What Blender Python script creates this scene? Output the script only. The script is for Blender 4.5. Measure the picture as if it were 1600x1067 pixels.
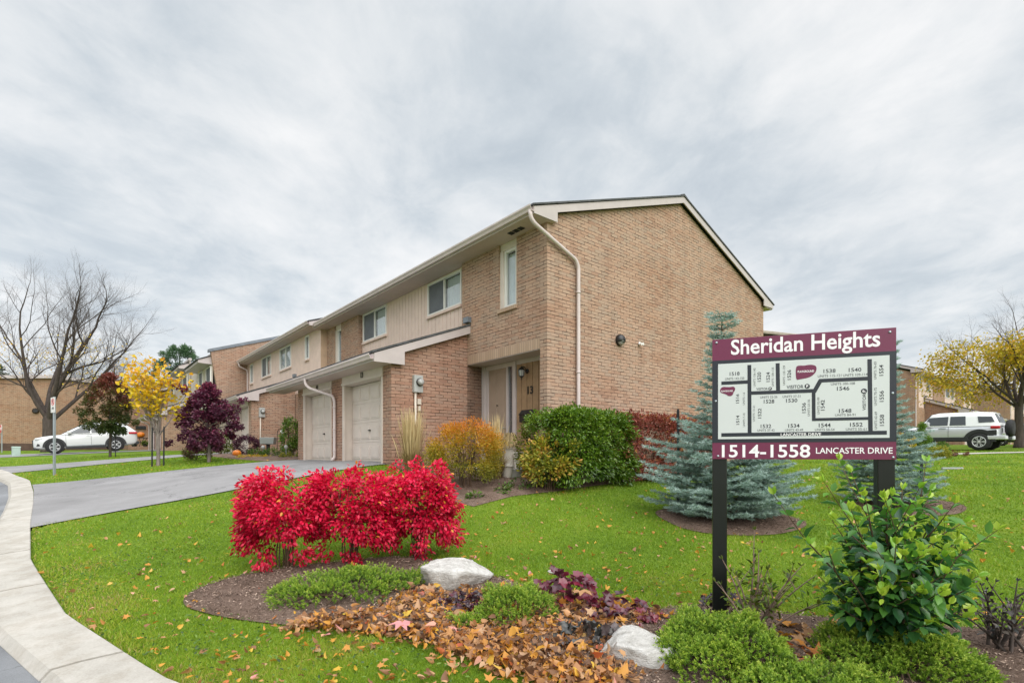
import bpy, bmesh, math, random
import numpy as np
from mathutils import Vector, Matrix
from mathutils.bvhtree import BVHTree
from mathutils.geometry import delaunay_2d_cdt
from math import radians as R, sin, cos, pi, hypot

for o in list(bpy.data.objects): bpy.data.objects.remove(o)
scene = bpy.context.scene
col = scene.collection
random.seed(7); RNG = np.random.default_rng(7)

# ------------------------------------------------------------------ camera
FOC, HY, CX, CAMZ = 809.0, 708.0, 800.0, 1.5       # in pixels of a 1600 px wide picture
cam_data = bpy.data.cameras.new('camera'); cam = bpy.data.objects.new('camera', cam_data); col.objects.link(cam)
cam.location = (0, 0, CAMZ); cam.rotation_euler = (R(90), 0, 0)
cam_data.sensor_width = 36; cam_data.lens = 36*FOC/1600; cam_data.shift_y = (HY-533.5)/1600
cam_data.clip_start = .05; cam_data.clip_end = 3000
scene.camera = cam

# ------------------------------------------------------------------ sky, sun, exposure
SUN_EL, SUN_AZ = 38, 154                            # degrees; azimuth clockwise from +Y (behind the camera, to its right)
EXPOSURE = 1.30
world = bpy.data.worlds.new('World'); scene.world = world; world.use_nodes = True
def build_world():
    nt = world.node_tree; N = nt.nodes; Lk = nt.links; N.clear()
    def n(t, **k):
        x = N.new(t)
        for a, b in k.items(): setattr(x, a, b)
        return x
    def mth(op, a, b=None):
        x = n('ShaderNodeMath', operation=op)
        for i, q in enumerate((a, b)):
            if q is None: continue
            if isinstance(q, (int, float)): x.inputs[i].default_value = q
            else: Lk.new(q, x.inputs[i])
        return x.outputs[0]
    out = n('ShaderNodeOutputWorld'); bg = n('ShaderNodeBackground')
    sky = n('ShaderNodeTexSky', sky_type='NISHITA'); sky.sun_disc = False
    sky.sun_elevation = R(SUN_EL); sky.sun_rotation = R(SUN_AZ)
    tc = n('ShaderNodeTexCoord'); sep = n('ShaderNodeSeparateXYZ'); Lk.new(tc.outputs['Generated'], sep.inputs[0])
    z = mth('MAXIMUM', sep.outputs[2], 0.0); zz = mth('ADD', z, 0.16)
    px = mth('DIVIDE', sep.outputs[0], zz); py = mth('DIVIDE', sep.outputs[1], zz)
    cmb = n('ShaderNodeCombineXYZ'); Lk.new(px, cmb.inputs[0]); Lk.new(py, cmb.inputs[1])
    mp = n('ShaderNodeMapping'); Lk.new(cmb.outputs[0], mp.inputs[0]); mp.inputs['Rotation'].default_value = (0, 0, R(-10)); mp.inputs['Scale'].default_value = (1.15, .95, 1)
    def noise(sc, det, ro, dist, vec, off=0):
        t = n('ShaderNodeTexNoise', noise_dimensions='4D'); t.inputs['W'].default_value = off
        t.inputs['Scale'].default_value = sc; t.inputs['Detail'].default_value = det
        t.inputs['Roughness'].default_value = ro; t.inputs['Distortion'].default_value = dist
        Lk.new(vec, t.inputs['Vector']); return t.outputs['Fac']
    big = noise(.75, 3, .5, .4, cmb.outputs[0], 5.1)
    mid = noise(1.9, 7, .58, .5, mp.outputs[0], 7.7)
    fine = noise(5.5, 8, .62, .6, mp.outputs[0], 1.3)
    s = mth('ADD', mth('MULTIPLY', big, .43), mth('ADD', mth('MULTIPLY', mid, .40), mth('MULTIPLY', fine, .17)))
    # paler towards the horizon, as an overcast seen edge-on is
    hz = mth('MULTIPLY', mth('POWER', mth('SUBTRACT', 1.0, z), 3.0), .115)
    s = mth('ADD', mth('SUBTRACT', s, .014), hz)
    # a thin, brighter place in the cloud
    dt = n('ShaderNodeVectorMath', operation='DOT_PRODUCT'); Lk.new(tc.outputs['Generated'], dt.inputs[0]); dt.inputs[1].default_value = Vector((-.34, 1, .64)).normalized()
    br = mth('MULTIPLY', mth('POWER', mth('MAXIMUM', dt.outputs['Value'], 0.0), 70.0), .085); s = mth('ADD', s, br)
    rp = n('ShaderNodeValToRGB'); Lk.new(s, rp.inputs[0]); cr = rp.color_ramp
    stops = [(.38, (.49, .55, .605)), (.46, (.62, .67, .71)), (.52, (.755, .785, .805)), (.58, (.865, .875, .88)), (.66, (1.0, .99, .98))]
    cr.elements[0].position = stops[0][0]; cr.elements[0].color = (*stops[0][1], 1)
    cr.elements[1].position = stops[-1][0]; cr.elements[1].color = (*stops[-1][1], 1)
    for p, c in stops[1:-1]:
        e = cr.elements.new(p); e.color = (*c, 1)
    # an overcast is about three times as bright overhead as at the horizon
    ov = n('ShaderNodeMapRange', interpolation_type='SMOOTHSTEP'); Lk.new(z, ov.inputs[0])
    ov.inputs[1].default_value = .64; ov.inputs[2].default_value = .95; ov.inputs[3].default_value = .44; ov.inputs[4].default_value = 1.6
    mul = n('ShaderNodeVectorMath', operation='SCALE'); Lk.new(rp.outputs[0], mul.inputs[0]); Lk.new(ov.outputs[0], mul.inputs['Scale'])
    sk = n('ShaderNodeVectorMath', operation='SCALE'); Lk.new(sky.outputs[0], sk.inputs[0]); sk.inputs['Scale'].default_value = .06
    mix = n('ShaderNodeMix', data_type='RGBA'); mix.inputs[0].default_value = .92
    Lk.new(sk.outputs[0], mix.inputs[6]); Lk.new(mul.outputs[0], mix.inputs[7])
    Lk.new(mix.outputs[2], bg.inputs['Color']); bg.inputs['Strength'].default_value = 1.0
    Lk.new(bg.outputs[0], out.inputs['Surface'])
build_world()
sun_data = bpy.data.lights.new('sun', 'SUN'); sun = bpy.data.objects.new('sun', sun_data); col.objects.link(sun)
sun_data.energy = 1.25; sun_data.angle = R(65); sun_data.color = (1.0, .965, .91)
_sd = Vector((sin(R(SUN_AZ))*cos(R(SUN_EL)), cos(R(SUN_AZ))*cos(R(SUN_EL)), sin(R(SUN_EL))))
sun.rotation_euler = _sd.to_track_quat('Z', 'Y').to_euler()
vs = scene.view_settings; vs.view_transform = 'Standard'; vs.look = 'None'; vs.exposure = EXPOSURE; vs.gamma = 1; vs.use_curve_mapping = False

# ------------------------------------------------------------------ frames and the lie of the land
HN = hypot(.8405, 1); UL = (-.8405/HN, 1/HN); VR = (1/HN, .8405/HN)   # u runs along the facades, v into the houses
P0 = (.068*11.4, 11.4)
HROT = math.atan2(VR[1], VR[0])
def W(u, v): return (P0[0]+u*UL[0]+v*VR[0], P0[1]+u*UL[1]+v*VR[1])
def LOC(x, y):
    dx, dy = x-P0[0], y-P0[1]
    return dx*UL[0]+dy*UL[1], dx*VR[0]+dy*VR[1]
_ctl = []
for u, v, z in [(-4.2,-7.5,.03),(-2.2,-8,.06),(.8,-8.4,.12),(3.1,-8.5,.32),(8.6,-8.7,.55),(11.3,-8.4,.78),(14.3,-9.3,.76),(20,-10.3,.9),
                (3.2,-2.4,1.22),(9.6,-2.4,1.25),(6.4,-2.4,1.25),(.3,-.5,1.0),(2.2,-.8,1.14),(16.6,-2.6,1.5),(23,-2.6,1.52),(30,-5,1.62),(36,-5,1.68),
                (-1.4,5,.92),(-1.4,10,1.12),(5,5,1.25),(12,6,1.35),(25,6,1.5),(-3,-11,-.02),(10,-14,.3),(25,-16,.9),(-10,-8,0)]:
    x, y = W(u, v); _ctl.append((x, y, z))
_ctl += [(-27.5,29.5,1.37),(-23.8,32.6,1.66),(1.55,4.05,.10),(2.65,3.7,.12),(-.6,5,.10),(-1.6,6.4,.2),(3.3,8,.38),(22,25.7,1.66),(10,11,.72),(6.5,9.6,.5),(5,5,.2),
         (20,22.2,1.52),(12,7,.45),(-40,45,1.75),(0,-8,-.1),(-12,-4,-.1),(12,-3,.1),(20,4,.5),(34,36,2.1),(0,45,1.9),(-60,60,2),(60,60,2.2),(50,5,1.4),(-55,15,.9),(0,75,2),(-50,-20,0),(50,-30,.4)]
_ctl = np.array(_ctl)
def _phi(d2): return .5*d2*np.log(d2+1e-9)
def _fit():
    n = len(_ctl); X = _ctl[:, :2]
    K = _phi(((X[:, None]-X[None])**2).sum(-1))+np.eye(n)*.6
    A = np.zeros((n+3, n+3)); A[:n, :n] = K; A[:n, n] = 1; A[:n, n+1:] = X; A[n, :n] = 1; A[n+1:, :n] = X.T
    return np.linalg.solve(A, np.concatenate([_ctl[:, 2], np.zeros(3)]))
_w = _fit()
def gzs(x, y):
    x = np.asarray(x, float); y = np.asarray(y, float); s = x.shape
    q = np.stack([x.ravel(), y.ravel()], 1); out = np.empty(len(q)); n = len(_ctl)
    for i in range(0, len(q), 20000):
        b = q[i:i+20000]; d = ((b[:, None]-_ctl[None, :, :2])**2).sum(-1)
        zz = _phi(d)@_w[:n]+_w[n]+b@_w[n+1:]
        r = np.hypot(b[:, 0], b[:, 1]-20); t = np.clip((r-50)/50, 0, 1)
        out[i:i+20000] = np.clip(zz, -.4, 2.6)*(1-t)+1.2*t
    return out.reshape(s)
def gz(x, y): return float(gzs(np.array([x]), np.array([y]))[0])
def at(px, py):
    """the point of the ground seen at a pixel of the 1600 px photograph"""
    k = (px-CX)/FOC; q = (HY-py)/FOC
    Y = np.geomspace(1.5, 120, 900); g = gzs(k*Y, Y); z = CAMZ+q*Y; d = z-g
    i = int(np.argmax(d < 0)) if (d < 0).any() else len(Y)-1
    if i > 0 and d[i] < 0:
        t = d[i-1]/(d[i-1]-d[i]); y = Y[i-1]+t*(Y[i]-Y[i-1])
    else: y = Y[i]
    return Vector((k*y, y, gz(k*y, y)))
def atd(px, Y):
    x = (px-CX)/FOC*Y; return Vector((x, Y, gz(x, Y)))
def zat(py, Y): return CAMZ+(HY-py)/FOC*Y

# ------------------------------------------------------------------ objects
def tag(o, label=None, cat=None, group=None, kind=None):
    if label: o['label'] = label
    if cat: o['category'] = cat
    if group: o['group'] = group
    if kind: o['kind'] = kind
    return o
def thing(name, label, cat, loc=(0, 0, 0), rz=0, group=None):
    o = bpy.data.objects.new(name, None); o.empty_display_size = .2; col.objects.link(o)
    o.location = loc; o.rotation_euler = (0, 0, rz)
    return tag(o, label, cat, group)
def kids(o): return [c for c in bpy.data.objects if c.parent == o]
def copy_tree(o, parent=None):
    c = o.copy(); col.objects.link(c); c.parent = parent
    for ch in kids(o): copy_tree(ch, c)
    return c
def pmat(o):
    m = Matrix.Translation(o.location) @ o.rotation_euler.to_matrix().to_4x4() @ Matrix.Diagonal((*o.scale, 1))
    return pmat(o.parent) @ m if o.parent else m
def obj(name, me, mat, parent=None, bevel=0, world=False):
    if world and parent is not None: me.transform(pmat(parent).inverted())
    o = bpy.data.objects.new(name, me); col.objects.link(o)
    if mat is not None:
        for m in (mat if isinstance(mat, (list, tuple)) else [mat]): me.materials.append(m)
    if parent is not None: o.parent = parent
    if bevel:
        b = o.modifiers.new('bevel', 'BEVEL'); b.width = bevel; b.segments = 2; b.limit_method = 'ANGLE'; b.angle_limit = R(40)
    return o
class MB:
    def __init__(s): s.v = []; s.f = []
    def add(s, vs, fs):
        k = len(s.v); s.v += [tuple(p) for p in vs]; s.f += [tuple(i+k for i in f) for f in fs]; return s
    def box(s, x0, x1, y0, y1, z0, z1):
        x0, x1 = min(x0, x1), max(x0, x1); y0, y1 = min(y0, y1), max(y0, y1); z0, z1 = min(z0, z1), max(z0, z1)
        return s.add([(x0,y0,z0),(x1,y0,z0),(x1,y1,z0),(x0,y1,z0),(x0,y0,z1),(x1,y0,z1),(x1,y1,z1),(x0,y1,z1)],
                     [(0,3,2,1),(4,5,6,7),(0,1,5,4),(1,2,6,5),(2,3,7,6),(3,0,4,7)])
    def prism(s, poly, a0, a1, axis):
        """polygon in the two other axes (in xyz order) pushed along an axis"""
        def p(q, a):
            return (a, q[0], q[1]) if axis == 0 else (q[0], a, q[1]) if axis == 1 else (q[0], q[1], a)
        n = len(poly)
        ar = sum(poly[i][0]*poly[(i+1) % n][1]-poly[(i+1) % n][0]*poly[i][1] for i in range(n))
        pl = list(poly) if (ar > 0) == (axis != 1) else list(poly)[::-1]
        vs = [p(q, min(a0, a1)) for q in pl]+[p(q, max(a0, a1)) for q in pl]
        return s.add(vs, [tuple(range(n))[::-1], tuple(range(n, 2*n))]+[(i, (i+1) % n, n+(i+1) % n, n+i) for i in range(n)])
    def quad(s, *p): return s.add(p, [tuple(range(len(p)))])
    def tube(s, pts, rad, n=8, cap=True):
        pts = [Vector(p) for p in pts]; m = len(pts)
        if not isinstance(rad, (list, tuple)): rad = [rad]*m
        t0 = (pts[1]-pts[0]).normalized(); up = Vector((0, 0, 1)) if abs(t0.z) < .9 else Vector((1, 0, 0))
        a = t0.cross(up).normalized(); k = len(s.v); vs = []
        for i in range(m):
            t = ((pts[min(i+1, m-1)]-pts[max(i-1, 0)])).normalized()
            a = (a-t*a.dot(t)).normalized(); b = t.cross(a)
            for j in range(n):
                w = 2*pi*j/n; vs.append(pts[i]+(a*cos(w)+b*sin(w))*rad[i])
        fs = [(i*n+j, i*n+(j+1) % n, (i+1)*n+(j+1) % n, (i+1)*n+j) for i in range(m-1) for j in range(n)]
        if cap: fs += [tuple(range(n))[::-1], tuple(range((m-1)*n, m*n))]
        return s.add(vs, fs)
    def lathe(s, prof, c=(0, 0, 0), n=20, axis=2, cap=True):
        vs = []
        for r, h in prof:
            for j in range(n):
                w = 2*pi*j/n; a, b = r*cos(w), r*sin(w)
                q = (a, b, h) if axis == 2 else (h, a, b) if axis == 0 else (b, h, a)
                vs.append((c[0]+q[0], c[1]+q[1], c[2]+q[2]))
        m = len(prof)
        fs = [(i*n+j, i*n+(j+1) % n, (i+1)*n+(j+1) % n, (i+1)*n+j) for i in range(m-1) for j in range(n)]
        if cap: fs += [tuple(range(n))[::-1], tuple(range((m-1)*n, m*n))]
        return s.add(vs, fs)
    def mesh(s, name='m', smooth=False, dz=0):
        me = bpy.data.meshes.new(name); me.from_pydata([(a, b, c-dz) for a, b, c in s.v], [], s.f); me.validate(); me.update()
        bm = bmesh.new(); bm.from_mesh(me); bmesh.ops.recalc_face_normals(bm, faces=bm.faces[:]); bm.to_mesh(me); bm.free(); me.update()
        uv = me.uv_layers.new(name='UVMap'); co = s.v
        for p in me.polygons:
            nx, ny, nz = abs(p.normal.x), abs(p.normal.y), abs(p.normal.z)
            for li in p.loop_indices:
                q = co[me.loops[li].vertex_index]
                uv.data[li].uv = (q[0], q[1]) if nz > .8 else ((q[1], q[2]) if nx > ny else (q[0], q[2]))
        if smooth:
            me.polygons.foreach_set('use_smooth', [True]*len(me.polygons))
        return me
    def build(s, name, mat, parent=None, bevel=0, smooth=False, dz=0, world=False):
        return obj(name, s.mesh(name, smooth, dz), mat, parent, bevel, world)
def np_mesh(name, verts, tris, tone=None, smooth=False):
    """verts (N,3), tris (M,k) all k-gons"""
    verts = np.asarray(verts, np.float32); tris = np.asarray(tris, np.int32); k = tris.shape[1]
    me = bpy.data.meshes.new(name)
    me.vertices.add(len(verts)); me.vertices.foreach_set('co', verts.ravel())
    me.loops.add(tris.size); me.loops.foreach_set('vertex_index', tris.ravel())
    me.polygons.add(len(tris)); me.polygons.foreach_set('loop_start', np.arange(0, tris.size, k, dtype=np.int32))
    me.polygons.foreach_set('loop_total', np.full(len(tris), k, np.int32))
    if smooth: me.polygons.foreach_set('use_smooth', np.ones(len(tris), bool))
    me.update(calc_edges=True)
    if tone is not None:
        at_ = me.attributes.new('tone', 'FLOAT', 'POINT'); at_.data.foreach_set('value', np.asarray(tone, np.float32))
    return me
def nrm(a): return a/np.maximum(np.linalg.norm(a, axis=-1, keepdims=True), 1e-9)
SHAPES = {  # (along, across, lift) and triangles
    'diamond': ([(0,0,0),(.45,.5,.12),(1,0,-.05),(.45,-.5,.12)], [(0,1,2),(0,2,3)]),
    'oval': ([(0,0,0),(.22,.36,.08),(.6,.42,.08),(1,0,-.08),(.6,-.42,.08),(.22,-.36,.08),(.5,0,-.02)], [(0,1,6),(1,2,6),(2,3,6),(3,4,6),(4,5,6),(5,0,6)]),
    'needle': ([(0,.5,0),(0,-.5,0),(1,0,0)], [(0,1,2)]),
    'blade': ([(0,.5,0),(0,-.5,0),(.55,-.4,.06),(.55,.4,.06),(1,0,.25)], [(0,1,2),(0,2,3),(3,2,4)]),
    'heart': ([(0,0,0),(-.12,.28,.1),(.15,.52,.12),(.55,.36,.05),(1,0,-.12),(.55,-.36,.05),(.15,-.52,.12),(-.12,-.28,.1),(.4,0,-.02)],
              [(0,1,8),(1,2,8),(2,3,8),(3,4,8),(4,5,8),(5,6,8),(6,7,8),(7,0,8)]),
    'palm': ([(0,0,0),(.05,.3,.05),(-.05,.55,-.05),(.32,.34,.05),(.5,.62,-.08),(.6,.22,.04),(1.05,0,-.12),(.6,-.22,.04),(.5,-.62,-.08),(.32,-.34,.05),(-.05,-.55,-.05),(.05,-.3,.05),(.35,0,.0)],
             [(0,1,12),(1,2,12),(2,3,12),(3,4,12),(4,5,12),(5,6,12),(6,7,12),(7,8,12),(8,9,12),(9,10,12),(10,11,12),(11,0,12)]),
    'ruffle': ([(0,0,0)]+[(.5+.5*(1+.16*(-1)**i)*cos(2*pi*i/14+pi), .5*(1+.16*(-1)**i)*sin(2*pi*i/14), .16+.09*(-1)**(i//2)) for i in range(14)]+[(.45,0,0)],
               [(1+i, 1+(i+1) % 14, 15) for i in range(14)]),
}
def leaf_mesh(name, Pp, D, N, L, Wd, tone, shape='diamond', curl=None):
    tv, tf = SHAPES[shape]; tv = np.array(tv); tf = np.array(tf); n = len(Pp)
    D = nrm(np.asarray(D, float)); S = nrm(np.cross(np.asarray(N, float), D)); N2 = np.cross(D, S)
    L = np.broadcast_to(L, (n,)); Wd = np.broadcast_to(Wd, (n,)); c = np.ones(n) if curl is None else np.broadcast_to(curl, (n,))
    V = (Pp[:, None]+D[:, None]*(tv[None, :, 0:1]*L[:, None, None])+S[:, None]*(tv[None, :, 1:2]*Wd[:, None, None])
         + N2[:, None]*(tv[None, :, 2:3]*(L*c)[:, None, None]))
    F = (np.arange(n)[:, None, None]*len(tv)+tf[None]).reshape(-1, 3)
    return np_mesh(name, V.reshape(-1, 3), F, np.repeat(np.broadcast_to(tone, (n,)), len(tv)))
def rdir(n):
    return nrm(RNG.normal(size=(n, 3)))
def sheet(name, outline, dz, mat, step=.4, dzf=None, clip=None):
    """a sheet on the land inside an outline (world x, y)"""
    pts = [Vector(p[:2]) for p in outline]; dens = []
    for i, p in enumerate(pts):
        q = pts[(i+1) % len(pts)]; m = max(1, int((q-p).length/step))
        dens += [p.lerp(q, j/m) for j in range(m)]
    xs = [p.x for p in dens]; ys = [p.y for p in dens]
    gx, gy = np.meshgrid(np.arange(min(xs), max(xs), step)+.013, np.arange(min(ys), max(ys), step)+.017)
    g = np.stack([gx.ravel(), gy.ravel()], 1); ins = inpoly(g, np.array([(p.x, p.y) for p in dens]))
    g = g[ins]; n = len(dens)
    vs_, _, fs_, *_ = delaunay_2d_cdt(dens+[Vector(p) for p in g], [], [list(range(n))], 1, 1e-5)
    V = np.array([(p.x, p.y) for p in vs_]); z = gzs(V[:, 0], V[:, 1])+dz
    if dzf is not None: z = z+dzf(V, z)
    me = bpy.data.meshes.new(name); me.from_pydata([(a[0], a[1], b) for a, b in zip(V, z)], [], [tuple(f) for f in fs_]); me.update()
    me.polygons.foreach_set('use_smooth', [True]*len(me.polygons))
    o = obj(name, me, mat); o['kind'] = 'structure'; return o
def inpoly(p, poly):
    x, y = p[:, 0], p[:, 1]; r = np.zeros(len(p), bool); n = len(poly)
    for i in range(n):
        x0, y0 = poly[i]; x1, y1 = poly[(i+1) % n]
        if y0 == y1: continue
        c = ((y0 > y) != (y1 > y)) & (x < (x1-x0)*(y-y0)/(y1-y0)+x0); r ^= c
    return r

# ------------------------------------------------------------------ materials
M = {}
class NT:
    def __init__(s, name):
        s.m = bpy.data.materials.new(name); s.m.use_nodes = True; s.t = s.m.node_tree; s.t.nodes.clear()
        s.out = s.n('ShaderNodeOutputMaterial')
    def n(s, t, **k):
        x = s.t.nodes.new(t)
        for a, b in k.items(): setattr(x, a, b)
        return x
    def l(s, a, b): s.t.links.new(a, b)
    def val(s, sock, v):
        if hasattr(v, 'is_output'): s.l(v, sock)
        else:
            if isinstance(v, tuple) and len(v) == 3 and sock.type == 'RGBA': v = (*v, 1)
            sock.default_value = v
    def coord(s, kind='Object', scale=(1, 1, 1), rot=(0, 0, 0)):
        tc = s.n('ShaderNodeTexCoord'); mp = s.n('ShaderNodeMapping'); s.l(tc.outputs[kind], mp.inputs[0])
        mp.inputs['Scale'].default_value = scale; mp.inputs['Rotation'].default_value = rot; return mp.outputs[0]
    def noise(s, vec, sc, det=4, ro=.55, dist=0, col=False):
        t = s.n('ShaderNodeTexNoise'); s.l(vec, t.inputs['Vector']); t.inputs['Scale'].default_value = sc
        t.inputs['Detail'].default_value = det; t.inputs['Roughness'].default_value = ro; t.inputs['Distortion'].default_value = dist
        return t.outputs['Color' if col else 'Fac']
    def ramp(s, fac, stops, interp='LINEAR'):
        r = s.n('ShaderNodeValToRGB'); s.l(fac, r.inputs[0]); c = r.color_ramp; c.interpolation = interp
        def cc(q): return (*q, 1) if not isinstance(q, (int, float)) else (q, q, q, 1)
        c.elements[0].position = stops[0][0]; c.elements[0].color = cc(stops[0][1]); c.elements[1].position = stops[-1][0]; c.elements[1].color = cc(stops[-1][1])
        for p, q in stops[1:-1]: c.elements.new(p).color = cc(q)
        return r.outputs[0]
    def mix(s, f, a, b, mode='MIX'):
        x = s.n('ShaderNodeMix', data_type='RGBA', blend_type=mode); s.val(x.inputs[0], f); s.val(x.inputs[6], a); s.val(x.inputs[7], b); return x.outputs[2]
    def math(s, op, a, b=0.0):
        x = s.n('ShaderNodeMath', operation=op); s.val(x.inputs[0], a); s.val(x.inputs[1], b); return x.outputs[0]
    def bump(s, h, st=.3, d=.01):
        b = s.n('ShaderNodeBump'); s.l(h, b.inputs['Height']); b.inputs['Strength'].default_value = st; b.inputs['Distance'].default_value = d; return b.outputs[0]
    def pbr(s, color, rough=.6, metal=0, normal=None, spec=.5, **k):
        p = s.n('ShaderNodeBsdfPrincipled'); s.val(p.inputs['Base Color'], color); s.val(p.inputs['Roughness'], rough); s.val(p.inputs['Metallic'], metal)
        p.inputs['Specular IOR Level'].default_value = spec
        if normal is not None: s.l(normal, p.inputs['Normal'])
        for a, b in k.items(): s.val(p.inputs[a], b)
        s.l(p.outputs[0], s.out.inputs[0]); return p
def paint(name, c, rough=.5, var=.06, scale=3, bump=.0, metal=0, spec=.5, **k):
    t = NT(name); v = t.coord(); nz = t.noise(v, scale, 5, .6)
    c2 = tuple(min(1, x*(1+var*2)) for x in c); c1 = tuple(x*(1-var*2) for x in c)
    colr = t.ramp(nz, [(.3, c1), (.7, c2)])
    nb = t.bump(t.noise(v, scale*14, 4), bump, .01) if bump else None
    t.pbr(colr, rough, metal, nb, spec, **k); M[name] = t.m; return t.m
def mat_brick(name, seed=0.0, tint=(1, 1, 1), dark=1.0):
    t = NT(name); tc = t.n('ShaderNodeTexCoord'); uv = tc.outputs['UV']
    wob = t.noise(uv, 5, 2); 
    off = t.n('ShaderNodeVectorMath', operation='SCALE'); t.l(t.noise(uv, 9, 3, col=True), off.inputs[0]); off.inputs['Scale'].default_value = .016
    ad = t.n('ShaderNodeVectorMath', operation='ADD'); t.l(uv, ad.inputs[0]); t.l(off.outputs[0], ad.inputs[1]); vec = ad.outputs[0]
    b = t.n('ShaderNodeTexBrick'); t.l(vec, b.inputs['Vector']); b.inputs['Scale'].default_value = 1
    b.inputs['Brick Width'].default_value = .245; b.inputs['Row Height'].default_value = .079; b.inputs['Mortar Size'].default_value = .0085
    b.inputs['Mortar Smooth'].default_value = .35; b.inputs['Bias'].default_value = 0; b.offset = .5
    b.inputs['Color1'].default_value = (0, 0, 0, 1); b.inputs['Color2'].default_value = (1, 1, 1, 1); b.inputs['Mortar'].default_value = (.5, .5, .5, 1)
    T = lambda c: tuple(x*y for x, y in zip(c, tint))
    big = t.noise(uv, .55, 3)
    mixv = t.math('ADD', t.math('MULTIPLY', b.outputs['Color'], .54), t.math('MULTIPLY', big, .46))
    colr = t.ramp(mixv, [(.12, T((.34, .225, .165))), (.34, T((.45, .305, .222))), (.5, T((.48, .348, .26))), (.66, T((.405, .315, .245))), (.85, T((.50, .345, .25)))])
    grain = t.noise(uv, 42, 5, .7); colr = t.mix(.35, colr, t.ramp(grain, [(.25, .45), (.75, 1.0)]), 'MULTIPLY')
    # raked joints: shadow lines painted dark in places, smeared with mortar in others
    jn = t.noise(t.coord('UV', (1.5, 6, 1)), 2.8, 4, .65)
    jcol = t.ramp(jn, [(.40, T((.36, .265, .20))), (.48, T((.26, .18, .13))), (.54, T((.10, .066, .048))), (.62, T((.04, .027, .02)))])
    c = t.mix(b.outputs['Fac'], colr, jcol)
    st = t.noise(t.coord('UV', (2.6, .22, 1)), 1.3, 5, .6); c = t.mix(.55, c, t.ramp(st, [(.32, (.78, .76, .75)), (.5, (1, 1, 1)), (.7, (1.08, 1.05, 1.02))]), 'MULTIPLY')
    bt = t.noise(t.coord('UV', (.35, 1.1, 1)), 1.1, 2, .5); c = t.mix(.6, c, t.ramp(bt, [(.36, (.90, .80, .74)), (.5, (1, 1, 1)), (.64, (1.02, 1.0, .98))]), 'MULTIPLY')
    h = t.math('ADD', t.math('MULTIPLY', t.math('SUBTRACT', 1.0, b.outputs['Fac']), 1.0), t.math('MULTIPLY', t.noise(uv, 30, 5, .7), .5))
    t.pbr(c, .9, 0, t.bump(h, .55, .012), .25); M[name] = t.m; return t.m
mat_brick('brick', tint=(1.02, .965, .955)); mat_brick('brick_pink', tint=(.92, .80, .79)); mat_brick('brick_far', tint=(1.0, .92, .84))  # the pink copy has the garage wall's shade tinted into the brick
def mat_soldier():
    t = NT('soldier'); uvv = t.coord('UV', (1, 1, 1), (0, 0, R(90)))
    b = t.n('ShaderNodeTexBrick'); t.l(uvv, b.inputs['Vector']); b.inputs['Scale'].default_value = 1; b.offset = 0
    b.inputs['Brick Width'].default_value = .6; b.inputs['Row Height'].default_value = .078; b.inputs['Mortar Size'].default_value = .006
    b.inputs['Color1'].default_value = (.40, .28, .20, 1); b.inputs['Color2'].default_value = (.47, .34, .25, 1); b.inputs['Mortar'].default_value = (.25, .19, .14, 1)
    t.pbr(b.outputs['Color'], .9, 0, t.bump(t.math('SUBTRACT', 1.0, b.outputs['Fac']), .5, .01), .25); M['soldier'] = t.m
mat_soldier()
def mat_shingle():
    t = NT('shingle'); tc = t.n('ShaderNodeTexCoord'); uv = t.coord('Object')
    b = t.n('ShaderNodeTexBrick'); t.l(t.coord('UV'), b.inputs['Vector']); b.inputs['Scale'].default_value = 1
    b.inputs['Brick Width'].default_value = .33; b.inputs['Row Height'].default_value = .14; b.inputs['Mortar Size'].default_value = .006
    b.inputs['Color1'].default_value = (.055, .058, .065, 1); b.inputs['Color2'].default_value = (.11, .112, .12, 1); b.inputs['Mortar'].default_value = (.03, .03, .03, 1)
    t.pbr(t.mix(.4, b.outputs['Color'], t.ramp(t.noise(uv, 60, 3), [(.3, .05), (.7, .16)])), .95, 0, t.bump(b.outputs['Fac'], .5, .01), .2); M['shingle'] = t.m
mat_shingle()
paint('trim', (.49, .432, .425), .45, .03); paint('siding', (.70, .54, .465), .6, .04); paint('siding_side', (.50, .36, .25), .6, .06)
paint('soffit', (.54, .44, .40), .6, .03); paint('lap', (.62, .545, .48), .6, .03); paint('pipe', (.58, .495, .48), .4, .04)
paint('garage_door', (.64, .56, .505), .5, .03); paint('jamb', (.60, .52, .46), .5, .03); paint('white_frame', (.72, .70, .67), .4, .02)
paint('door', (.335, .255, .20), .5, .04); paint('wood_panel', (.30, .19, .105), .6, .08, 6); paint('black', (.012, .012, .013), .35, .1); paint('black_matt', (.02, .02, .022), .7, .1)
paint('grey_metal', (.33, .35, .34), .4, .05, metal=.3); paint('galv', (.36, .40, .43), .4, .06, metal=.6); paint('flash', (.16, .18, .21), .45, .1)
paint('curtain', (.80, .82, .83), .8, .04); paint('dark_backing', (.035, .036, .04), .8, .1); paint('concrete_step', (.42, .40, .37), .85, .08, 5, .2)
paint('screen', (.10, .11, .125), .55, .1)
def mat_glass():
    t = NT('glass'); lw = t.n('ShaderNodeLayerWeight'); f = t.math('ADD', t.math('MULTIPLY', t.math('POWER', lw.outputs['Facing'], 4.0), .85), .10)
    g = t.n('ShaderNodeBsdfGlossy'); g.inputs['Roughness'].default_value = .03; tr = t.n('ShaderNodeBsdfTransparent'); tr.inputs[0].default_value = (.90, .93, .94, 1)
    mx = t.n('ShaderNodeMixShader'); t.l(f, mx.inputs[0]); t.l(tr.outputs[0], mx.inputs[1]); t.l(g.outputs[0], mx.inputs[2])
    t.l(mx.outputs[0], t.out.inputs[0]); M['glass'] = t.m
mat_glass()
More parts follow.
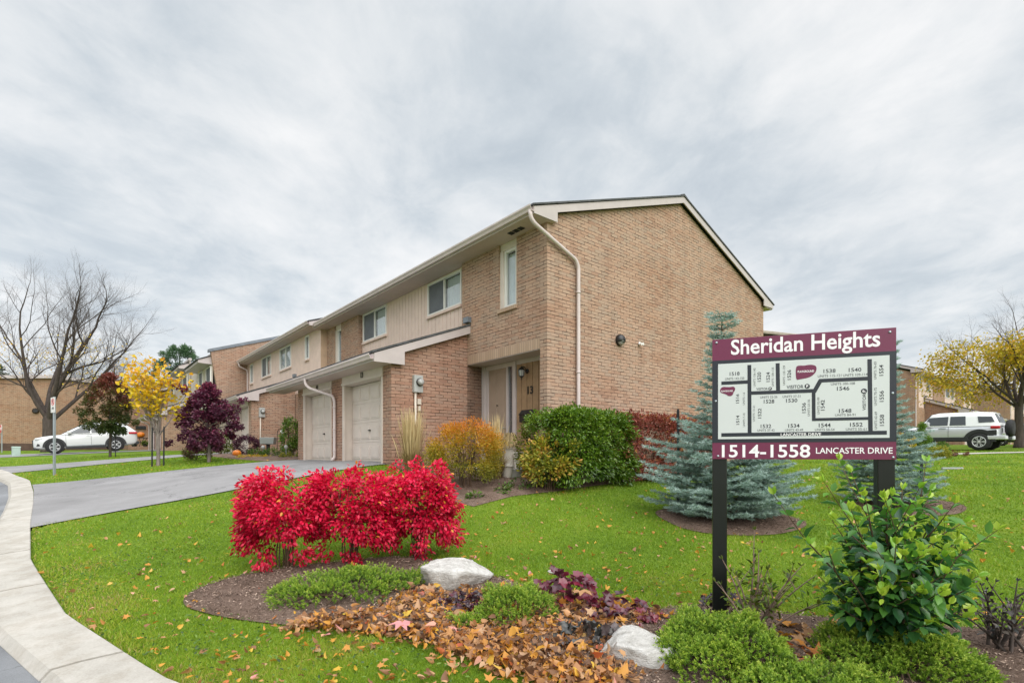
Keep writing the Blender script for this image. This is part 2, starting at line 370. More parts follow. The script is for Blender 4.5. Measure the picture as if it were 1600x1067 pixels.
def leaf_mat(name, stops, rough=.5, trans=.3, spec=.35):
    t = NT(name); a = t.n('ShaderNodeAttribute', attribute_name='tone'); c = t.ramp(a.outputs['Fac'], stops)
    df = t.n('ShaderNodeBsdfDiffuse'); t.l(c, df.inputs[0]); gl = t.n('ShaderNodeBsdfGlossy'); gl.inputs['Roughness'].default_value = rough; gl.inputs[0].default_value = (1, 1, 1, 1)
    p = t.n('ShaderNodeMixShader'); p.inputs[0].default_value = spec*.11; t.l(df.outputs[0], p.inputs[1]); t.l(gl.outputs[0], p.inputs[2])
    tr = t.n('ShaderNodeBsdfTranslucent'); t.l(c, tr.inputs[0]); mx = t.n('ShaderNodeMixShader'); mx.inputs[0].default_value = trans
    t.l(p.outputs[0], mx.inputs[1]); t.l(tr.outputs[0], mx.inputs[2]); t.l(mx.outputs[0], t.out.inputs[0]); M[name] = t.m; return t.m
def bark_mat(name, c, sc=9):
    t = NT(name); v = t.coord('Object', (1, 1, .25)); nz = t.noise(v, sc, 6, .7)
    t.pbr(t.ramp(nz, [(.3, tuple(x*.55 for x in c)), (.7, tuple(x*1.35 for x in c))]), .9, 0, t.bump(nz, .7, .02), .2); M[name] = t.m; return t.m
# ================================================================== the setting
GREEN_STOPS = [(.0, (.035, .075, .008)), (.35, (.055, .120, .012)), (.65, (.085, .165, .018)), (.85, (.15, .20, .03)), (1, (.26, .22, .07))]
def mat_lawn():
    t = NT('lawn'); v = t.coord('Object'); a = t.noise(v, .7, 5, .6); b = t.noise(v, 14, 4, .7); c = t.noise(v, 90, 3, .7)
    s = t.math('ADD', t.math('MULTIPLY', a, .45), t.math('ADD', t.math('MULTIPLY', b, .25), t.math('MULTIPLY', c, .3)))
    colr = t.ramp(s, [(.3, (.05, .095, .008)), (.45, (.10, .18, .012)), (.54, (.15, .24, .018)), (.64, (.22, .25, .035)), (.76, (.24, .19, .06))])
    t.pbr(colr, .9, 0, t.bump(t.math('ADD', b, c), .8, .03), .15); M['lawn'] = t.m
mat_lawn()
def mat_mulch():
    t = NT('mulch'); v = t.coord('Object'); a = t.noise(v, 3, 4, .6); b = t.noise(v, 55, 5, .75); c = t.noise(v, 160, 3, .7)
    s = t.math('ADD', t.math('MULTIPLY', a, .3), t.math('ADD', t.math('MULTIPLY', b, .4), t.math('MULTIPLY', c, .3)))
    t.pbr(t.ramp(s, [(.33, (.075, .05, .036)), (.45, (.19, .128, .096)), (.55, (.30, .21, .165)), (.70, (.46, .355, .295))]), .95, 0, t.bump(t.math('ADD', b, c), 1, .03), .15); M['mulch'] = t.m
mat_mulch()
def mat_asphalt(name, base, var):
    t = NT(name); v = t.coord('Object'); a = t.noise(v, .8, 5, .6); b = t.noise(v, 130, 4, .8); cr = t.n('ShaderNodeTexVoronoi', feature='DISTANCE_TO_EDGE')
    d = t.n('ShaderNodeVectorMath', operation='ADD'); t.l(v, d.inputs[0]); sc = t.n('ShaderNodeVectorMath', operation='SCALE'); t.l(t.noise(v, 2.2, 5, .7, col=True), sc.inputs[0]); sc.inputs['Scale'].default_value = 1.3
    t.l(sc.outputs[0], d.inputs[1]); t.l(d.outputs[0], cr.inputs['Vector']); cr.inputs['Scale'].default_value = .28
    s = t.math('ADD', t.math('MULTIPLY', a, .5), t.math('MULTIPLY', b, .5))
    c = t.ramp(s, [(.32, tuple(x*(1-var) for x in base)), (.5, base), (.68, tuple(x*(1+var) for x in base))])
    ck = t.ramp(cr.outputs['Distance'], [(.0, .35), (.006, 1.0)])
    t.pbr(t.mix(.8, c, ck, 'MULTIPLY'), .9, 0, t.bump(b, .7, .008), .25); M[name] = t.m
mat_asphalt('asphalt', (.245, .238, .24), .36); mat_asphalt('road_asphalt', (.19, .195, .205), .55)
def mat_concrete():
    t = NT('concrete'); v = t.coord('Object'); a = t.noise(v, 1.6, 6, .65); b = t.noise(v, 70, 4, .75); st = t.noise(t.coord('Object', (1, 1, 1)), .35, 3)
    s = t.math('ADD', t.math('MULTIPLY', a, .5), t.math('ADD', t.math('MULTIPLY', b, .3), t.math('MULTIPLY', st, .2)))
    dirt = t.ramp(t.noise(t.coord('Object', (1.3, 1.3, 1)), 2.6, 7, .75), [(.42, (.72, .68, .62)), (.54, (1, 1, 1))])
    t.pbr(t.mix(.45, t.ramp(s, [(.34, (.30, .275, .24)), (.48, (.41, .385, .345)), (.62, (.50, .47, .43))]), dirt, 'MULTIPLY'), .92, 0, t.bump(t.math('ADD', b, t.math('MULTIPLY', a, .5)), .45, .01), .2); M['concrete'] = t.m
mat_concrete()

# the line of the kerb: (u, v of its outer edge, v of its lawn edge), bending away at both ends
KERB = [(-9.0, -6.3, -5.2), (-6.6, -7.1, -6.55), (-4.2, -7.95, -7.5), (-2.2, -8.47, -8.0), (.8, -8.86, -8.38), (3.1, -8.95, -8.5), (6.0, -9.03, -8.6), (8.6, -9.15, -8.72), (11.3, -9.36, -8.92),
        (14.3, -9.82, -9.35), (17, -10.28, -9.75), (20, -10.85, -10.3), (23, -11.45, -10.9), (27, -12.35, -11.8), (32, -13.55, -13.0), (40, -15.45, -14.9), (60, -19.95, -19.4)]
_ku = np.array([k[0] for k in KERB]); _kl = np.array([k[2] for k in KERB]); _ko = np.array([k[1] for k in KERB])
def kerb_in(u): return np.interp(u, _ku, _kl)
def kerb_out(u): return np.interp(u, _ku, _ko)
def build_ground():
    def axis(lo, hi, a, b, fine):
        x = list(np.arange(a, b+1e-6, fine)); s = fine; q = b
        while q < hi: s *= 1.25; q += s; x.append(min(q, hi))
        s = fine; q = a
        while q > lo: s *= 1.25; q -= s; x.insert(0, max(q, lo))
        return np.array(x)
    xs = axis(-900, 900, -18, 16, .3); ys = axis(-300, 1500, 0, 26, .3)
    X, Y = np.meshgrid(xs, ys); Z = gzs(X, Y)
    dx, dy = X-P0[0], Y-P0[1]; U = dx*UL[0]+dy*UL[1]; V = dx*VR[0]+dy*VR[1]
    Z = Z-np.where(V < kerb_in(U)-.1, .16, 0.0)           # the road lies lower than the lawn
    Z = Z+np.where(np.hypot(X, Y-20) > 75, -.0, 0)
    n, m = X.shape; idx = np.arange(n*m).reshape(n, m)
    F = np.stack([idx[:-1, :-1], idx[:-1, 1:], idx[1:, 1:], idx[1:, :-1]], -1).reshape(-1, 4)
    me = np_mesh('ground', np.stack([X, Y, Z], -1).reshape(-1, 3), F, smooth=True)
    o = obj('ground', me, M['lawn']); o['kind'] = 'structure'
build_ground()
def strip(name, rows, mat, smooth=True):
    """rows: list of lists of points, skinned into one sheet"""
    n = len(rows); m = len(rows[0]); me = bpy.data.meshes.new(name)
    me.from_pydata([tuple(p) for r in rows for p in r], [], [(i*m+j, i*m+j+1, (i+1)*m+j+1, (i+1)*m+j) for i in range(n-1) for j in range(m-1)]); me.update()
    me.polygons.foreach_set('use_smooth', [smooth]*len(me.polygons))
    return me
def build_kerb():
    # slabs of about three metres with open joints, a rolled front edge down to the road
    us = []; u = -9.0
    joints = [-9, -6.3, -3.55, -.75, 1.35, 4.2, 7.2, 10.2, 13.2, 16.2, 19.2, 22.2, 25.2, 28.2, 31.2, 34.2, 37.2, 40.2, 43.2, 46, 49, 52, 55, 58]
    b = MB()
    for a, c in zip(joints[:-1], joints[1:]):
        k = 8; q = [a+.018+(c-a-.036)*i/k for i in range(k+1)]; rows = []
        for uu in q:
            ki, ko = float(kerb_in(uu)), float(kerb_out(uu)); row = []
            for f, dz in ((1.0, -.2), (1.0, .022), (.98, .03), (.45, .026), (.12, .012), (.0, -.05), (.0, -.25)):
                x, y = W(uu, ko+(ki-ko)*f); row.append((x, y, gz(x, y)+dz))
            rows.append(row)
        m = 7; vs = [p for r in rows for p in r]; fs = [(i*m+j, i*m+j+1, (i+1)*m+j+1, (i+1)*m+j) for i in range(k) for j in range(m-1)]
        fs += [tuple(range(m)), tuple(range(k*m, k*m+m))[::-1]]
        b.add(vs, fs)
    o = b.build('kerb', M['concrete']); o['kind'] = 'structure'
build_kerb()
def build_road():
    rows = []
    for uu in np.concatenate([np.arange(-9, 30, .8), np.arange(30, 61, 3)]):
        r = []
        for d in (.0, .6, 1.5, 3, 5, 8):
            x, y = W(uu, float(kerb_out(uu))+.02-d); r.append((x, y, gz(x, y)-.055))
        rows.append(r)
    o = obj('road', strip('road', rows, None), M['road_asphalt']); o['kind'] = 'structure'
build_road()
def drive(name, u0, u1, v1, flare=0, mat='asphalt', v0=None):
    rows = []
    for i in range(33):
        t = i/32; r = []
        for j in range(7):
            s = j/6; uu = u0+(u1-u0)*s; k0 = float(kerb_in(uu)) if v0 is None else v0; v = k0+.0+(v1-k0)*t
            e = max(0, 1-t*4)**2*flare*(s-.5)*2; x, y = W(uu+e, v); r.append((x, y, gz(x, y)+.02))
        rows.append(r)
    o = obj(name, strip(name, rows, None), M[mat]); o['kind'] = 'structure'; return o
drive('driveway', 3.25, 9.95, -2.0, .3); drive('driveway', 16.7, 20.4, -2.0, .4); drive('driveway', 29.6, 35.2, -3.6, .5)
DRIVES = [(3.2, 10.0, -2.0), (16.65, 20.45, -2.0), (29.5, 35.3, -3.6)]
# pale walk across the far lawn on the right, and a drive under the grey car
def walk(name, pts, w, mat, dz=.02):
    rows = []
    for i, p in enumerate(pts):
        a, b = Vector(pts[max(i-1, 0)][:2]), Vector(pts[min(i+1, len(pts)-1)][:2]); t = (b-a).normalized(); s = Vector((-t.y, t.x))
        r = []
        for k in (-.5, -.17, .17, .5):
            q = Vector(p[:2])+s*w*k; r.append((q.x, q.y, gz(q.x, q.y)+dz))
        rows.append(r)
    o = obj(name, strip(name, rows, None), M[mat]); o['kind'] = 'structure'
walk('path', [(15.5+i*.9, 20.9+i*.16) for i in range(16)], .75, 'concrete')
walk('car_park', [(14+i*2, 27.6+i*1.7) for i in range(12)], 6.5, 'road_asphalt', .03)

# ================================================================== houses; local x runs into the house, y along the facade
def cell_wall(mb, x, y0, y1, z0, z1, holes=(), depth=.25):
    ys = sorted({y0, y1, *[h[0] for h in holes], *[h[1] for h in holes]}); zs = sorted({z0, z1, *[h[2] for h in holes], *[h[3] for h in holes]})
    ys = [q for q in ys if y0 <= q <= y1]; zs = [q for q in zs if z0 <= q <= z1]
    for a, b in zip(ys[:-1], ys[1:]):
        for c, d in zip(zs[:-1], zs[1:]):
            if any(h[0] <= (a+b)/2 <= h[1] and h[2] <= (c+d)/2 <= h[3] for h in holes): continue
            mb.quad((x, a, c), (x, a, d), (x, b, d), (x, b, c))
    for h in holes:
        a, b, c, d = h[:4]; dd = h[4] if len(h) > 4 else depth
        mb.quad((x, a, c), (x+dd, a, c), (x+dd, a, d), (x, a, d)); mb.quad((x, b, c), (x, b, d), (x+dd, b, d), (x+dd, b, c))
        mb.quad((x, a, d), (x+dd, a, d), (x+dd, b, d), (x, b, d)); mb.quad((x, a, c), (x, b, c), (x+dd, b, c), (x+dd, a, c))
def boards(x, y0, y1, z0, z1, w=.15, holes=()):
    """upright boards with open grooves between them"""
    mb = MB(); y = y0
    while y < y1-.01:
        e = min(y+w, y1); cuts = sorted({y+.008, e-.008, *[q for h in holes for q in h[:2] if y+.012 < q < e-.012]})
        for p, q in zip(cuts[:-1], cuts[1:]):
            segs = [(z0, z1)]; mid = (p+q)/2
            for h in holes:
                if h[0] < mid < h[1]: segs = [s for a, b in segs for s in ((a, min(b, h[2])), (max(a, h[3]), b)) if s[1]-s[0] > .01]
            for a, b in segs: mb.box(x, x+.03, p, q, a, b)
        y += w
    return mb
def laps(x, y0, y1, z0, z1, h=.13):
    mb = MB(); z = z0
    while z < z1-.01:
        e = min(z+h, z1); mb.add([(x-.022, y0, z), (x-.022, y1, z), (x, y1, e), (x, y0, e), (x+.02, y0, z), (x+.02, y1, z), (x+.02, y1, e), (x+.02, y0, e)], [(0,1,2,3),(0,4,5,1),(0,3,7,4),(1,5,6,2)]); z += h
    return mb
def window(par, dz, x, y0, y1, z0, z1, sash=2, frame='white_frame', curtain=(0,), dark=(1,), sill=True, name='window', sill_mat='siding', fw=.06):
    """y0 is the right-hand side seen from the street; x is the wall face"""
    f = MB(); f.box(x-.03, x+.06, y0, y0+fw, z0, z1); f.box(x-.03, x+.06, y1-fw, y1, z0, z1)
    f.box(x-.03, x+.06, y0+fw, y1-fw, z0, z0+fw); f.box(x-.03, x+.06, y0+fw, y1-fw, z1-fw, z1)
    for k in range(1, sash):
        q = y0+(y1-y0)*k/sash; f.box(x-.02, x+.05, q-fw*.42, q+fw*.42, z0+fw, z1-fw)
    w = f.build(name, M[frame], par, .006, dz=dz)
    g = MB(); g.box(x+.02, x+.026, y0+fw*.9, y1-fw*.9, z0+fw*.9, z1-fw*.9); g.build('pane', M['glass'], w)
    for m in w.children: m.data.transform(Matrix.Translation((0, 0, -dz)))
    for k in range(sash):
        a = y0+(y1-y0)*k/sash+fw*.4; b = y0+(y1-y0)*(k+1)/sash-fw*.4
        if k in curtain:
            c = MB(); n = 26; pts = [(x+.11+.014*sin(i*2.1)+.006*sin(i*5.3), a+(b-a)*i/n) for i in range(n+1)]
            for p, q in zip(pts[:-1], pts[1:]): c.quad((p[0], p[1], z0+fw), (q[0], q[1], z0+fw), (q[0], q[1], z1-fw), (p[0], p[1], z1-fw))
            c.build('curtain', M['curtain'], w, dz=dz, smooth=True)
        if k in dark:
            c = MB(); c.box(x+.004, x+.008, a, b, z0+fw, z1-fw); c.build('insect_screen', M['screen'], w, dz=dz)
    r = MB(); r.box(x+.14, x+.5, y0-.02, y1+.02, z0-.02, z1+.02); r.build('dark_backing', M['dark_backing'], w, dz=dz)  # near-black box, the unlit interior put into its colour
    if sill:
        s = MB(); s.box(x-.07, x+.02, y0-.02, y1+.02, z0-.075, z0-.002); s.build('sill', M[sill_mat], w, .005, dz=dz)
    return w
def digits(txt, size, mat, par, loc, rot, name='house_number', offset=0.0, ext=.006, align='CENTER'):
    me = text_mesh(txt, size, offset, ext, align); me.transform(Matrix.Translation(loc) @ rot)
    return obj(name, me, mat, par)
def text_mesh(txt, size, offset=0.0, ext=.002, align='CENTER', spacing=1.0):
    c = bpy.data.curves.new('t', 'FONT'); c.body = txt; c.size = size; c.offset = offset; c.extrude = ext; c.align_x = align; c.align_y = 'CENTER'; c.resolution_u = 3; c.space_character = spacing
    o = bpy.data.objects.new('t', c); col.objects.link(o)
    bpy.context.view_layer.update()
    me = bpy.data.meshes.new_from_object(o.evaluated_get(bpy.context.evaluated_depsgraph_get())); bpy.data.objects.remove(o); bpy.data.curves.remove(c); return me
FACE = Matrix(((0, 0, -1, 0), (-1, 0, 0, 0), (0, 1, 0, 0), (0, 0, 0, 1)))      # text reads along -y and faces -x
def garage(par, dz, xf, y0, x1, zb, zs, doors=((.45, 2.92), (3.76, 6.2)), y_end=6.78, roof_y=(-.13, 8.3), slope=.385, brick='brick_pink', spout=True, nums=None, side_ext=.6, head=None, down_y=3.4):
    """a garage for two cars before the facade: xf its front, x1 the facade, zb the floor, zs the soffit"""
    w = MB(); holes = [(y0+a, y0+b, zb-.6, zb+2.14, .3) for a, b in doors]
    cell_wall(w, xf, y0, y0+y_end, zb-.6, zs+.02, holes, .3)
    top = lambda x: zs+.26+(x-xf)*slope
    w.add([(xf, y0, zb-.7), (x1, y0, zb-.7), (x1, y0, top(x1)), (xf, y0, top(xf))], [(0, 1, 2, 3)])
    if side_ext: w.add([(x1, y0, zb-.7), (x1+side_ext, y0, zb-.7), (x1+side_ext, y0, head), (x1, y0, head)], [(0, 1, 2, 3)])
    e = y0+y_end; w.add([(xf, e, zb-.7), (x1, e, zb-.7), (x1, e, top(x1)), (xf, e, top(xf))], [(0, 3, 2, 1)])
    gw = w.build('garage_wall', M[brick], par, dz=dz)
    for i, (a, b) in enumerate(doors):
        a += y0; b += y0; d = MB(); x = xf+.26; zt = zb+2.12; d.box(x, x+.04, a, b, zb-.05, zt); rows = 4; colsn = 4
        for r in range(rows):
            z0_ = zb+(zt-zb)*r/rows; z1_ = zb+(zt-zb)*(r+1)/rows
            d.box(x-.008, x+.005, a+.02, b-.02, z0_+.012, z1_-.006)
            for c in range(colsn):
                p = a+.05+(b-a-.1)*c/colsn; q = a+.05+(b-a-.1)*(c+1)/colsn
                d.box(x-.022, x-.005, p+.035, q-.035, z0_+.1, z1_-.085); d.box(x-.03, x-.015, p+.075, q-.075, z0_+.14, z1_-.125)
        gd = d.build('garage_door', M['garage_door'], par, .004, dz=dz)
        h = MB(); h.box(x-.06, x-.01, (a+b)/2-.014, (a+b)/2+.014, zb+.84, zb+.88); h.box(x-.075, x-.05, (a+b)/2-.07, (a+b)/2+.03, zb+.85, zb+.87); h.build('handle', M['black'], gd, dz=dz)
        j = MB(); j.box(xf+.03, xf+.25, b-.05, b-.002, zb, zt+.004); j.box(xf-.02, xf+.03, b-.1, b+.01, zb, zt+.006); j.build('door_jamb', M['jamb'], par, .004, dz=dz); j = MB(); j.box(xf+.03, xf+.25, a+.002, a+.05, zb, zt+.004); j.box(xf-.02, xf+.03, a-.01, a+.06, zb, zt+.006)
        j.build('door_jamb', M['jamb'], par, .004, dz=dz)
        l = MB(); l.box(xf-.022, xf+.275, a-.02, b+.03, zt+.008, zs-.012); l.box(xf-.045, xf-.01, a-.03, b+.04, zt+.016, zt+.075); l.build('lintel_board', M['jamb'], par, .004, dz=dz)
        if nums:
            digits(nums[i], .19, M['black'], par, (xf-.03, a+(b-a)*.47, (zt+zs)/2+.03-dz), FACE, offset=.004)
    # roof
    ra, rb = y0+roof_y[0], y0+roof_y[1]; xe = xf-.5; ze = zs+.17; zt = ze+(x1+.05-xe)*slope
    r = MB(); r.prism([(xe-.04, ze+.0), (x1+.05, zt), (x1+.05, zt+.055), (xe-.04, ze+.055)], ra-.03, rb, 1); r.build('garage_roof', M['shingle'], par, dz=dz)
    s = MB(); s.box(xe, xf, ra+.03, rb, zs-.02, zs); s.build('garage_soffit', M['soffit'], par, dz=dz)
    f = MB()
    f.prism([(xe, ze-.005), (xe, zs-.03), (xe+.78, zs-.03), (xe+.78, ze+.78*slope-.19), (x1+.0, zt-.05*slope-.20), (x1+.0, zt-.05*slope-.006)], ra-.015, ra+.015, 1)
    f.box(xe-.012, xe+.0, ra+.015, rb, zs-.02, ze-.01)
    f.build('garage_fascia', M['trim'], par, .004, dz=dz)
    fl = MB(); fl.box(x1-.12, x1+.0, ra-.06, ra+.16, zt+.06, zt+.2); fl.build('roof_flashing', M['flash'], par, .004, dz=dz)
    gutter(par, dz, xe-.012, ra, rb, ze-.02, 'garage_gutter')
    if spout:
        p = MB(); yy = y0+down_y; pts = [(xe-.07, yy+.95, ze-.1), (xe-.07, yy+.92, ze-.28), (xe-.0, yy+.8, ze-.4), (xf-.09, yy+.06, ze-.66), (xf-.06, yy, ze-.8), (xf-.06, yy, zb+.12), (xf-.16, yy-.02, zb+.04)]
        pipe(par, dz, pts, 'downspout')
def rounded(pts, r=.07):
    pts = [Vector(p) for p in pts]; out = [pts[0]]
    for a, b, c in zip(pts[:-2], pts[1:-1], pts[2:]):
        d1, d2 = (a-b), (c-b); k = min(r, d1.length*.45, d2.length*.45); p, q = b+d1.normalized()*k, b+d2.normalized()*k
        for i in range(4):
            t = i/3; out.append(p.lerp(b, t).lerp(b.lerp(q, t), t))
    return out+[pts[-1]]
def pipe(par, dz, pts, name, r=.042, mat='pipe'):
    m = MB(); m.tube(rounded(pts), r, 10); zs = [p[2] for p in pts]
    a, b = max(zip(pts[:-1], pts[1:]), key=lambda q: abs(q[0][2]-q[1][2]))
    for f in (.12, .5, .88):
        c = Vector(a).lerp(Vector(b), f); m.tube([c+Vector((0, 0, .02)), c-Vector((0, 0, .02))], r*1.22, 10)
    m.build(name, M[mat], par, dz=dz, smooth=True)
def gutter(par, dz, x, y0, y1, zt, name='gutter'):
    """K-shaped gutter hung on the fascia at x"""
    prof = [(0, 0), (0, -.125), (-.075, -.125), (-.09, -.075), (-.118, -.035), (-.118, .0), (-.108, .0), (-.108, -.03), (-.08, -.07), (-.07, -.115), (-.008, -.115), (-.008, 0)]
    m = MB(); m.prism([(x+a, zt+b) for a, b in prof], y0, y1, 1); m.build(name, M['pipe'], par, dz=dz)
def main_roof(par, dz, xe, xr, xb, ze, slope, y0, y1, board=True, zs=6.61, ret=.7, both=False, mat='trim', shingle='shingle'):
    zr = ze+(xr-xe)*slope; sb = slope*(xr-xe)/(xb-xr) if False else slope; zb_ = zr-(xb-xr)*sb
    r = MB(); r.prism([(xe-.05, ze), (xr, zr+.005), (xb+.05, zb_), (xb+.05, zb_+.04), (xr, zr+.05), (xe-.05, ze+.04)], y0, y1, 1); r.build('roof', M[shingle], par, dz=dz)
    rc = MB(); rc.prism([(xr-.16, zr+.052-.16*slope), (xr, zr+.055), (xr+.16, zr+.052-.16*sb), (xr+.16, zr+.066-.16*sb), (xr, zr+.075), (xr-.16, zr+.066-.16*slope)], y0+.004, y1, 1); rc.build('ridge_cap', M[shingle], par, dz=dz)
    f = MB(); h = .175
    poly = [(xe, ze-.004), (xe, zs-.015), (xe+ret, zs-.015), (xe+ret, ze+ret*slope-h), (xr, zr-h), (xb-ret, zb_+ret*sb-h), (xb-ret, zs+.0), (xb, zs+.02), (xb, zb_-.004), (xr, zr-.002)]
    f.prism(poly, y0+.025, y0+.055, 1)
    if both: f.prism(poly, y1-.055, y1-.025, 1)
    f.build('bargeboard', M[mat], par, dz=dz)
    fa = MB(); fa.box(xe-.0, xe+.02, y0+.055, y1-.03, zs, ze-.01); fa.build('fascia', M[mat], par, dz=dz); fa = MB(); fa.box(xb-.02, xb, y0+.055, y1-.03, zs, zb_-.01); fa.build('fascia', M[mat], par, dz=dz)
    return zr, zb_
def frame_of(label, zb, ox=0, oy=0, name='townhouse_block', rz=None, loc=None, sy=1):
    x, y = W(oy, ox) if loc is None else loc
    o = thing(name, label, 'townhouses', (x, y, zb), HROT if rz is None else rz, 'brick townhouse blocks'); o.scale = (1, sy, 1); return o

# ------------------------------------------------------------------ the near block, units 13 and 14
def build_near():
    dz = .9; B = frame_of('nearest brick townhouse block, tall gable wall behind the estate sign, garage doors 13 and 14', dz)
    w = MB(); zs = 6.61
    cell_wall(w, 0, 0, 3.29, .3, zs, [(.23, 3.05, 0.3, 3.84, .55), (1.04, 1.70, 5.0, zs, .12)])
    w.quad((0, 3.29, 4.3), (.18, 3.29, 4.3), (.18, 3.29, zs), (0, 3.29, zs))
    zr = 8.6; w.add([(0, 0, .3), (10.5, 0, .3), (10.5, 0, 6.75), (5.25, 0, zr), (0, 0, 6.75)], [(0, 1, 2, 3, 4)])
    w.add([(10.5, 0, .3), (10.5, 13.4, .3), (10.5, 13.4, 6.75), (10.5, 0, 6.75)], [(0, 1, 2, 3)])
    w.build('brick_wall', M['brick'], B, dz=dz); w = MB()
    cell_wall(w, 0, 9.99, 13.4, .6, zs, [(11.62, 12.27, 4.97, zs, .12)]); w.quad((0, 9.99, 4.3), (.18, 9.99, 4.3), (.18, 9.99, zs), (0, 9.99, zs))
    w.build('brick_wall', M['brick'], B, dz=dz)
    s = MB(); s.box(-.004, .1, .235, 3.04, 3.84, 4.07); s.build('soldier_course', M['soldier'], B, dz=dz)
    # boarded wall between the brick bays, with its two windows
    hs = [(3.51, 5.30, 5.58, 6.55), (8.0, 9.88, 5.55, 6.58)]
    boards(.15, 3.29, 9.99, 4.3, zs, .20, hs).build('siding_wall', M['siding'], B, .003, dz=dz)
    window(B, dz, .15, 3.51, 5.30, 5.58, 6.55, 2, curtain=(0, ), dark=(1,)); window(B, dz, .15, 8.0, 9.88, 5.55, 6.58, 2, curtain=(0,), dark=(1,))
    for y0, y1, zb in ((1.04, 1.70, 5.0), (11.62, 12.27, 4.97)):
        t = MB(); t.box(.05, .10, y0, y1, 6.42, zs); t.box(.03, .10, y0, y0+.05, zb, 6.42); t.box(.03, .10, y1-.13, y1, zb, 6.42); t.build('window_surround', M['jamb'], B, .004, dz=dz)
        window(B, dz, .09, y0+.05, y1-.13, zb+.02, 6.42, 1, curtain=(0,), dark=(), sill=False)
        q = MB(); q.box(-.05, .1, y0-.03, y1+.03, zb-.09, zb-.0); q.build('window_sill', M['soldier'], B, .004, dz=dz)
    # the entry: door, sidelight, boarded panel
    x = .55; fl = 1.18
    d = MB(); d.box(x-.03, x+.02, 2.04, 2.78, fl, 3.70); dr = d.build('front_door', M['door'], B, dz=dz)
    for a, b in ((2.10, 2.36), (2.44, 2.72)):
        d = MB(); d.box(x-.04, x-.03, a, b, fl+.15, 3.6); d.build('door_panel', M['door'], dr, .008, dz=dz)
    k = MB(); k.lathe([(.0, -.09), (.028, -.09), (.03, -.07), (.012, -.055), (.012, -.0)], (x-.03, 2.09, 2.15), 12, 0); k.build('handle', M['grey_metal'], dr, dz=dz)
    k = MB(); k.lathe([(.0, -.05), (.012, -.05), (.012, -.0)], (x-.03, 2.4, 2.75), 10, 0); k.build('peephole', M['black'], dr, dz=dz)
    f = MB(); f.box(x-.06, x+.03, 2.78, 2.90, fl, 3.70); f.box(x-.085, x+.03, 2.90, 3.04, fl, 3.82); f.box(x-.06, x+.03, 1.66, 1.78, fl, 3.82); f.box(x-.05, x+.03, 1.98, 2.04, fl, 3.70); f.box(x-.055, x+.03, 1.78, 2.90, 3.70, 3.82)
    f.build('door_frame', M['trim'], B, .005, dz=dz)
    g = MB(); g.box(x, x+.01, 1.78, 1.98, fl, 3.70); g.build('sidelight', M['glass'], B, dz=dz); g = MB(); g.box(x+.03, x+.04, 1.78, 1.98, fl, 3.7); g.build('sidelight_blind', M['screen'], B, dz=dz)
    boards(x-.02, .24, 1.66, .8, 3.72, .205).build('panel_boards', M['wood_panel'], B, .003, dz=dz)
    c = MB(); c.box(x-.03, x+.02, .24, 1.66, 3.72, 3.83); c.box(0.005, x, .24, 3.04, 3.825, 3.838); c.build('entry_soffit', M['trim'], B, dz=dz)
    st = MB(); st.box(-.9, .55, .3, 3.0, .7, 1.16); st.build('entry_step', M['concrete_step'], B, .02, dz=dz)
    digits('13', .26, M['black'], B, (x-.03, 1.15, 3.03-dz), FACE, offset=.006)
    # roof, soffit, gutter, downspout
    main_roof(B, dz, -.5, 5.25, 11.0, 6.745, .352, -.15, 13.35, zs=zs)
    so = MB(); so.box(-.5, .16, -.09, 13.35, zs-.02, zs); so.box(10.5, 11.0, -.09, 13.35, zs-.02, zs); so.build('soffit', M['soffit'], B, dz=dz)
    for a in (.55, .72, .89):
        v = MB(); v.box(-.3, -.16, a, a+.13, zs-.03, zs-.021)
        for i in range(4): v.box(-.29+i*.035, -.275+i*.035, a, a+.13, zs-.036, zs-.03)
        v.build('soffit_vent', M['black_matt'], B, dz=dz)
    gutter(B, dz, -.5, -.12, 13.2, 6.76)
    pipe(B, dz, [(-.56, -.06, 6.66), (-.54, -.06, 6.5), (-.44, -.075, 6.40), (.84, -.075, 5.93), (.925, -.075, 5.78), (.925, -.075, .95), (.8, -.15, .9)], 'downspout', .045)
    garage(B, dz, -2.2, 3.05, .0, 1.25, 3.64, nums=('13', '14'), head=3.84, side_ext=.55)
    return B
near = build_near()

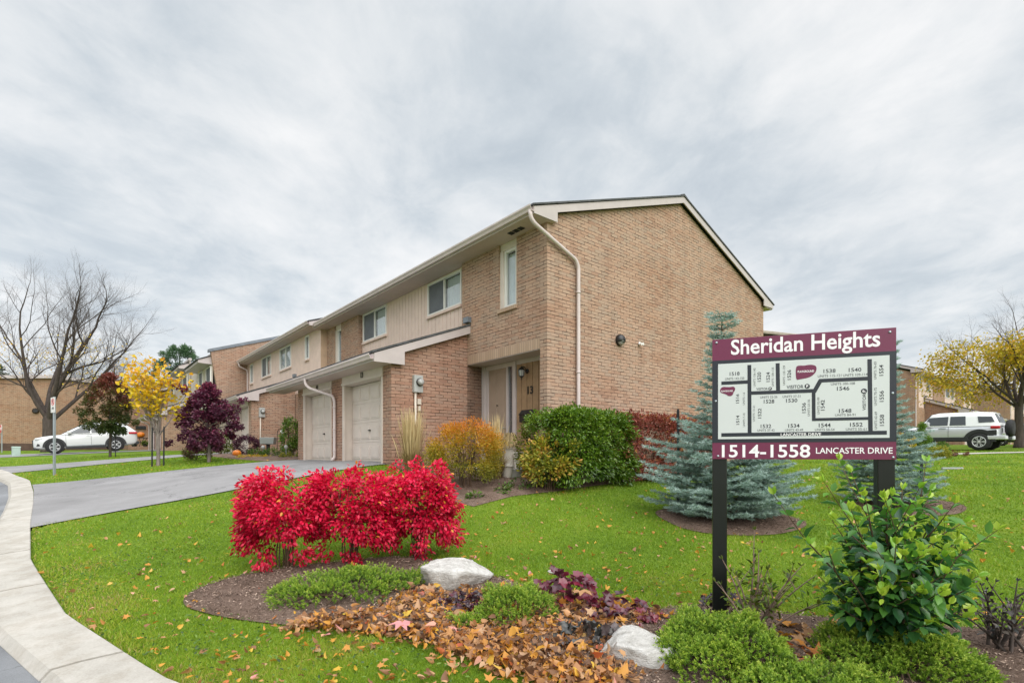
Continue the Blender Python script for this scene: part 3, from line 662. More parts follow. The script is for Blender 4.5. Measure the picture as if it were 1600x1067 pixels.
# ------------------------------------------------------------------ the second block, all boarded upstairs
def build_second():
    dz = 1.3; B = frame_of('second townhouse block with a long boarded upper floor and a garage in shade', dz); zs = 6.68; xf = -.25; y0, y1 = 13.1, 25.1
    hs = [(14.48, 15.0, 5.58, 6.62), (16.95, 18.72, 5.55, 6.62), (20.2, 21.95, 5.55, 6.62), (23.75, 24.4, 5.5, 6.6)]
    boards(xf, y0+.03, y1, 4.2, zs, .155, hs).build('siding_wall', M['siding'], B, .003, dz=dz)
    sd = MB(); 
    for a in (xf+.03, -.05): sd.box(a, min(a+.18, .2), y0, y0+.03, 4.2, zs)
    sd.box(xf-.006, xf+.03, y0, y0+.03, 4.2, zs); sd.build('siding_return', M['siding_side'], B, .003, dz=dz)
    w = MB(); w.quad((xf+.02, y0, .6), (xf+.02, y0, 4.2), (xf+.02, y1, 4.2), (xf+.02, y1, .6)); w.add([(xf+.03, y0+.04, .6), (10.3, y0+.04, .6), (10.3, y0+.04, 6.8), (5.1, y0+.04, 8.6), (xf+.03, y0+.04, 6.8)], [(0, 1, 2, 3, 4)])
    w.build('brick_wall', M['brick'], B, dz=dz)
    for i, h in enumerate(hs):
        n = 2 if h[1]-h[0] > 1 else 1
        window(B, dz, xf, *h, n, frame='white_frame', curtain=(0, 1) if i == 1 else (0,) if n == 2 else (0,), dark=(1,) if i == 2 else (), name='window')
    main_roof(B, dz, xf-.5, 5.0, 10.8, 6.81, .352, y0-.12, y1, zs=zs)
    so = MB(); so.box(xf-.5, xf+.03, y0-.06, y1, zs-.02, zs); so.build('soffit', M['soffit'], B, dz=dz); gutter(B, dz, xf-.5, y0-.1, y1-.1, 6.83)
    pipe(B, dz, [(xf-.56, y1-.35, 6.75), (xf-.5, y1-.35, 6.5), (xf-.1, y1-.3, 6.35), (xf-.06, y1-.3, 6.2), (xf-.06, y1-.3, 4.6), (xf-.2, y1-.3, 4.5)], 'downspout')
    garage(B, dz, -2.1, 16.4, xf, 1.5, 3.82, roof_y=(-.15, 8.6), head=3.9, side_ext=0, spout=False, brick='brick')
    return B
second = build_second()

# ------------------------------------------------------------------ the third block: brick fin wall, pale lapped siding, hooded windows
def build_third():
    dz = 1.4; y0, y1 = 25.1, 43; B = frame_of('third townhouse block with white lapped siding, hooded windows and a leaning brick end wall', dz)
    w = MB()
    for yy in (y0-.02, y0+.24): w.add([(-1.8, yy, .8), (9, yy, .8), (9, yy, 6.9), (3.4, yy, 9.15), (-2.14, yy, 7.25), (-1.8, yy, 5.06)], [(0, 1, 2, 3, 4, 5)])
    w.quad((-1.8, y0-.02, .8), (-1.8, y0+.24, .8), (-1.8, y0+.24, 5.06), (-1.8, y0-.02, 5.06)); w.quad((-1.8, y0-.02, 5.06), (-1.8, y0+.24, 5.06), (-2.14, y0+.24, 7.25), (-2.14, y0-.02, 7.25))
    cell_wall(w, -1.78, y0+.24, y1, .8, 4.6); w.add([(-1.78, y1, .8), (9, y1, .8), (9, y1, 6.9), (3.4, y1, 8.6), (-1.78, y1, 7)], [(0, 1, 2, 3, 4)])
    w.build('brick_wall', M['brick'], B, dz=dz)
    c = MB(); c.prism([(-2.25, 7.2), (3.4, 9.13), (9.2, 6.85), (9.2, 7.0), (3.4, 9.3), (-2.25, 7.36)], y0-.08, y0+.32, 1); c.build('wall_coping', M['flash'], B, dz=dz)
    for a, b, zt, x in ((y0+.24, 32.3, 7.05, -2.02), (32.3, y1, 7.75, -2.1)):
        laps(x, a, b, 4.4, zt).build('lap_siding', M['lap'], B, dz=dz)
        f = MB(); f.box(x-.07, x+.1, a+.01, b-.01, zt, zt+.14); f.box(x, x+.4, b-.04, b-.005, 4.4, zt); f.box(x-.03, x+.05, b-.1, b+.02, 4.4, zt); f.build('parapet_trim', M['trim'], B, dz=dz)
    for a, b, c, d, x in ((25.5, 26.85, 5.55, 6.5, -2.07), (28.0, 29.2, 5.55, 6.5, -2.07), (33.2, 35.0, 6.05, 6.95, -2.15), (39.6, 41.2, 6.05, 6.95, -2.15)):
        window(B, dz, x, a, b, c, d, 1, curtain=(), dark=(0,), frame='white_frame', sill_mat='trim')
    for a, b, z in ((25.36, 30.0, 6.55), (32.6, 38, 7.15), (38.8, 42.8, 7.15)):
        h = MB(); h.prism([(-2.72, z+.04), (-1.98, z), (-1.98, z+.5), (-2.72, z+.2)], a, b, 1); h.build('window_hood', M['trim'], B, .01, dz=dz)
        s = MB(); s.prism([(-2.80, z+.185), (-1.98, z+.52), (-1.98, z+.57), (-2.80, z+.235)], a-.05, b+.05, 1); s.build('hood_roof', M['shingle'], B, dz=dz)
    r = MB(); r.prism([(-1.95, 7.1), (3.4, 8.9), (9, 7.0), (9, 6.9), (3.4, 8.8), (-1.95, 7.0)], y0+.3, y1, 1); r.build('roof', M['shingle'], B, dz=dz)
    garage(B, dz, -3.9, 30.3, -1.78, 1.62, 3.9, roof_y=(-.15, 8.4), head=3.9, side_ext=0, brick='brick', spout=False)
    for y in (30.6, 33.9, 36.9):
        pipe(B, dz, [(-4.45, y+.3, 3.95), (-4.45, y+.28, 3.8), (-4.0, y, 3.55), (-3.96, y, 3.4), (-3.96, y, 1.75), (-4.05, y, 1.65)], 'downspout')
    return B
third = build_third()

# ------------------------------------------------------------------ the broad brick building at the end of the road
def build_end():
    loc = (-40.7, 46.0); zb = 1.6; B = thing('brick_building', 'broad plain brick gable wall behind the large bare tree', 'building', (*loc, zb), HROT)
    # local x runs to the right along the wall, y away from the camera
    w = MB(); w.add([(-16, 0, 0), (20, 0, 0), (20, 0, 5.1), (0, 0, 6.55), (-16, 0, 5.1), (-16, 14, 0), (20, 14, 0), (20, 14, 5.1), (-16, 14, 5.1)], [(0, 1, 2, 3, 4), (1, 6, 7, 2), (0, 4, 8, 5)])
    w.build('brick_wall', M['brick_far'], B)
    p = MB(); p.box(-16.05, 20.05, -.05, .1, -.5, .75); p.build('plinth', paint('plinth', (.10, .062, .048), .9, .1), B)
    r = MB(); r.prism([(-16.3, 5.05), (0, 6.53), (20.3, 5.05), (20.3, 5.3), (0, 6.8), (-16.3, 5.3)], -.3, 14, 1); r.build('roof', M['trim'], B)
    l = MB(); l.lathe([(.0, -.26), (.16, -.26), (.24, -.1), (.24, 0)], (-1.2, 0, 3.6), 14, 1); l.build('wall_lamp', M['black'], B)
    s = MB(); s.box(3.3, 4.2, -.04, .0, 1.9, 2.7); s.build('notice_board', M['white_frame'], B, .01)
    return B
build_end()
# ------------------------------------------------------------------ blocks on the right, far side of the lawn
def build_right(label, loc, zb, L, bays, gy):
    B = frame_of(label, zb, loc=loc, rz=math.atan2(UL[1], UL[0]), sy=-1); e = 5.3; H = lambda q: q
    w = MB(); cell_wall(w, 0, 0, L, -.8, e, [(b[0], b[1], 2.9, e, .12) for b in bays]); w.add([(0, 0, -.8), (9.5, 0, -.8), (9.5, 0, e), (4.75, 0, e+1.7), (0, 0, e)], [(0, 1, 2, 3, 4)]); w.add([(0, L, -.8), (9.5, L, -.8), (9.5, L, e), (4.75, L, e+1.7), (0, L, e)], [(0, 1, 2, 3, 4)])
    w.build('brick_wall', M['brick_far'], B)
    for a, b, *ws in bays:
        boards(.05, a, b, 2.9, e, .16, [(c, d, 4.2, 5.2) for c, d in ws]).build('siding_wall', M['siding'], B)
        for c, d in ws: window(B, 0, .05, c, d, 4.2, 5.2, 1, curtain=(0,) if c < 3 else (), dark=() if c < 3 else (0,), sill=False)
    main_roof(B, 0, -.5, 4.75, 10, e+.14, .352, -.15, L+.15, zs=e, both=True); s = MB(); s.box(-.5, .05, -.1, L, e-.02, e); s.build('soffit', M['soffit'], B); gutter(B, 0, -.5, -.1, L, e+.15)
    pipe(B, 0, [(-.56, .05, e+.05), (-.5, .05, e-.2), (-.1, .1, e-.4), (-.06, .1, e-.6), (-.06, .1, .2), (-.2, .1, .1)], 'downspout')
    for g in gy: garage(B, 0, -2.2, g, 0, 0, 2.42, roof_y=(-.13, 7.2), head=2.42, side_ext=0, spout=False)
build_right('far townhouse block right of the sign, behind the silver off-road car', (28.6, 36.8), 1.95, 22, [(1.2, 5.6, (1.5, 2.2), (3.6, 4.6)), (9.5, 14, (10, 11.4), (12, 13.2)), (17, 21, (18, 19.5))], (3.0, 12))
build_right('farthest townhouse block behind the trunk of the yellow tree', (49.5, 51.5), 2.1, 20, [(1.2, 5.6, (1.5, 2.6), (3.6, 4.6)), (9.5, 14, (10, 11.4), (12, 13.2))], (4, ))
def build_behind():
    a = math.atan2(2.66, -1); B = thing('townhouse_block', 'house roof just showing between the gable wall and the sign', 'townhouses', (13.3, 30.4, 1.4), a, 'brick townhouse blocks'); B.scale = (1, -1, 1); e = 7.3
    w = MB(); w.box(0, 8, 0, 9, -.8, e-.1); w.build('brick_wall', M['brick_far'], B)
    main_roof(B, 0, -.4, 4, 8.4, e, .2, -.15, 9.15, zs=e-.14, both=True, ret=.3); gutter(B, 0, -.4, -.1, 9, e+.02)
build_behind()
# ================================================================== plants
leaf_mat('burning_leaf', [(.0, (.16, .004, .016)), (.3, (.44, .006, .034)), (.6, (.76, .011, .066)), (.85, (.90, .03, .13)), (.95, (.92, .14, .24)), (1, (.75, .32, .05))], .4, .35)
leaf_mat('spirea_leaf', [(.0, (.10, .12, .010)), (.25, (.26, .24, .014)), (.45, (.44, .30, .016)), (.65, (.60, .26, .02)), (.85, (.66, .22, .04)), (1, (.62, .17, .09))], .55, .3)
leaf_mat('hedge_leaf', [(.0, (.03, .075, .008)), (.3, (.08, .165, .014)), (.55, (.14, .25, .02)), (.78, (.22, .32, .03)), (.92, (.36, .34, .05)), (1, (.42, .26, .04))], .32, .25, .5)
leaf_mat('red_hedge_leaf', [(.0, (.08, .06, .02)), (.3, (.20, .06, .035)), (.55, (.32, .075, .06)), (.75, (.38, .13, .06)), (.88, (.52, .30, .03)), (1, (.20, .22, .03))], .5, .25)
leaf_mat('olive_leaf', [(.0, (.05, .075, .012)), (.35, (.12, .16, .02)), (.65, (.24, .26, .025)), (.88, (.42, .36, .03)), (1, (.50, .28, .05))], .5, .3)
leaf_mat('straw', [(.0, (.22, .15, .06)), (.5, (.48, .36, .17)), (1, (.70, .56, .32))], .7, .3)
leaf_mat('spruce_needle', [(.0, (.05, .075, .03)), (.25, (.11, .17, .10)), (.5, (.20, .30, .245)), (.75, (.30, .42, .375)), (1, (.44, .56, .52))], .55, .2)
leaf_mat('juniper_leaf', [(.0, (.035, .075, .010)), (.25, (.095, .19, .022)), (.5, (.18, .32, .030)), (.75, (.29, .44, .042)), (.93, (.44, .54, .07)), (1, (.24, .14, .06))], .5, .3)
leaf_mat('dogwood_leaf', [(.0, (.015, .06, .028)), (.3, (.035, .12, .04)), (.55, (.085, .23, .035)), (.78, (.22, .44, .035)), (1, (.44, .58, .06))], .33, .35, .5)
leaf_mat('heuchera_leaf', [(.0, (.018, .014, .018)), (.3, (.05, .014, .026)), (.55, (.12, .016, .034)), (.8, (.22, .025, .05)), (1, (.30, .06, .085))], .35, .25, .6)
leaf_mat('dark_heuchera_leaf', [(.0, (.02, .022, .02)), (.4, (.05, .048, .042)), (.7, (.085, .05, .05)), (1, (.13, .11, .09))], .35, .2, .6)
leaf_mat('litter_leaf', [(.0, (.12, .055, .025)), (.18, (.27, .13, .06)), (.36, (.48, .225, .085)), (.5, (.52, .33, .19)), (.62, (.56, .24, .045)), (.76, (.60, .30, .03)), (.86, (.50, .09, .04)), (.93, (.66, .44, .04)), (1, (.70, .30, .30))], .6, .25)
leaf_mat('yellow_leaf', [(.0, (.28, .22, .015)), (.3, (.52, .42, .02)), (.6, (.74, .54, .02)), (.85, (.78, .42, .02)), (1, (.66, .26, .03))], .5, .35)
leaf_mat('gold_leaf', [(.0, (.17, .18, .014)), (.35, (.40, .34, .018)), (.7, (.64, .46, .022)), (1, (.62, .30, .03))], .5, .35)
leaf_mat('plum_leaf', [(.0, (.035, .012, .022)), (.4, (.10, .022, .052)), (.7, (.19, .034, .075)), (.9, (.40, .05, .095)), (1, (.52, .07, .11))], .5, .3)
leaf_mat('pear_leaf', [(.0, (.02, .04, .012)), (.35, (.055, .085, .016)), (.55, (.10, .08, .024)), (.75, (.16, .045, .032)), (1, (.26, .07, .05))], .4, .25)
leaf_mat('pine_needle', [(.0, (.03, .07, .03)), (.5, (.07, .15, .065)), (1, (.13, .23, .10))], .6, .15)
leaf_mat('dark_needle', [(.0, (.012, .026, .010)), (.5, (.03, .06, .022)), (1, (.06, .11, .045))], .6, .1)
leaf_mat('green_leaf', [(.0, (.03, .06, .012)), (.5, (.08, .16, .02)), (1, (.17, .27, .03))], .45, .3)
leaf_mat('grass_blade', [(.0, (.045, .085, .006)), (.25, (.115, .215, .012)), (.5, (.205, .335, .018)), (.72, (.31, .42, .03)), (.88, (.42, .42, .06)), (1, (.42, .30, .13))], .5, .35)
bark_mat('bark', (.085, .068, .06)); bark_mat('grey_bark', (.22, .185, .165), 14); bark_mat('brown_bark', (.115, .075, .05), 12); bark_mat('cut_bark', (.24, .17, .13), 14)

def blob_points(n, lobes, jitter=.9):
    """points in a union of small lobes: array of (x, y, z, r)"""
    lobes = np.asarray(lobes); w = lobes[:, 3]**2; k = RNG.choice(len(lobes), n, p=w/w.sum())
    d = rdir(n); r = RNG.random(n)**.45*lobes[k, 3]
    return lobes[k, :3]+d*r[:, None], d, k
def shell_lobes(n, rx, ry, h, z0=.0, pw=2.6, rad=(.14, .24), inner=.75, top_bias=.35):
    """lobe centres near the skin of a rounded box of half-widths rx, ry from z0 to h"""
    d = rdir(n*2); d = d[d[:, 2] > -.75][:n]
    s = 1/(np.abs(d[:, 0])**pw+np.abs(d[:, 1])**pw+np.abs(d[:, 2])**pw)**(1/pw); f = inner+(1-inner)*RNG.random(len(d))
    p = d*(s*f)[:, None]; r = RNG.uniform(*rad, len(d))
    return np.stack([p[:, 0]*(rx-r*.6), p[:, 1]*(ry-r*.6), z0+(p[:, 2]+1)/2*(h-z0-r*.6), r], 1)
def stems(n, h, spread, r0=.012, base=.08, seg=5, fork=2, lean=(0, 0)):
    m = MB()
    for i in range(n):
        a = random.uniform(0, 2*pi); b = random.uniform(.2, 1)*base; p = Vector((cos(a)*b, sin(a)*b, -.03)); a += random.uniform(-.5, .5)
        end = Vector((cos(a)*spread[0]*random.uniform(.3, 1)+lean[0], sin(a)*spread[1]*random.uniform(.3, 1)+lean[1], h*random.uniform(.75, 1)))
        pts = []
        for k in range(seg+1):
            t = k/seg; q = p.lerp(end, t); q.x -= (end.x-p.x)*.35*sin(pi*t); q.y -= (end.y-p.y)*.35*sin(pi*t)
            pts.append(q+Vector((random.gauss(0, .012), random.gauss(0, .012), 0))*(1 if k else 0))
        m.tube(pts, [r0*(1-.75*k/seg) for k in range(seg+1)], 5, False)
        for f in range(fork):
            k = random.randint(2, seg-1); q = pts[k]; d = Vector((random.gauss(0, 1), random.gauss(0, 1), 1.1)).normalized()*h*random.uniform(.2, .4)
            m.tube([q, q+d*.5+Vector((0, 0, .02)), q+d], [r0*.5, r0*.38, r0*.15], 4, False)
    return m
def shrub(name, label, cat, base, rx, ry, h, n, L, Wd, mat, lobes=None, nl=60, shape='diamond', tone=None, stem=None, group=None, part='foliage', bark='brown_bark', rad=(.14, .24), z0=.05, droop=.0, rz=0.0, out=.8, inner=.75, pw=2.6):
    t = thing(name, label, cat, base, rz, group)
    lb = shell_lobes(nl, rx, ry, h, z0, rad=rad, inner=inner, pw=pw) if lobes is None else lobes
    P, d, k = blob_points(n, lb); P[:, 2] = np.maximum(P[:, 2], .02)
    c = np.array([0, 0, h*.45]); D = nrm(nrm(P-c)*out+d*.5+RNG.normal(size=P.shape)*.45+np.array([0, 0, -droop]))
    N = nrm(nrm(P-c)*.6+RNG.normal(size=P.shape)*.55+np.array([0, 0, .7]))
    rel = np.clip(P[:, 2]/h, 0, 1); tn = RNG.random(n) if tone is None else tone(rel, P, RNG.random(n), RNG.random(len(lb))[k])
    me = leaf_mesh(part, P, D, N, L*RNG.uniform(.7, 1.25, n), Wd*RNG.uniform(.75, 1.2, n), np.clip(tn, 0, 1), shape)
    obj(part, me, M[mat], t)
    if stem: stem.build('stems', M[bark], t, smooth=True)
    return t

# ---- three burning bushes in a row
def burning():
    rows = [((445, 888), .58, .46, 1.16, 'crimson burning bush, leftmost of three in the soil bed, leafless at its foot'),
            ((548, 884), .57, .45, 1.20, 'crimson burning bush, middle one of three, its bare stems spreading from one foot'),
            ((653, 872), .57, .48, 1.22, 'crimson burning bush nearest the pale boulder, leaves right down to the ground')]
    for i, (px, rx, ry, h, lab) in enumerate(rows):
        b = at(*px); lb = shell_lobes(95 if i < 2 else 150, rx, ry, h, .21 if i < 2 else .05, rad=(.07, .15), inner=.66 if i < 2 else .42, pw=3.4)
        side = np.array([[-.42, -.1, .3, .14], [-.3, .2, .2, .12], [.3, -.25, .22, .13], [-.1, -.3, .16, .13]]) if i == 0 else np.array([[-.28, -.1, .2, .12], [.1, -.2, .1, .12], [.3, .1, .25, .12], [0, -.05, .14, .10]])
        lb = np.concatenate([lb, side])
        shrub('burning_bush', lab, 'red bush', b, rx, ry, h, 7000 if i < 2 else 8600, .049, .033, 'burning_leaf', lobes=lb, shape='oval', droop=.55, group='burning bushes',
              tone=lambda rel, P, r, l: np.where(r > .975, 1.0, .12+.42*r+.18*l+.42*np.clip(rel-.25, 0, 1)*r**.4), stem=stems(11, h*.92, (rx*.95, ry*.9), .0105, .10, 6, 4), bark='brown_bark')  # higher leaves are brighter: light on the top put into the tone
burning()
# ---- in front of the house
def house_front():
    b = at(727, 762); hh = zat(652, b.y)-b.z
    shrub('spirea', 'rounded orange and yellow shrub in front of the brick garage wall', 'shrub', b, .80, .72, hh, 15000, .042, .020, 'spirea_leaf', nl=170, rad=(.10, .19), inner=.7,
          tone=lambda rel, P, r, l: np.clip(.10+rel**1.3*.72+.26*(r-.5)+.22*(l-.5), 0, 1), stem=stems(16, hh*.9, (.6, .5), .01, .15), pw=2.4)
    # green and burgundy hedge along the gable wall
    rz = math.atan2(VR[1], VR[0])
    def hedge(u, v0, v1, mat, label, n, dens, tone, h0, L, Wd, shape='oval'):
        x, y = W(u, (v0+v1)/2); z = gz(x, y); l = (v1-v0)/2; lb = []
        for i in range(dens):
            f = random.random(); xx = random.uniform(-l, l)
            if f < .45: lb.append((xx, random.uniform(-.5, .5), h0*random.uniform(.86, .97), random.uniform(.1, .2)))
            elif f < .85: lb.append((xx, -.5+random.uniform(-.08, .12), h0*random.uniform(.08, .95), random.uniform(.1, .22)))
            elif f < .95: lb.append((-l+random.uniform(-.1, .1), random.uniform(-.5, .4), h0*random.uniform(.1, .9), random.uniform(.1, .2)))
            else: lb.append((l, random.uniform(-.5, .4), h0*random.uniform(.1, .9), random.uniform(.1, .2)))
        st = MB()
        for i in range(int(l*14)):
            a = random.uniform(-l, l); q = random.uniform(-.25, .25); st.tube([(a, q, -.05), (a+random.gauss(0, .1), q-.1, h0*.45), (a+random.gauss(0, .25), q+random.uniform(-.35, .2), h0*.85)], [.016, .011, .005], 5, False)
        # the camera-side of the hedge is local -y once the frame is turned along the wall
        shrub('hedge', label, 'hedge', (x, y, z), l, .55, h0, n, L, Wd, mat, lobes=np.array(lb), shape=shape, rz=rz, tone=tone, stem=st, droop=.3, group='hedge along the gable wall')
    hedge(-.85, -.85, 1.15, 'hedge_leaf', 'glossy green clipped hedge beside the front door, against the gable wall', 24000, 300, lambda rel, P, r, l: np.clip(.0+.46*r+.34*l+.12*rel+.12*(P[:, 0] > .8)*r, 0, 1), 1.46, .075, .034)
    hedge(-.85, 1.05, 5.0, 'red_hedge_leaf', 'burgundy and gold hedge between the green hedge and the blue spruce', 22000, 300, lambda rel, P, r, l: np.clip(.1+.5*r+.35*l+.1*(P[:, 0]/2), 0, 1), 1.42, .07, .036)
    b = at(858, 768); hh = zat(662, b.y)-b.z
    shrub('yellow_shrub', 'loose olive and yellow shrub below the green hedge, right of the pots', 'shrub', b, .66, .48, hh*.84, 3200, .075, .042, 'olive_leaf', nl=60, rad=(.1, .2), shape='oval', inner=.55,
          tone=lambda rel, P, r, l: np.clip(.26+.5*r+.35*l+.2*(1-rel)*r, 0, 1), stem=stems(12, hh*.8, (.5, .35), .008, .1))
    b2 = at(826, 748)
    shrub('young_shrub', 'thin light green shrub standing before the mailbox', 'shrub', b2, .34, .3, 1.22, 700, .07, .04, 'olive_leaf', nl=30, rad=(.08, .16), shape='oval', inner=.5, tone=lambda rel, P, r, l: .2+.3*r+.15*l, stem=stems(9, 1.1, (.25, .2), .007, .06))
    # feather reed grass
    for px, top, n, wd, lab in (((645, 738), 632, 420, .22, 'tall straw coloured feather grass under the electric meter of number 13'), ((772, 748), 642, 260, .18, 'straw coloured feather grass between the orange shrub and the door')):
        b = at(*px); h = zat(top, b.y)-b.z; t = thing('feather_grass', lab, 'ornamental grass', b, 0, 'feather grasses'); P = np.stack([RNG.normal(0, .07, n), RNG.normal(0, .07, n), np.zeros(n)], 1)
        a = RNG.uniform(0, 2*pi, n); sp = np.abs(RNG.normal(0, wd, n)); Hh = h*RNG.uniform(.55, 1, n); vs, fs, tn = [], [], []
        for i in range(n):
            p = P[i]; d = np.array([cos(a[i])*sp[i], sin(a[i])*sp[i], Hh[i]]); s = np.array([-sin(a[i]), cos(a[i]), 0])*.006; k = len(vs); q = p+d*.6; q[2] += .06
            w2 = s*(2.6 if i % 2 else .8); vs += [p-s, p+s, q+w2, q-w2, p+d]; fs += [(k, k+1, k+2), (k, k+2, k+3), (k+3, k+2, k+4)]; tn += [.3*RNG.random()]*2+[.5+.4*RNG.random()]*2+[.9]
        obj('blades', np_mesh('blades', np.array(vs), np.array(fs), tn), M['straw'], t)
        n2 = 260; a2 = RNG.uniform(0, 2*pi, n2); leaf = leaf_mesh('basal_leaves', np.stack([RNG.normal(0, .06, n2), RNG.normal(0, .06, n2), np.zeros(n2)], 1), np.stack([np.cos(a2)*.5, np.sin(a2)*.5, np.ones(n2)*1.1], 1), np.stack([np.cos(a2), np.sin(a2), np.zeros(n2)], 1), RNG.uniform(.35, .7, n2), .02, RNG.random(n2)*.5, 'blade')
        obj('basal_leaves', leaf, M['straw'], t)
    # pots
    paint('pot', (.66, .62, .55), .6, .05, 5, .1)
    for (px, py), h, r, lab, pl in (((797, 738), .60, .17, 'tall square-shouldered white pot holding dried grass by the front door', 1), ((812, 741), .50, .15, 'white tapering pot standing right of the tall dried grass pot', 0), ((792, 746), .26, .15, 'low white bowl-shaped pot in front of the tall pot', 0)):
        b = at(px, py); t = thing('plant_pot', lab, 'plant pot', b, 0, 'white pots by the door')
        m = MB(); m.lathe([(r*.62, 0), (r*.66, .02), (r*.92, h*.88), (r*1.04, h*.9), (r*1.04, h), (r*.9, h), (r*.86, h*.9), (0, h*.88)], (0, 0, 0), 24); m.build('pot', M['pot'], t, smooth=False, bevel=.004)
        s = MB(); s.lathe([(0, h*.885), (r*.86, h*.89), (0, h*.92)], (0, 0, 0), 16); s.build('soil', M['mulch'], t)
        if pl:
            g = thing('dried_plant', 'dried brown grass spilling over the tall white pot', 'plant', b+Vector((0, 0, h*.9))); n = 500
            a = RNG.uniform(0, 2*pi, n); vs, fs, tn = [], [], []
            for i in range(n):
                R_ = RNG.uniform(.08, .32); H_ = RNG.uniform(.12, .38); s = np.array([-sin(a[i]), cos(a[i]), 0])*.006; k = len(vs); dd = np.array([cos(a[i]), sin(a[i]), 0])
                for tt, hh_ in ((0, 0), (.45, H_), (1, H_*.35-.05)): vs += [dd*R_*tt-s+np.array([0, 0, hh_]), dd*R_*tt+s+np.array([0, 0, hh_])]
                fs += [(k, k+1, k+3), (k, k+3, k+2), (k+2, k+3, k+5), (k+2, k+5, k+4)]; tn += [RNG.random()*.6]*6
            obj('blades', np_mesh('blades', np.array(vs), np.array(fs), tn), M['straw'], g)
    b = at(806, 744); t = thing('paving_brick', 'loose brown brick lying at the foot of the white pots', 'brick', b, .5); m = MB(); m.box(-.11, .11, -.05, .05, 0, .065); m.box(-.1, .12, -.05, .05, .066, .12); m.build('bricks', M['brick_pink'], t, .006)
    for px, py, s, lab in ((741, 780, .16, 'small green weed on the bare soil left of the bed edge'), (786, 771, .2, 'low green weed on the bare soil under the orange shrub'), (812, 764, .22, 'low leafy green plant on the soil below the pots')):
        b = at(px, py); shrub('weed', lab, 'weed', b, s, s, s*.9, 130, .06, .03, 'green_leaf', nl=10, rad=(.04, .08), shape='oval', group='weeds in the house bed', z0=.0)
house_front()

# ---- blue spruces
def spruce(label, base, H, R0, seed, stakes):
    rng = np.random.default_rng(seed); t = thing('blue_spruce', label, 'spruce', base, 0, 'blue spruces')
    m = MB(); m.tube([(0, 0, -.05), (.01, 0, H*.4), (-.01, .01, H*.8), (0, 0, H)], [.055, .04, .018, .004], 8, False); m.build('trunk', M['brown_bark'], t, smooth=True)
    br = MB(); tips = []
    z = .14
    while z < H*.97:
        f = z/H; rad = R0*float(np.interp(f, (0, .06, .2, .35, .44, .55, .69, .80, .86, .93, 1), (.80, .95, 1, .86, .52, .29, .17, .13, .06, .13, .04))); nb = int(12-5*f); off = rng.uniform(0, 6.28)
        for i in range(nb):
            a = off+2*pi*i/nb+rng.normal(0, .15); L = rad*rng.uniform(.6, 1.2)+.05; rise = .10+.55*f**1.5
            d = np.array([cos(a), sin(a), 0]); p0 = np.array([0, 0, z]); pts = [p0+d*L*s+np.array([0, 0, L*rise*s-.22*L*s*(1-s)*(1-f)-(1-f)*.05*L*s]) for s in (0, .35, .7, 1)]
            br.tube(pts, [.014*(1-f)+.004, .010*(1-f)+.003, .006, .003], 4, False); ns = max(2, int(L/.105))
            for k in range(1, ns+1):
                s = k/ns; s = .18+.82*s; c = np.array(pts[0])*0+[np.interp(s, (0, .35, .7, 1), [q[j] for q in pts]) for j in range(3)]
                l2 = (.11+.42*L*(1-s))*rng.uniform(.7, 1.2); 
                for sg in (-1, 1):
                    sd = np.array([-sin(a), cos(a), 0])*sg; dd = d*.75+sd*.8+np.array([0, 0, rng.uniform(-.12, .22)]); dd /= np.linalg.norm(dd); n3 = max(1, int(l2/.095))
                    for q in range(n3): tips.append((c+dd*l2*(q/max(1, n3)), dd, .115, s))
                if k == ns: tips.append((c, d+np.array([0, 0, .25]), .12, 1.0))
                else: tips.append((c, d, .10, s*.7))
        z += .10+.05*f
    tips.append((np.array([0, 0, H*.93]), np.array([0, 0, 1.0]), .2, 1)); tips.append((np.array([0, 0, H*.86]), np.array([0, 0, 1.0]), .16, 1))
    br.build('branches', M['brown_bark'], t, smooth=True)
    T = len(tips); C = np.array([q[0] for q in tips]); Dd = nrm(np.array([q[1] for q in tips])); Ls = np.array([q[2] for q in tips]); S = np.array([q[3] for q in tips])
    k = 30; i = np.repeat(np.arange(T), k); u = rng.random(len(i)); P = C[i]+Dd[i]*(u*Ls[i])[:, None]; rr = nrm(rng.normal(size=P.shape)); rr[:, 2] = rr[:, 2]*.8+.18
    D = nrm(Dd[i]*.75+rr*.95+np.array([0, 0, .15])); tip_t = rng.random(T)
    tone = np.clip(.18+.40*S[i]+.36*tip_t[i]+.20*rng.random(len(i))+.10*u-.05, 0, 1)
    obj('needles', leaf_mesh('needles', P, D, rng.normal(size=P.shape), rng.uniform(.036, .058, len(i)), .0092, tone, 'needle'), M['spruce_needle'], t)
    for dx, dy, h, lab in stakes:
        x, y = base[0]+dx, base[1]+dy; s = thing('stake', lab, 'stake', (x, y, gz(x, y)), 0, 'black tree stakes'); m = MB(); m.tube([(0, 0, -.1), (.0, 0, h*.98), (0, 0, h)], [.025, .025, .018], 8); m.build('rod', M['black_matt'], s)
        m = MB(); m.tube([(0, 0, h*.8), (-dx*.5, -dy*.5, h*.8-.02), (-dx*.95, -dy*.95, h*.8)], .008, 5); m.build('tie', M['black_matt'], s)
S1 = at(1128, 812); S2 = atd(1384, 9.7)
print('spruce', S1, S2, zat(488, S1.y)-S1.z, zat(503, S2.y)-S2.z)
spruce('tall blue spruce behind the left post of the estate sign', S1, zat(488, S1.y)-S1.z, 1.06, 3, [(.62, -.12, .95, 'black stake right of the spruce behind the left sign post'), (-.55, .5, 1.75, 'black stake half hidden behind the left spruce, before the burgundy hedge')])
spruce('blue spruce half hidden behind the right end of the estate sign', S2, zat(528, S2.y)-S2.z, .70, 5, [(.55, -.15, 1.02, 'black stake at the foot of the spruce right of the sign')])

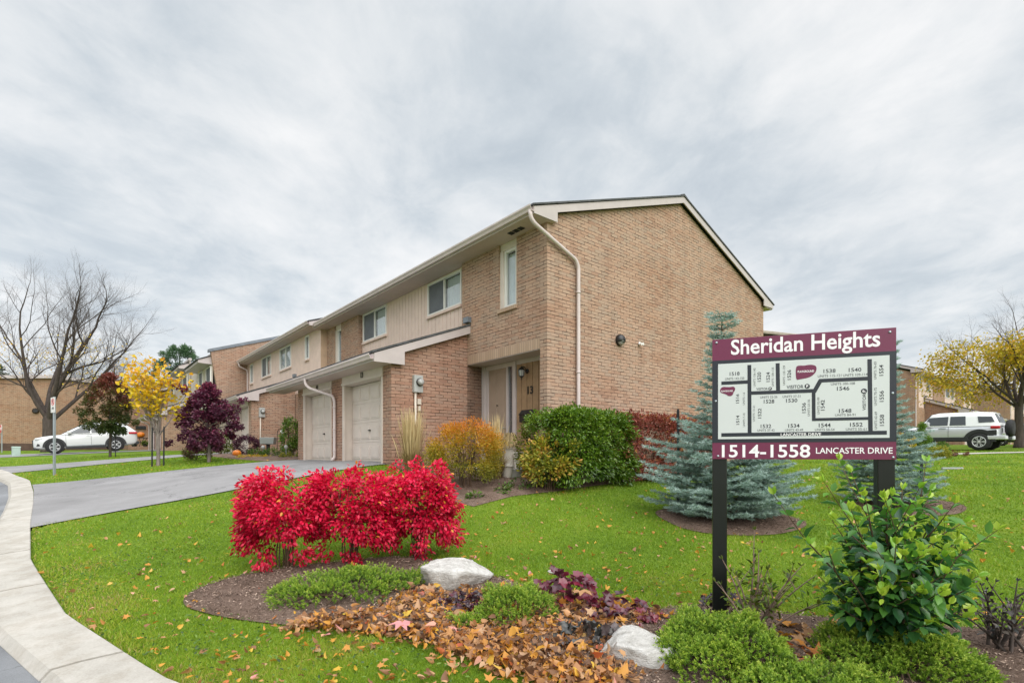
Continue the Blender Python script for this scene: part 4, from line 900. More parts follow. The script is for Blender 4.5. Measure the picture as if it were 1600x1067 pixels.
# ---- junipers
def juniper(label, px, rx, ry, h, rz, n, seed):
    rng = np.random.default_rng(seed); b = at(*px); t = thing('juniper', label, 'juniper', b, rz, 'low junipers in the front bed')
    # a carpet of stubby upright sprays over a lumpy mound
    m = int(n); ang = rng.uniform(0, 2*pi, m); q = np.sqrt(rng.random(m)); x = np.cos(ang)*q*rx; y = np.sin(ang)*q*ry
    edge = 1+.15*np.sin(ang*3+seed)+.13*np.sin(ang*5+seed*2)+.10*np.sin(ang*9+seed); x *= edge; y *= edge
    lump = .5+.5*np.sin(x*9+seed)*np.sin(y*10+seed*1.7); lump2 = .5+.5*np.sin(x*23+seed*3)*np.sin(y*21+1)
    hz = h*np.sqrt(np.maximum(.02, 1-q**2.2))*(.46+.54*lump)+.07*lump2
    wx, wy = b.x+x*cos(rz)-y*sin(rz), b.y+x*sin(rz)+y*cos(rz); z = gzs(wx, wy)-b.z+hz*rng.uniform(.74, 1.0, m)
    C = np.stack([x, y, z], 1); G = nrm(np.stack([x/rx*.8, y/ry*.8, np.full(m, .9)], 1)+rng.normal(size=(m, 3))*.38)
    tt = rng.random(m); k = 24; i = np.repeat(np.arange(m), k); u = rng.random(len(i)); Ls = rng.uniform(.04, .078, m)
    P = C[i]+G[i]*(u*Ls[i])[:, None]; r = nrm(rng.normal(size=P.shape)); D = nrm(G[i]*.9+r*.8)
    tone = np.clip(.04+.52*u**1.4+.22*tt[i]+.28*lump[i]*.6+.12*lump2[i]+.10*rng.random(len(i))-.03, 0, 1)
    tone = np.where(rng.random(len(i)) < .006, 1.0, np.minimum(tone, .93))
    obj('foliage', leaf_mesh('foliage', P, D, rng.normal(size=P.shape), rng.uniform(.012, .021, len(i)), .0060, tone, 'diamond'), M['juniper_leaf'], t)
    s = MB()
    for j in range(26):
        a = random.uniform(0, 2*pi); e = Vector((cos(a)*rx*.95, sin(a)*ry*.95, 0)); zz = lambda p: gz(b.x+p.x*cos(rz)-p.y*sin(rz), b.y+p.x*sin(rz)+p.y*cos(rz))-b.z
        p1 = e*.5; s.tube([(0, 0, .0), (p1.x, p1.y, zz(p1)+h*.4), (e.x, e.y, zz(e)+h*.2+.02)], [.014, .009, .004], 5, False)
    s.build('stems', M['brown_bark'], t, smooth=True)
juniper('green spreading juniper between the red bushes and the leaf litter', (548, 935), .74, .34, .26, .42, 1700, 1)
juniper('narrow green juniper amid the fallen leaves, between the two boulders', (803, 966), .30, .36, .27, .2, 1150, 2)
juniper('bright green juniper mound below the left sign post, beside the near boulder', (1122, 1042), .40, .42, .33, 0, 2600, 3)
juniper('bright green juniper mound under the dogwood, at the bottom edge', (1398, 1046), .43, .40, .27, 0, 2600, 4)
juniper('flat juniper sprays at the bottom edge between the two bright mounds', (1270, 1095), .42, .22, .15, 0, 900, 5)
juniper('tiny juniper tuft poking through the fallen leaves below the pale boulder', (730, 985), .12, .09, .10, 0, 150, 6)

# ---- dogwood and its neighbours
def leafy_stems(name, label, cat, base, ends, n_per, L, Wd, mat, tone, r0=.01, bark='brown_bark', start=.25, group=None, shape='oval', leafpart='leaves', sub=3):
    t = thing(name, label, cat, base, 0, group); m = MB(); P, D, N, tn, Ll = [], [], [], [], []
    for e in ends:
        e = Vector(e); a0 = random.uniform(0, 6.28); p0 = Vector((random.gauss(0, .05), random.gauss(0, .05), -.03)); mid = p0.lerp(e, .5)+Vector((-e.x*.18, -e.y*.18, e.z*.10))
        pts = [(p0*(1-s)**2+mid*2*s*(1-s)+e*s*s) for s in [k/8 for k in range(9)]]; m.tube(pts, [r0*(1-.8*k/8) for k in range(9)], 5, False)
        lines = [(pts, 1.0)]
        for q in range(sub):
            k = random.randint(3, 6); d = (pts[k+1]-pts[k]).normalized(); s = Vector((random.gauss(0, 1), random.gauss(0, 1), random.gauss(.25, .4))).normalized(); l = random.uniform(.14, .30)*e.length
            sp = [pts[k], pts[k]+(d+s*.9)*l*.5, pts[k]+(d*1.0+s*1.1+Vector((0, 0, .25)))*l*.95]; m.tube(sp, [r0*.5, r0*.35, r0*.15], 4, False); lines.append((sp, .6))
        for ln, w in lines:
            cnt = max(2, int(n_per*w))
            for j in range(cnt):
                s = start+(1-start)*(j+random.random()*.5)/cnt if w == 1 else .25+.75*j/cnt; s = min(s, .999)*(len(ln)-1); i = int(s); p = ln[i].lerp(ln[i+1], s-i); d = (ln[i+1]-ln[i]).normalized()
                ph = a0+j*pi/2+random.gauss(0, .3); sd = d.orthogonal().normalized(); sd = (Matrix.Rotation(ph, 3, d) @ sd)
                for g in (1, -1):
                    dr = (sd*g*.9+d*.55+Vector((0, 0, -.12))+Vector((random.gauss(0, .2), random.gauss(0, .2), random.gauss(0, .2)))).normalized()
                    P.append(p+dr*.012); D.append(dr); N.append(Vector((0, 0, 1))+d*.5+Vector((random.gauss(0, .3), random.gauss(0, .3), 0))); tt = s/(len(ln)-1)
                    tn.append(tone(tt, p.z/max(.1, e.z))); Ll.append(L*random.uniform(.65, 1.15)*(1-.45*max(0, tt-.75)/.25))
            for j in range(3):        # young leaves at the tip
                d = (ln[-1]-ln[-2]).normalized(); P.append(ln[-1]); D.append(d+Vector((random.gauss(0, .5), random.gauss(0, .5), .3))); N.append(Vector((random.gauss(0, .6), random.gauss(0, .6), 1))); tn.append(tone(1.0, 1)); Ll.append(L*.6)
    P, D, N = np.array(P), np.array(D), np.array(N); Ll = np.array(Ll)
    m.build('stems', M[bark], t, smooth=True); obj(leafpart, leaf_mesh(leafpart, P, D, N, Ll, Ll*Wd/L*RNG.uniform(.85, 1.15, len(P)), np.clip(tn, 0, 1), shape, RNG.uniform(.5, 1.6, len(P))), M[mat], t); return t
def dogwood():
    Y = 3.42; b = atd(1392, Y); k = Y/FOC; ends = []
    for px, py, dy in ((1330, 738, .05), (1352, 775, -.2), (1300, 812, .1), (1265, 850, -.1), (1385, 800, -.15), (1410, 765, .2), (1425, 815, .05), (1465, 800, .12), (1490, 850, -.05), (1530, 850, .2), (1515, 905, -.1), (1280, 900, .15),
                       (1345, 850, .35), (1400, 850, -.4), (1440, 860, -.35), (1480, 900, .3), (1325, 900, -.35), (1375, 890, -.45), (1440, 920, -.4), (1310, 870, .2), (1505, 950, .1), (1365, 830, .3), (1440, 790, .25), (1475, 870, -.2), (1345, 800, .1), (1420, 890, .2), (1380, 930, -.42), (1460, 950, -.2), (1330, 940, -.2), (1355, 880, -.3), (1395, 850, .0), (1415, 925, -.3), (1350, 915, .1), (1445, 900, -.1), (1375, 860, .2), (1430, 860, .15), (1310, 930, .0), (1490, 930, .0), (1400, 900, -.35), (1345, 870, .0), (1470, 910, .25), (1385, 835, -.1), (1425, 840, -.15)):
        yy = Y+dy; ends.append(((px-CX)/FOC*yy-b.x, dy, zat(py, yy)-b.z))
    def tone(s, f): return .06+.36*max(0, s-.3)+random.random()*.34+(.34 if s > .88 else 0)+(.12 if f > .8 else 0)
    leafy_stems('dogwood', 'leafy green dogwood in front of the right sign post', 'shrub', b, ends, 10, .105, .062, 'dogwood_leaf', tone, .012, start=.30, sub=3)
dogwood()
def pruned():
    b = atd(1178, 3.85); ends = [tuple(1.3*q for q in e) for e in [(-.10, .0, .38), (-.2, .05, .33), (.02, -.05, .42), (.12, .08, .40), (.22, 0, .34), (.05, .1, .46), (-.05, -.1, .30), (.3, .05, .42), (.34, -.1, .26), (.16, -.12, .36), (-.14, .1, .45), (.42, .1, .36)]]
    leafy_stems('pruned_shrub', 'cut-back shrub with bare brown stems and few leaves beside the left sign post', 'shrub', b, ends, 2.6, .065, .028, 'olive_leaf', lambda s, f: .0+.45*random.random(), .014, 'cut_bark', .45, sub=2)
    P = RNG.normal(size=(60, 3))*[.2, .1, .09]+[.08, 0, .38]; obj('green_leaves', leaf_mesh('green_leaves', P, RNG.normal(size=P.shape)+[0, 0, .6], RNG.normal(size=P.shape)*.4+[0, 0, 1], .055, .022, RNG.random(60)*.6+.2, 'oval'), M['green_leaf'], bpy.data.objects['pruned_shrub'])
    b = atd(1578, 3.5); ends = [(-.22, 0, .36), (-.12, .08, .46), (0, -.05, .38), (.1, .05, .5), (.18, -.1, .42), (-.3, .1, .3), (-.05, .12, .42), (.22, .1, .4), (-.16, -.12, .28), (.3, 0, .45)]
    leafy_stems('twiggy_shrub', 'dark twiggy shrub with maroon leaves at the right edge', 'shrub', b, ends, 4, .05, .03, 'dark_heuchera_leaf', lambda s, f: random.random(), .014, 'bark', .35, sub=3)
pruned()
# ---- coral bells
def coral_bells(label, px, r, h, n, L, mat, lo, hi):
    b = at(*px); a = RNG.uniform(0, 2*pi, n); q = np.sqrt(RNG.random(n)); P = np.stack([np.cos(a)*q*r, np.sin(a)*q*r*.8, h*(1-.6*q**2)*RNG.uniform(.55, 1, n)], 1)
    D = np.stack([np.cos(a)*(q+.2), np.sin(a)*(q+.2), RNG.normal(-.1, .3, n)], 1); N = np.stack([np.cos(a)*q*.7, np.sin(a)*q*.7-.35, np.ones(n)*.8], 1)+RNG.normal(size=(n, 3))*.25
    t = thing('coral_bells', label, 'plant', b, 0, 'coral bells in the front bed'); tn = lo+(hi-lo)*RNG.random(n)
    obj('leaves', leaf_mesh('leaves', P, D, N, L*RNG.uniform(.6, 1.2, n), L*RNG.uniform(.7, 1.2, n), tn, 'ruffle', RNG.uniform(.6, 1.8, n)), M[mat], t)
    s = MB()
    for i in range(0, n, 2): s.tube([(0, 0, 0), (P[i][0]*.6, P[i][1]*.6, P[i][2]*.6), tuple(P[i])], [.004, .003, .003], 4, False)
    s.build('stalks', M['brown_bark'], t, smooth=True)
coral_bells('dark plum coral bells at the foot of the pale flat boulder', (728, 958), .22, .2, 85, .055, 'heuchera_leaf', .05, .5)
coral_bells('large wine red coral bells behind the leaf litter, right of the narrow juniper', (880, 950), .27, .36, 60, .10, 'heuchera_leaf', .35, .8)
coral_bells('burgundy coral bells left of the near boulder, under a fallen maple leaf', (965, 968), .28, .2, 46, .08, 'heuchera_leaf', .3, .75)
coral_bells('dark grey-green coral bells touching the left side of the near boulder', (922, 1010), .22, .17, 48, .085, 'dark_heuchera_leaf', .1, .75)
coral_bells('red coral bells behind the near boulder, beside bare soil', (1045, 985), .28, .12, 40, .07, 'heuchera_leaf', .6, 1)
coral_bells('purple-black coral bells at the foot of the left sign post', (1128, 972), .17, .3, 60, .04, 'heuchera_leaf', .0, .3)
# ================================================================== soil beds, stones, grass, leaves
BED = [at(*p) for p in [(275, 945), (310, 917), (400, 895), (500, 882), (640, 868), (720, 888), (800, 908), (930, 957), (1040, 952), (1110, 946), (1250, 965), (1400, 975), (1520, 985), (1640, 985)]]
BED += [Vector((3.9, 2.6, 0)), Vector((.75, 2.6, 0))]+[at(*p) for p in [(960, 1064), (900, 1062), (850, 1040), (700, 1012), (560, 985), (440, 978), (340, 965)]]
BEDP = np.array([(p.x, p.y) for p in BED])
def _smooth_poly(P, k=2):
    for _ in range(k):
        Q = np.roll(P, -1, 0); P = np.stack([P*.75+Q*.25, P*.25+Q*.75], 1).reshape(-1, 2)
    return P
BEDP = _smooth_poly(BEDP)
def poly_dist(p, poly):
    d = np.full(len(p), 1e9); n = len(poly)
    for i in range(n):
        a, b = poly[i], poly[(i+1) % n]; ab = b-a; t = np.clip(((p-a)@ab)/max(1e-9, ab@ab), 0, 1); d = np.minimum(d, np.linalg.norm(p-a-t[:, None]*ab, axis=1))
    return d
def lumps(V, z):
    return .018*np.sin(V[:, 0]*9+V[:, 1]*4)*np.sin(V[:, 1]*11-V[:, 0]*3)+.012*np.sin(V[:, 0]*23+1)*np.sin(V[:, 1]*27)
def bed(name, poly, rise=.05, step=.07):
    def dzf(V, z): return np.minimum(poly_dist(V, poly)*.35, rise)+np.minimum(poly_dist(V, poly), .2)*2.0*lumps(V, z)
    return sheet(name, [Vector((*p, 0)) for p in poly], .012, M['mulch'], step, dzf)
bed('soil_bed', BEDP)
def ring(c, rx, ry):
    return np.array([(c[0]+cos(a)*rx*(1+.08*sin(3*a+1)), c[1]+sin(a)*ry*(1+.08*sin(2*a))) for a in np.linspace(0, 2*pi, 40, endpoint=False)])
RING1 = ring((S1.x+.08, S1.y-.05), 1.15, .95); RING2 = ring((S2.x+.25, S2.y-.1), 1.0, .85)
bed('soil_bed', RING1, .04, .12); bed('soil_bed', RING2, .04, .12)
HB = [at(*p) for p in [(640, 742), (700, 782), (740, 792), (800, 776), (870, 768), (960, 756), (1030, 748), (1075, 744)]]
HB = np.array([(p.x, p.y) for p in HB]+[W(-.3, 6.3), W(-.02, 5.0), W(-.02, -.02), W(.2, -.9), W(3.0, -.85), W(3.0, -2.2)])
bed('house_bed', HB, .03, .12)
GB = np.array([W(15.9, -3.9), W(16.35, -2.2), W(16.35, -.3), W(11.2, -.3), W(10.15, -2.3), W(10.3, -3.1), W(13, -3.6)]); bed('garden_bed', GB, .04, .15)

def mat_rock():
    t = NT('rock'); v = t.coord('Object'); a = t.noise(v, 4.5, 7, .65, .6); b = t.noise(t.coord('Object', (1, 1, 2.2)), 16, 6, .7); vv = t.n('ShaderNodeTexVoronoi'); t.l(t.coord('Object', (9, 9, 16), (.4, .2, .6)), vv.inputs['Vector'])
    s = t.math('ADD', t.math('MULTIPLY', a, .55), t.math('MULTIPLY', b, .45)); c = t.ramp(s, [(.30, (.20, .18, .155)), (.42, (.42, .40, .37)), (.54, (.58, .56, .53)), (.7, (.70, .69, .67))])
    pits = t.ramp(vv.outputs['Distance'], [(.04, .2), (.13, 1.0)]); mk = t.ramp(t.noise(v, 3.1, 3), [(.52, 0.0), (.6, .85)])
    c = t.mix(mk, c, t.mix(1.0, c, pits, 'MULTIPLY')); t.pbr(c, .85, 0, t.bump(t.math('ADD', t.math('MULTIPLY', a, 1.2), b), .9, .04), .25); M['rock'] = t.m
mat_rock()
def rock(label, c, size, rz, seed, cat='boulder', cuts=15):
    """a block broken along planes: a sphere pushed in to each of a set of planes"""
    rng = np.random.default_rng(seed); n = 64; u, w = np.meshgrid(np.linspace(0, 2*pi, n, endpoint=False), np.linspace(0, pi, 40))
    d = np.stack([np.cos(u)*np.sin(w), np.sin(u)*np.sin(w), np.cos(w)], -1).reshape(-1, 3); r = np.full(len(d), 1.25)
    nn = nrm(rng.normal(size=(cuts, 3))*[1, 1, .8]); dist = rng.uniform(.72, .98, cuts); nn = np.concatenate([nn, [[.06, -.05, 1], [0, 0, -1]]]); dist = np.append(dist, [.72, .9]); nn = nrm(nn)
    for a, b in zip(nn, dist):
        q = d@a; r = np.where(q > .05, np.minimum(r, b/np.maximum(q, .05)), r)
    p = d*r[:, None]; f = np.sin(p[:, 0]*7+seed)*np.sin(p[:, 1]*8)*np.sin(p[:, 2]*9+1); p = p*(1+.018*f+.012*np.sin(p[:, 0]*19)*np.sin(p[:, 1]*17+p[:, 2]*21))[:, None]*np.array(size)
    t = np.arange(40*n).reshape(40, n); F = np.stack([t[:-1], np.roll(t, -1, 1)[:-1], np.roll(t, -1, 1)[1:], t[1:]], -1).reshape(-1, 4)
    o = obj('boulder', np_mesh('boulder', p, F[:, ::-1], smooth=False), M['rock']); o.location = c; o.rotation_euler = (0.06, -.05, rz); tag(o, label, cat, 'boulders in the front bed'); return o
b = at(704, 925); rock('pale flat-topped boulder right of the red bushes', b+Vector((0, .16, .10)), (.40, .27, .235), .15, 11)
b = at(1003, 1046); rock('pale pitted boulder beside the bright juniper mound, half in fallen leaves', b+Vector((0, .12, .06)), (.265, .2, .165), -.3, 23)
b = at(865, 896); o = rock('small pale flat stone lying on the lawn', b+Vector((0, 0, .025)), (.062, .04, .028), .3, 5, 'stone', 9); o['group'] = 'stones'; del o['group']; o.name = 'stone'

# ---- fallen leaves
LIT = _smooth_poly(np.array([(at(*p).x, at(*p).y) for p in [(440, 983), (520, 968), (590, 965), (640, 925), (690, 935), (760, 930), (840, 935), (900, 945), (985, 950), (1060, 975), (1010, 985), (955, 1000), (965, 1040), (1010, 1062), (985, 1090), (880, 1080), (800, 1064), (700, 1020), (600, 992), (500, 990)]]), 1)
def sample_poly(poly, n):
    lo, hi = poly.min(0), poly.max(0); out = np.empty((0, 2))
    while len(out) < n:
        q = RNG.uniform(lo, hi, (n, 2)); out = np.concatenate([out, q[inpoly(q, poly)]])
    return out[:n]
def litter_mesh(xy, zoff, L, tone, flat=.35):
    n = len(xy); a = RNG.uniform(0, 2*pi, n); D = np.stack([np.cos(a), np.sin(a), RNG.normal(.05, flat*.8, n)], 1); N = np.stack([RNG.normal(0, flat, n), RNG.normal(0, flat, n), np.ones(n)], 1)
    # curled palmate leaves
    z = gzs(xy[:, 0], xy[:, 1])+zoff; P = np.stack([xy[:, 0], xy[:, 1], z], 1)
    return leaf_mesh('leaves', P, D, N, L, L*RNG.uniform(.75, 1.1, n), tone, 'palm', RNG.uniform(-1.6, 3.2, n))
n = 800; xy = sample_poly(LIT, n); tn = RNG.random(n)*.84
o1 = litter_mesh(xy, .03+np.abs(RNG.normal(0, .04, n)), RNG.uniform(.045, .09, n), tn, .7)
def crumpled(xy, zoff, L, tone):
    """curled leaves: two cupped halves with a ragged edge"""
    n = len(xy); a = RNG.uniform(0, 2*pi, n); D = np.stack([np.cos(a), np.sin(a), RNG.normal(.1, .5, n)], 1); N = np.stack([RNG.normal(0, .8, n), RNG.normal(0, .8, n), np.ones(n)*.8], 1)
    P = np.stack([xy[:, 0], xy[:, 1], gzs(xy[:, 0], xy[:, 1])+zoff], 1); return leaf_mesh('leaves', P, D, N, L, L*RNG.uniform(.5, .95, n), tone, 'heart', RNG.uniform(.3, 3.6, n)*RNG.choice([-1, 1], n))
def merge(a, b, name):
    va = np.empty(len(a.vertices)*3, np.float32); a.vertices.foreach_get('co', va); vb = np.empty(len(b.vertices)*3, np.float32); b.vertices.foreach_get('co', vb)
    fa = np.empty(len(a.loops), np.int32); a.loops.foreach_get('vertex_index', fa); fb = np.empty(len(b.loops), np.int32); b.loops.foreach_get('vertex_index', fb)
    ta = np.empty(len(a.vertices), np.float32); a.attributes['tone'].data.foreach_get('value', ta); tb = np.empty(len(b.vertices), np.float32); b.attributes['tone'].data.foreach_get('value', tb)
    return np_mesh(name, np.concatenate([va, vb]).reshape(-1, 3), np.concatenate([fa, fb+len(a.vertices)]).reshape(-1, 3), np.concatenate([ta, tb]))
n = 6500; xy = sample_poly(LIT, n)+RNG.normal(0, .05, (n, 2)); o2 = crumpled(xy, .015+np.abs(RNG.normal(0, .04, n)), .026+.055*RNG.random(n)**1.5, np.where(RNG.random(n) < .12, RNG.uniform(.84, 1, n), RNG.random(n)*.8))
o = obj('leaf_litter', merge(o1, o2, 'leaf_litter'), M['litter_leaf']); tag(o, 'drift of curled orange and brown fallen leaves in the front bed', 'fallen leaves', kind='stuff')
q2 = sample_poly(np.array([(at(*p).x, at(*p).y) for p in [(1190, 985), (1330, 985), (1340, 1020), (1290, 1062), (1230, 1062)]]), 60)
o = obj('leaf_litter', litter_mesh(q2, .05+np.abs(RNG.normal(0, .02, 60)), RNG.uniform(.06, .11, 60), RNG.random(60)*.9, .5), M['litter_leaf']); tag(o, 'few brown fallen leaves in the hollow between the bright junipers', 'fallen leaves', kind='stuff')
o = obj('fallen_leaf', litter_mesh(np.array([[at(640, 1000).x, at(640, 1000).y]]), .12, np.array([.17]), np.array([1.0]), .1), M['litter_leaf']); tag(o, 'broad pale pink fallen leaf lying on the brown litter', 'fallen leaf')
o = obj('fallen_leaf', litter_mesh(np.array([[at(905, 970).x-.04, at(905, 970).y]]), .24, np.array([.2]), np.array([.42]), .1), M['litter_leaf']); tag(o, 'large tan maple leaf resting on the wine red coral bells', 'fallen leaf')

def on_lawn(x, y, margin=.0):
    p = np.stack([x, y], 1); dx, dy = x-P0[0], y-P0[1]; u = dx*UL[0]+dy*UL[1]; v = dx*VR[0]+dy*VR[1]
    ok = v > kerb_in(u)+.02-margin
    for a, b, c in DRIVES: ok &= ~((u > a-.02+margin) & (u < b+.02-margin) & (v < c))
    ok &= ~((u > -.05) & (u < 3.1) & (v > -.9)); ok &= ~((u > 3.0) & (u < 10) & (v > -2.3)); ok &= ~((u > 9.9) & (v > -2.4)); ok &= ~((u > -.03) & (v > 0))
    pj = p+RNG.normal(0, .055, p.shape)
    for q in (BEDP, RING1, RING2, HB, GB): ok &= ~inpoly(pj, q) if margin == 0 else ok
    # path and car park on the right
    ok &= ~((x > 14.5) & (np.abs(y-(20.9+(x-15.5)*.178)) < .42)); ok &= ~((x > 13) & (np.abs(y-(27.6+(x-14)*.85)) < 4.3))
    return ok
def build_grass():
    n = 620000; th = RNG.uniform(-.86, .86, n); r = 2.6*(34/2.6)**(RNG.random(n)**1.25)
    x = r*np.sin(th); y = r*np.cos(th); k = on_lawn(x, y); x, y, r = x[k], y[k], r[k]; n = len(x)
    patch = .5+.25*np.sin(x*1.7+.4*y)*np.sin(y*1.3-x*.6)+.25*np.sin(x*4.1+1)*np.sin(y*3.7)
    z = gzs(x, y); H = RNG.uniform(.022, .05, n)*(.75+.5*patch)*np.clip(.75+r*.02, .75, 1.3); w = np.clip(.0016*r, .0045, .03)*RNG.uniform(.7, 1.3, n)
    a = RNG.uniform(0, 2*pi, n); ln = RNG.normal(0, .55, (n, 2)); D = np.stack([ln[:, 0], ln[:, 1], np.ones(n)], 1); N = np.stack([np.cos(a), np.sin(a), np.zeros(n)], 1)
    u, v = [(x-P0[0])*UL[0]+(y-P0[1])*UL[1], (x-P0[0])*VR[0]+(y-P0[1])*VR[1]]
    edge = np.exp(-np.maximum(0, v-kerb_in(u))*1.3)                          # worn, browner turf along the kerb
    dry = np.clip(np.sin(x*.9+1.3*np.sin(y*.7))*np.sin(y*1.1+.8*np.sin(x*1.3)+2), 0, 1)
    for (px, py), s in (((150, 885), .38), ((118, 848), .3), ((180, 935), .3), ((330, 790), .45), ((1010, 905), .3), ((560, 1010), .3)):
        q = at(px, py); dry = np.maximum(dry, 1.5*np.exp(-((x-q.x)**2+(y-q.y)**2)/s**2))
    tone = np.clip(.10+.36*patch+.36*RNG.random(n)+.34*edge*RNG.random(n)+.30*dry*RNG.random(n)+(RNG.random(n) < .06)*.35, 0, 1)
    me = leaf_mesh('grass', np.stack([x, y, z-.004], 1), D, N, H, w, tone, 'needle')
    o = obj('grass', me, M['grass_blade']); tag(o, 'short green lawn grass with yellow flecks', 'grass', kind='stuff')
    # leaves blown over the lawn
    n = 2600; th = RNG.uniform(-.8, .8, n); r = 2.8*(24/2.8)**RNG.random(n); x = r*np.sin(th); y = r*np.cos(th); k = on_lawn(x, y); x, y = x[k], y[k]
    c = sample_poly(LIT, 420)+RNG.normal(0, .55, (420, 2)); k = on_lawn(c[:, 0], c[:, 1]); c = c[k]
    rb = np.array([[b.location.x, b.location.y] for b in bpy.data.objects if b.name.startswith('burning_bush')]); e = rb[RNG.integers(0, 3, 260)]+RNG.normal(0, 1.0, (260, 2))*[1.2, .8]+[.5, -.7]
    xy = np.concatenate([np.stack([x, y], 1), c, e]); n0, n1, n2 = len(x), len(c), len(e)
    tone = np.concatenate([RNG.choice([.2, .35, .45, .58, .7, .75, .9, .93], n0)+RNG.normal(0, .03, n0), RNG.random(n1), RNG.choice([.86, .88, .98, 1, .92], n2)])
    L = np.concatenate([RNG.uniform(.035, .075, n0), RNG.uniform(.04, .085, n1), RNG.uniform(.03, .055, n2)])
    h = RNG.random(len(xy)) < .35; tone = np.clip(tone, 0, 1); L = L*.82
    o = obj('fallen_leaves', merge(litter_mesh(xy[h], .03+RNG.random(h.sum())*.02, L[h], tone[h], .4), crumpled(xy[~h], .025+RNG.random((~h).sum())*.02, L[~h], tone[~h]), 'fallen_leaves'), M['litter_leaf']); tag(o, 'red, yellow and brown leaves scattered over the lawn', 'fallen leaves', kind='stuff')
    # broad-leaved weeds in the turf near the kerb and bed
    n = 2600; q = np.array([at(300, 850), at(170, 900), at(330, 1010), at(600, 1030), at(980, 930), at(1230, 940)])[:, :2]; c = q[RNG.integers(0, len(q), n)]+RNG.normal(0, .55, (n, 2)); k = on_lawn(c[:, 0], c[:, 1]); c = c[k]; n = len(c); a = RNG.uniform(0, 2*pi, n)
    me = leaf_mesh('clover', np.stack([c[:, 0], c[:, 1], gzs(c[:, 0], c[:, 1])+RNG.uniform(.02, .05, n)], 1), np.stack([np.cos(a), np.sin(a), RNG.normal(.3, .3, n)], 1), RNG.normal(size=(n, 3))*.3+[0, 0, 1], RNG.uniform(.02, .04, n), .018, RNG.random(n), 'oval')
    o = obj('clover', me, M['green_leaf']); tag(o, 'broad-leaved weeds growing in the turf near the kerb', 'clover', kind='stuff')
    # chips and twigs on the soil
    cs, zs_ = [], []
    for q, cnt, rise in ((BEDP, 16000, .05), (RING1, 3500, .04), (RING2, 2500, .04), (HB, 3000, .03)):
        c = sample_poly(q, cnt); cs.append(c); zs_.append(gzs(c[:, 0], c[:, 1])+.022+np.minimum(poly_dist(c, q)*.35, rise))
    c = np.concatenate(cs); z = np.concatenate(zs_); n = len(c); a = RNG.uniform(0, 2*pi, n)
    leaf_mat('chip', [(.0, (.06, .036, .024)), (.5, (.22, .145, .105)), (1, (.48, .36, .28))], .9, .0)
    me = leaf_mesh('wood_chips', np.stack([c[:, 0], c[:, 1], z], 1), np.stack([np.cos(a), np.sin(a), RNG.normal(0, .4, n)], 1), RNG.normal(size=(n, 3))*.4+[0, 0, 1], RNG.uniform(.008, .04, n)*np.where(RNG.random(n) < .04, 2.2, 1), RNG.uniform(.004, .014, n), RNG.random(n)**1.3, 'diamond')
    o = obj('wood_chips', me, M['chip']); tag(o, 'wood chips and twigs over the soil of the beds', 'mulch', kind='stuff')
build_grass()

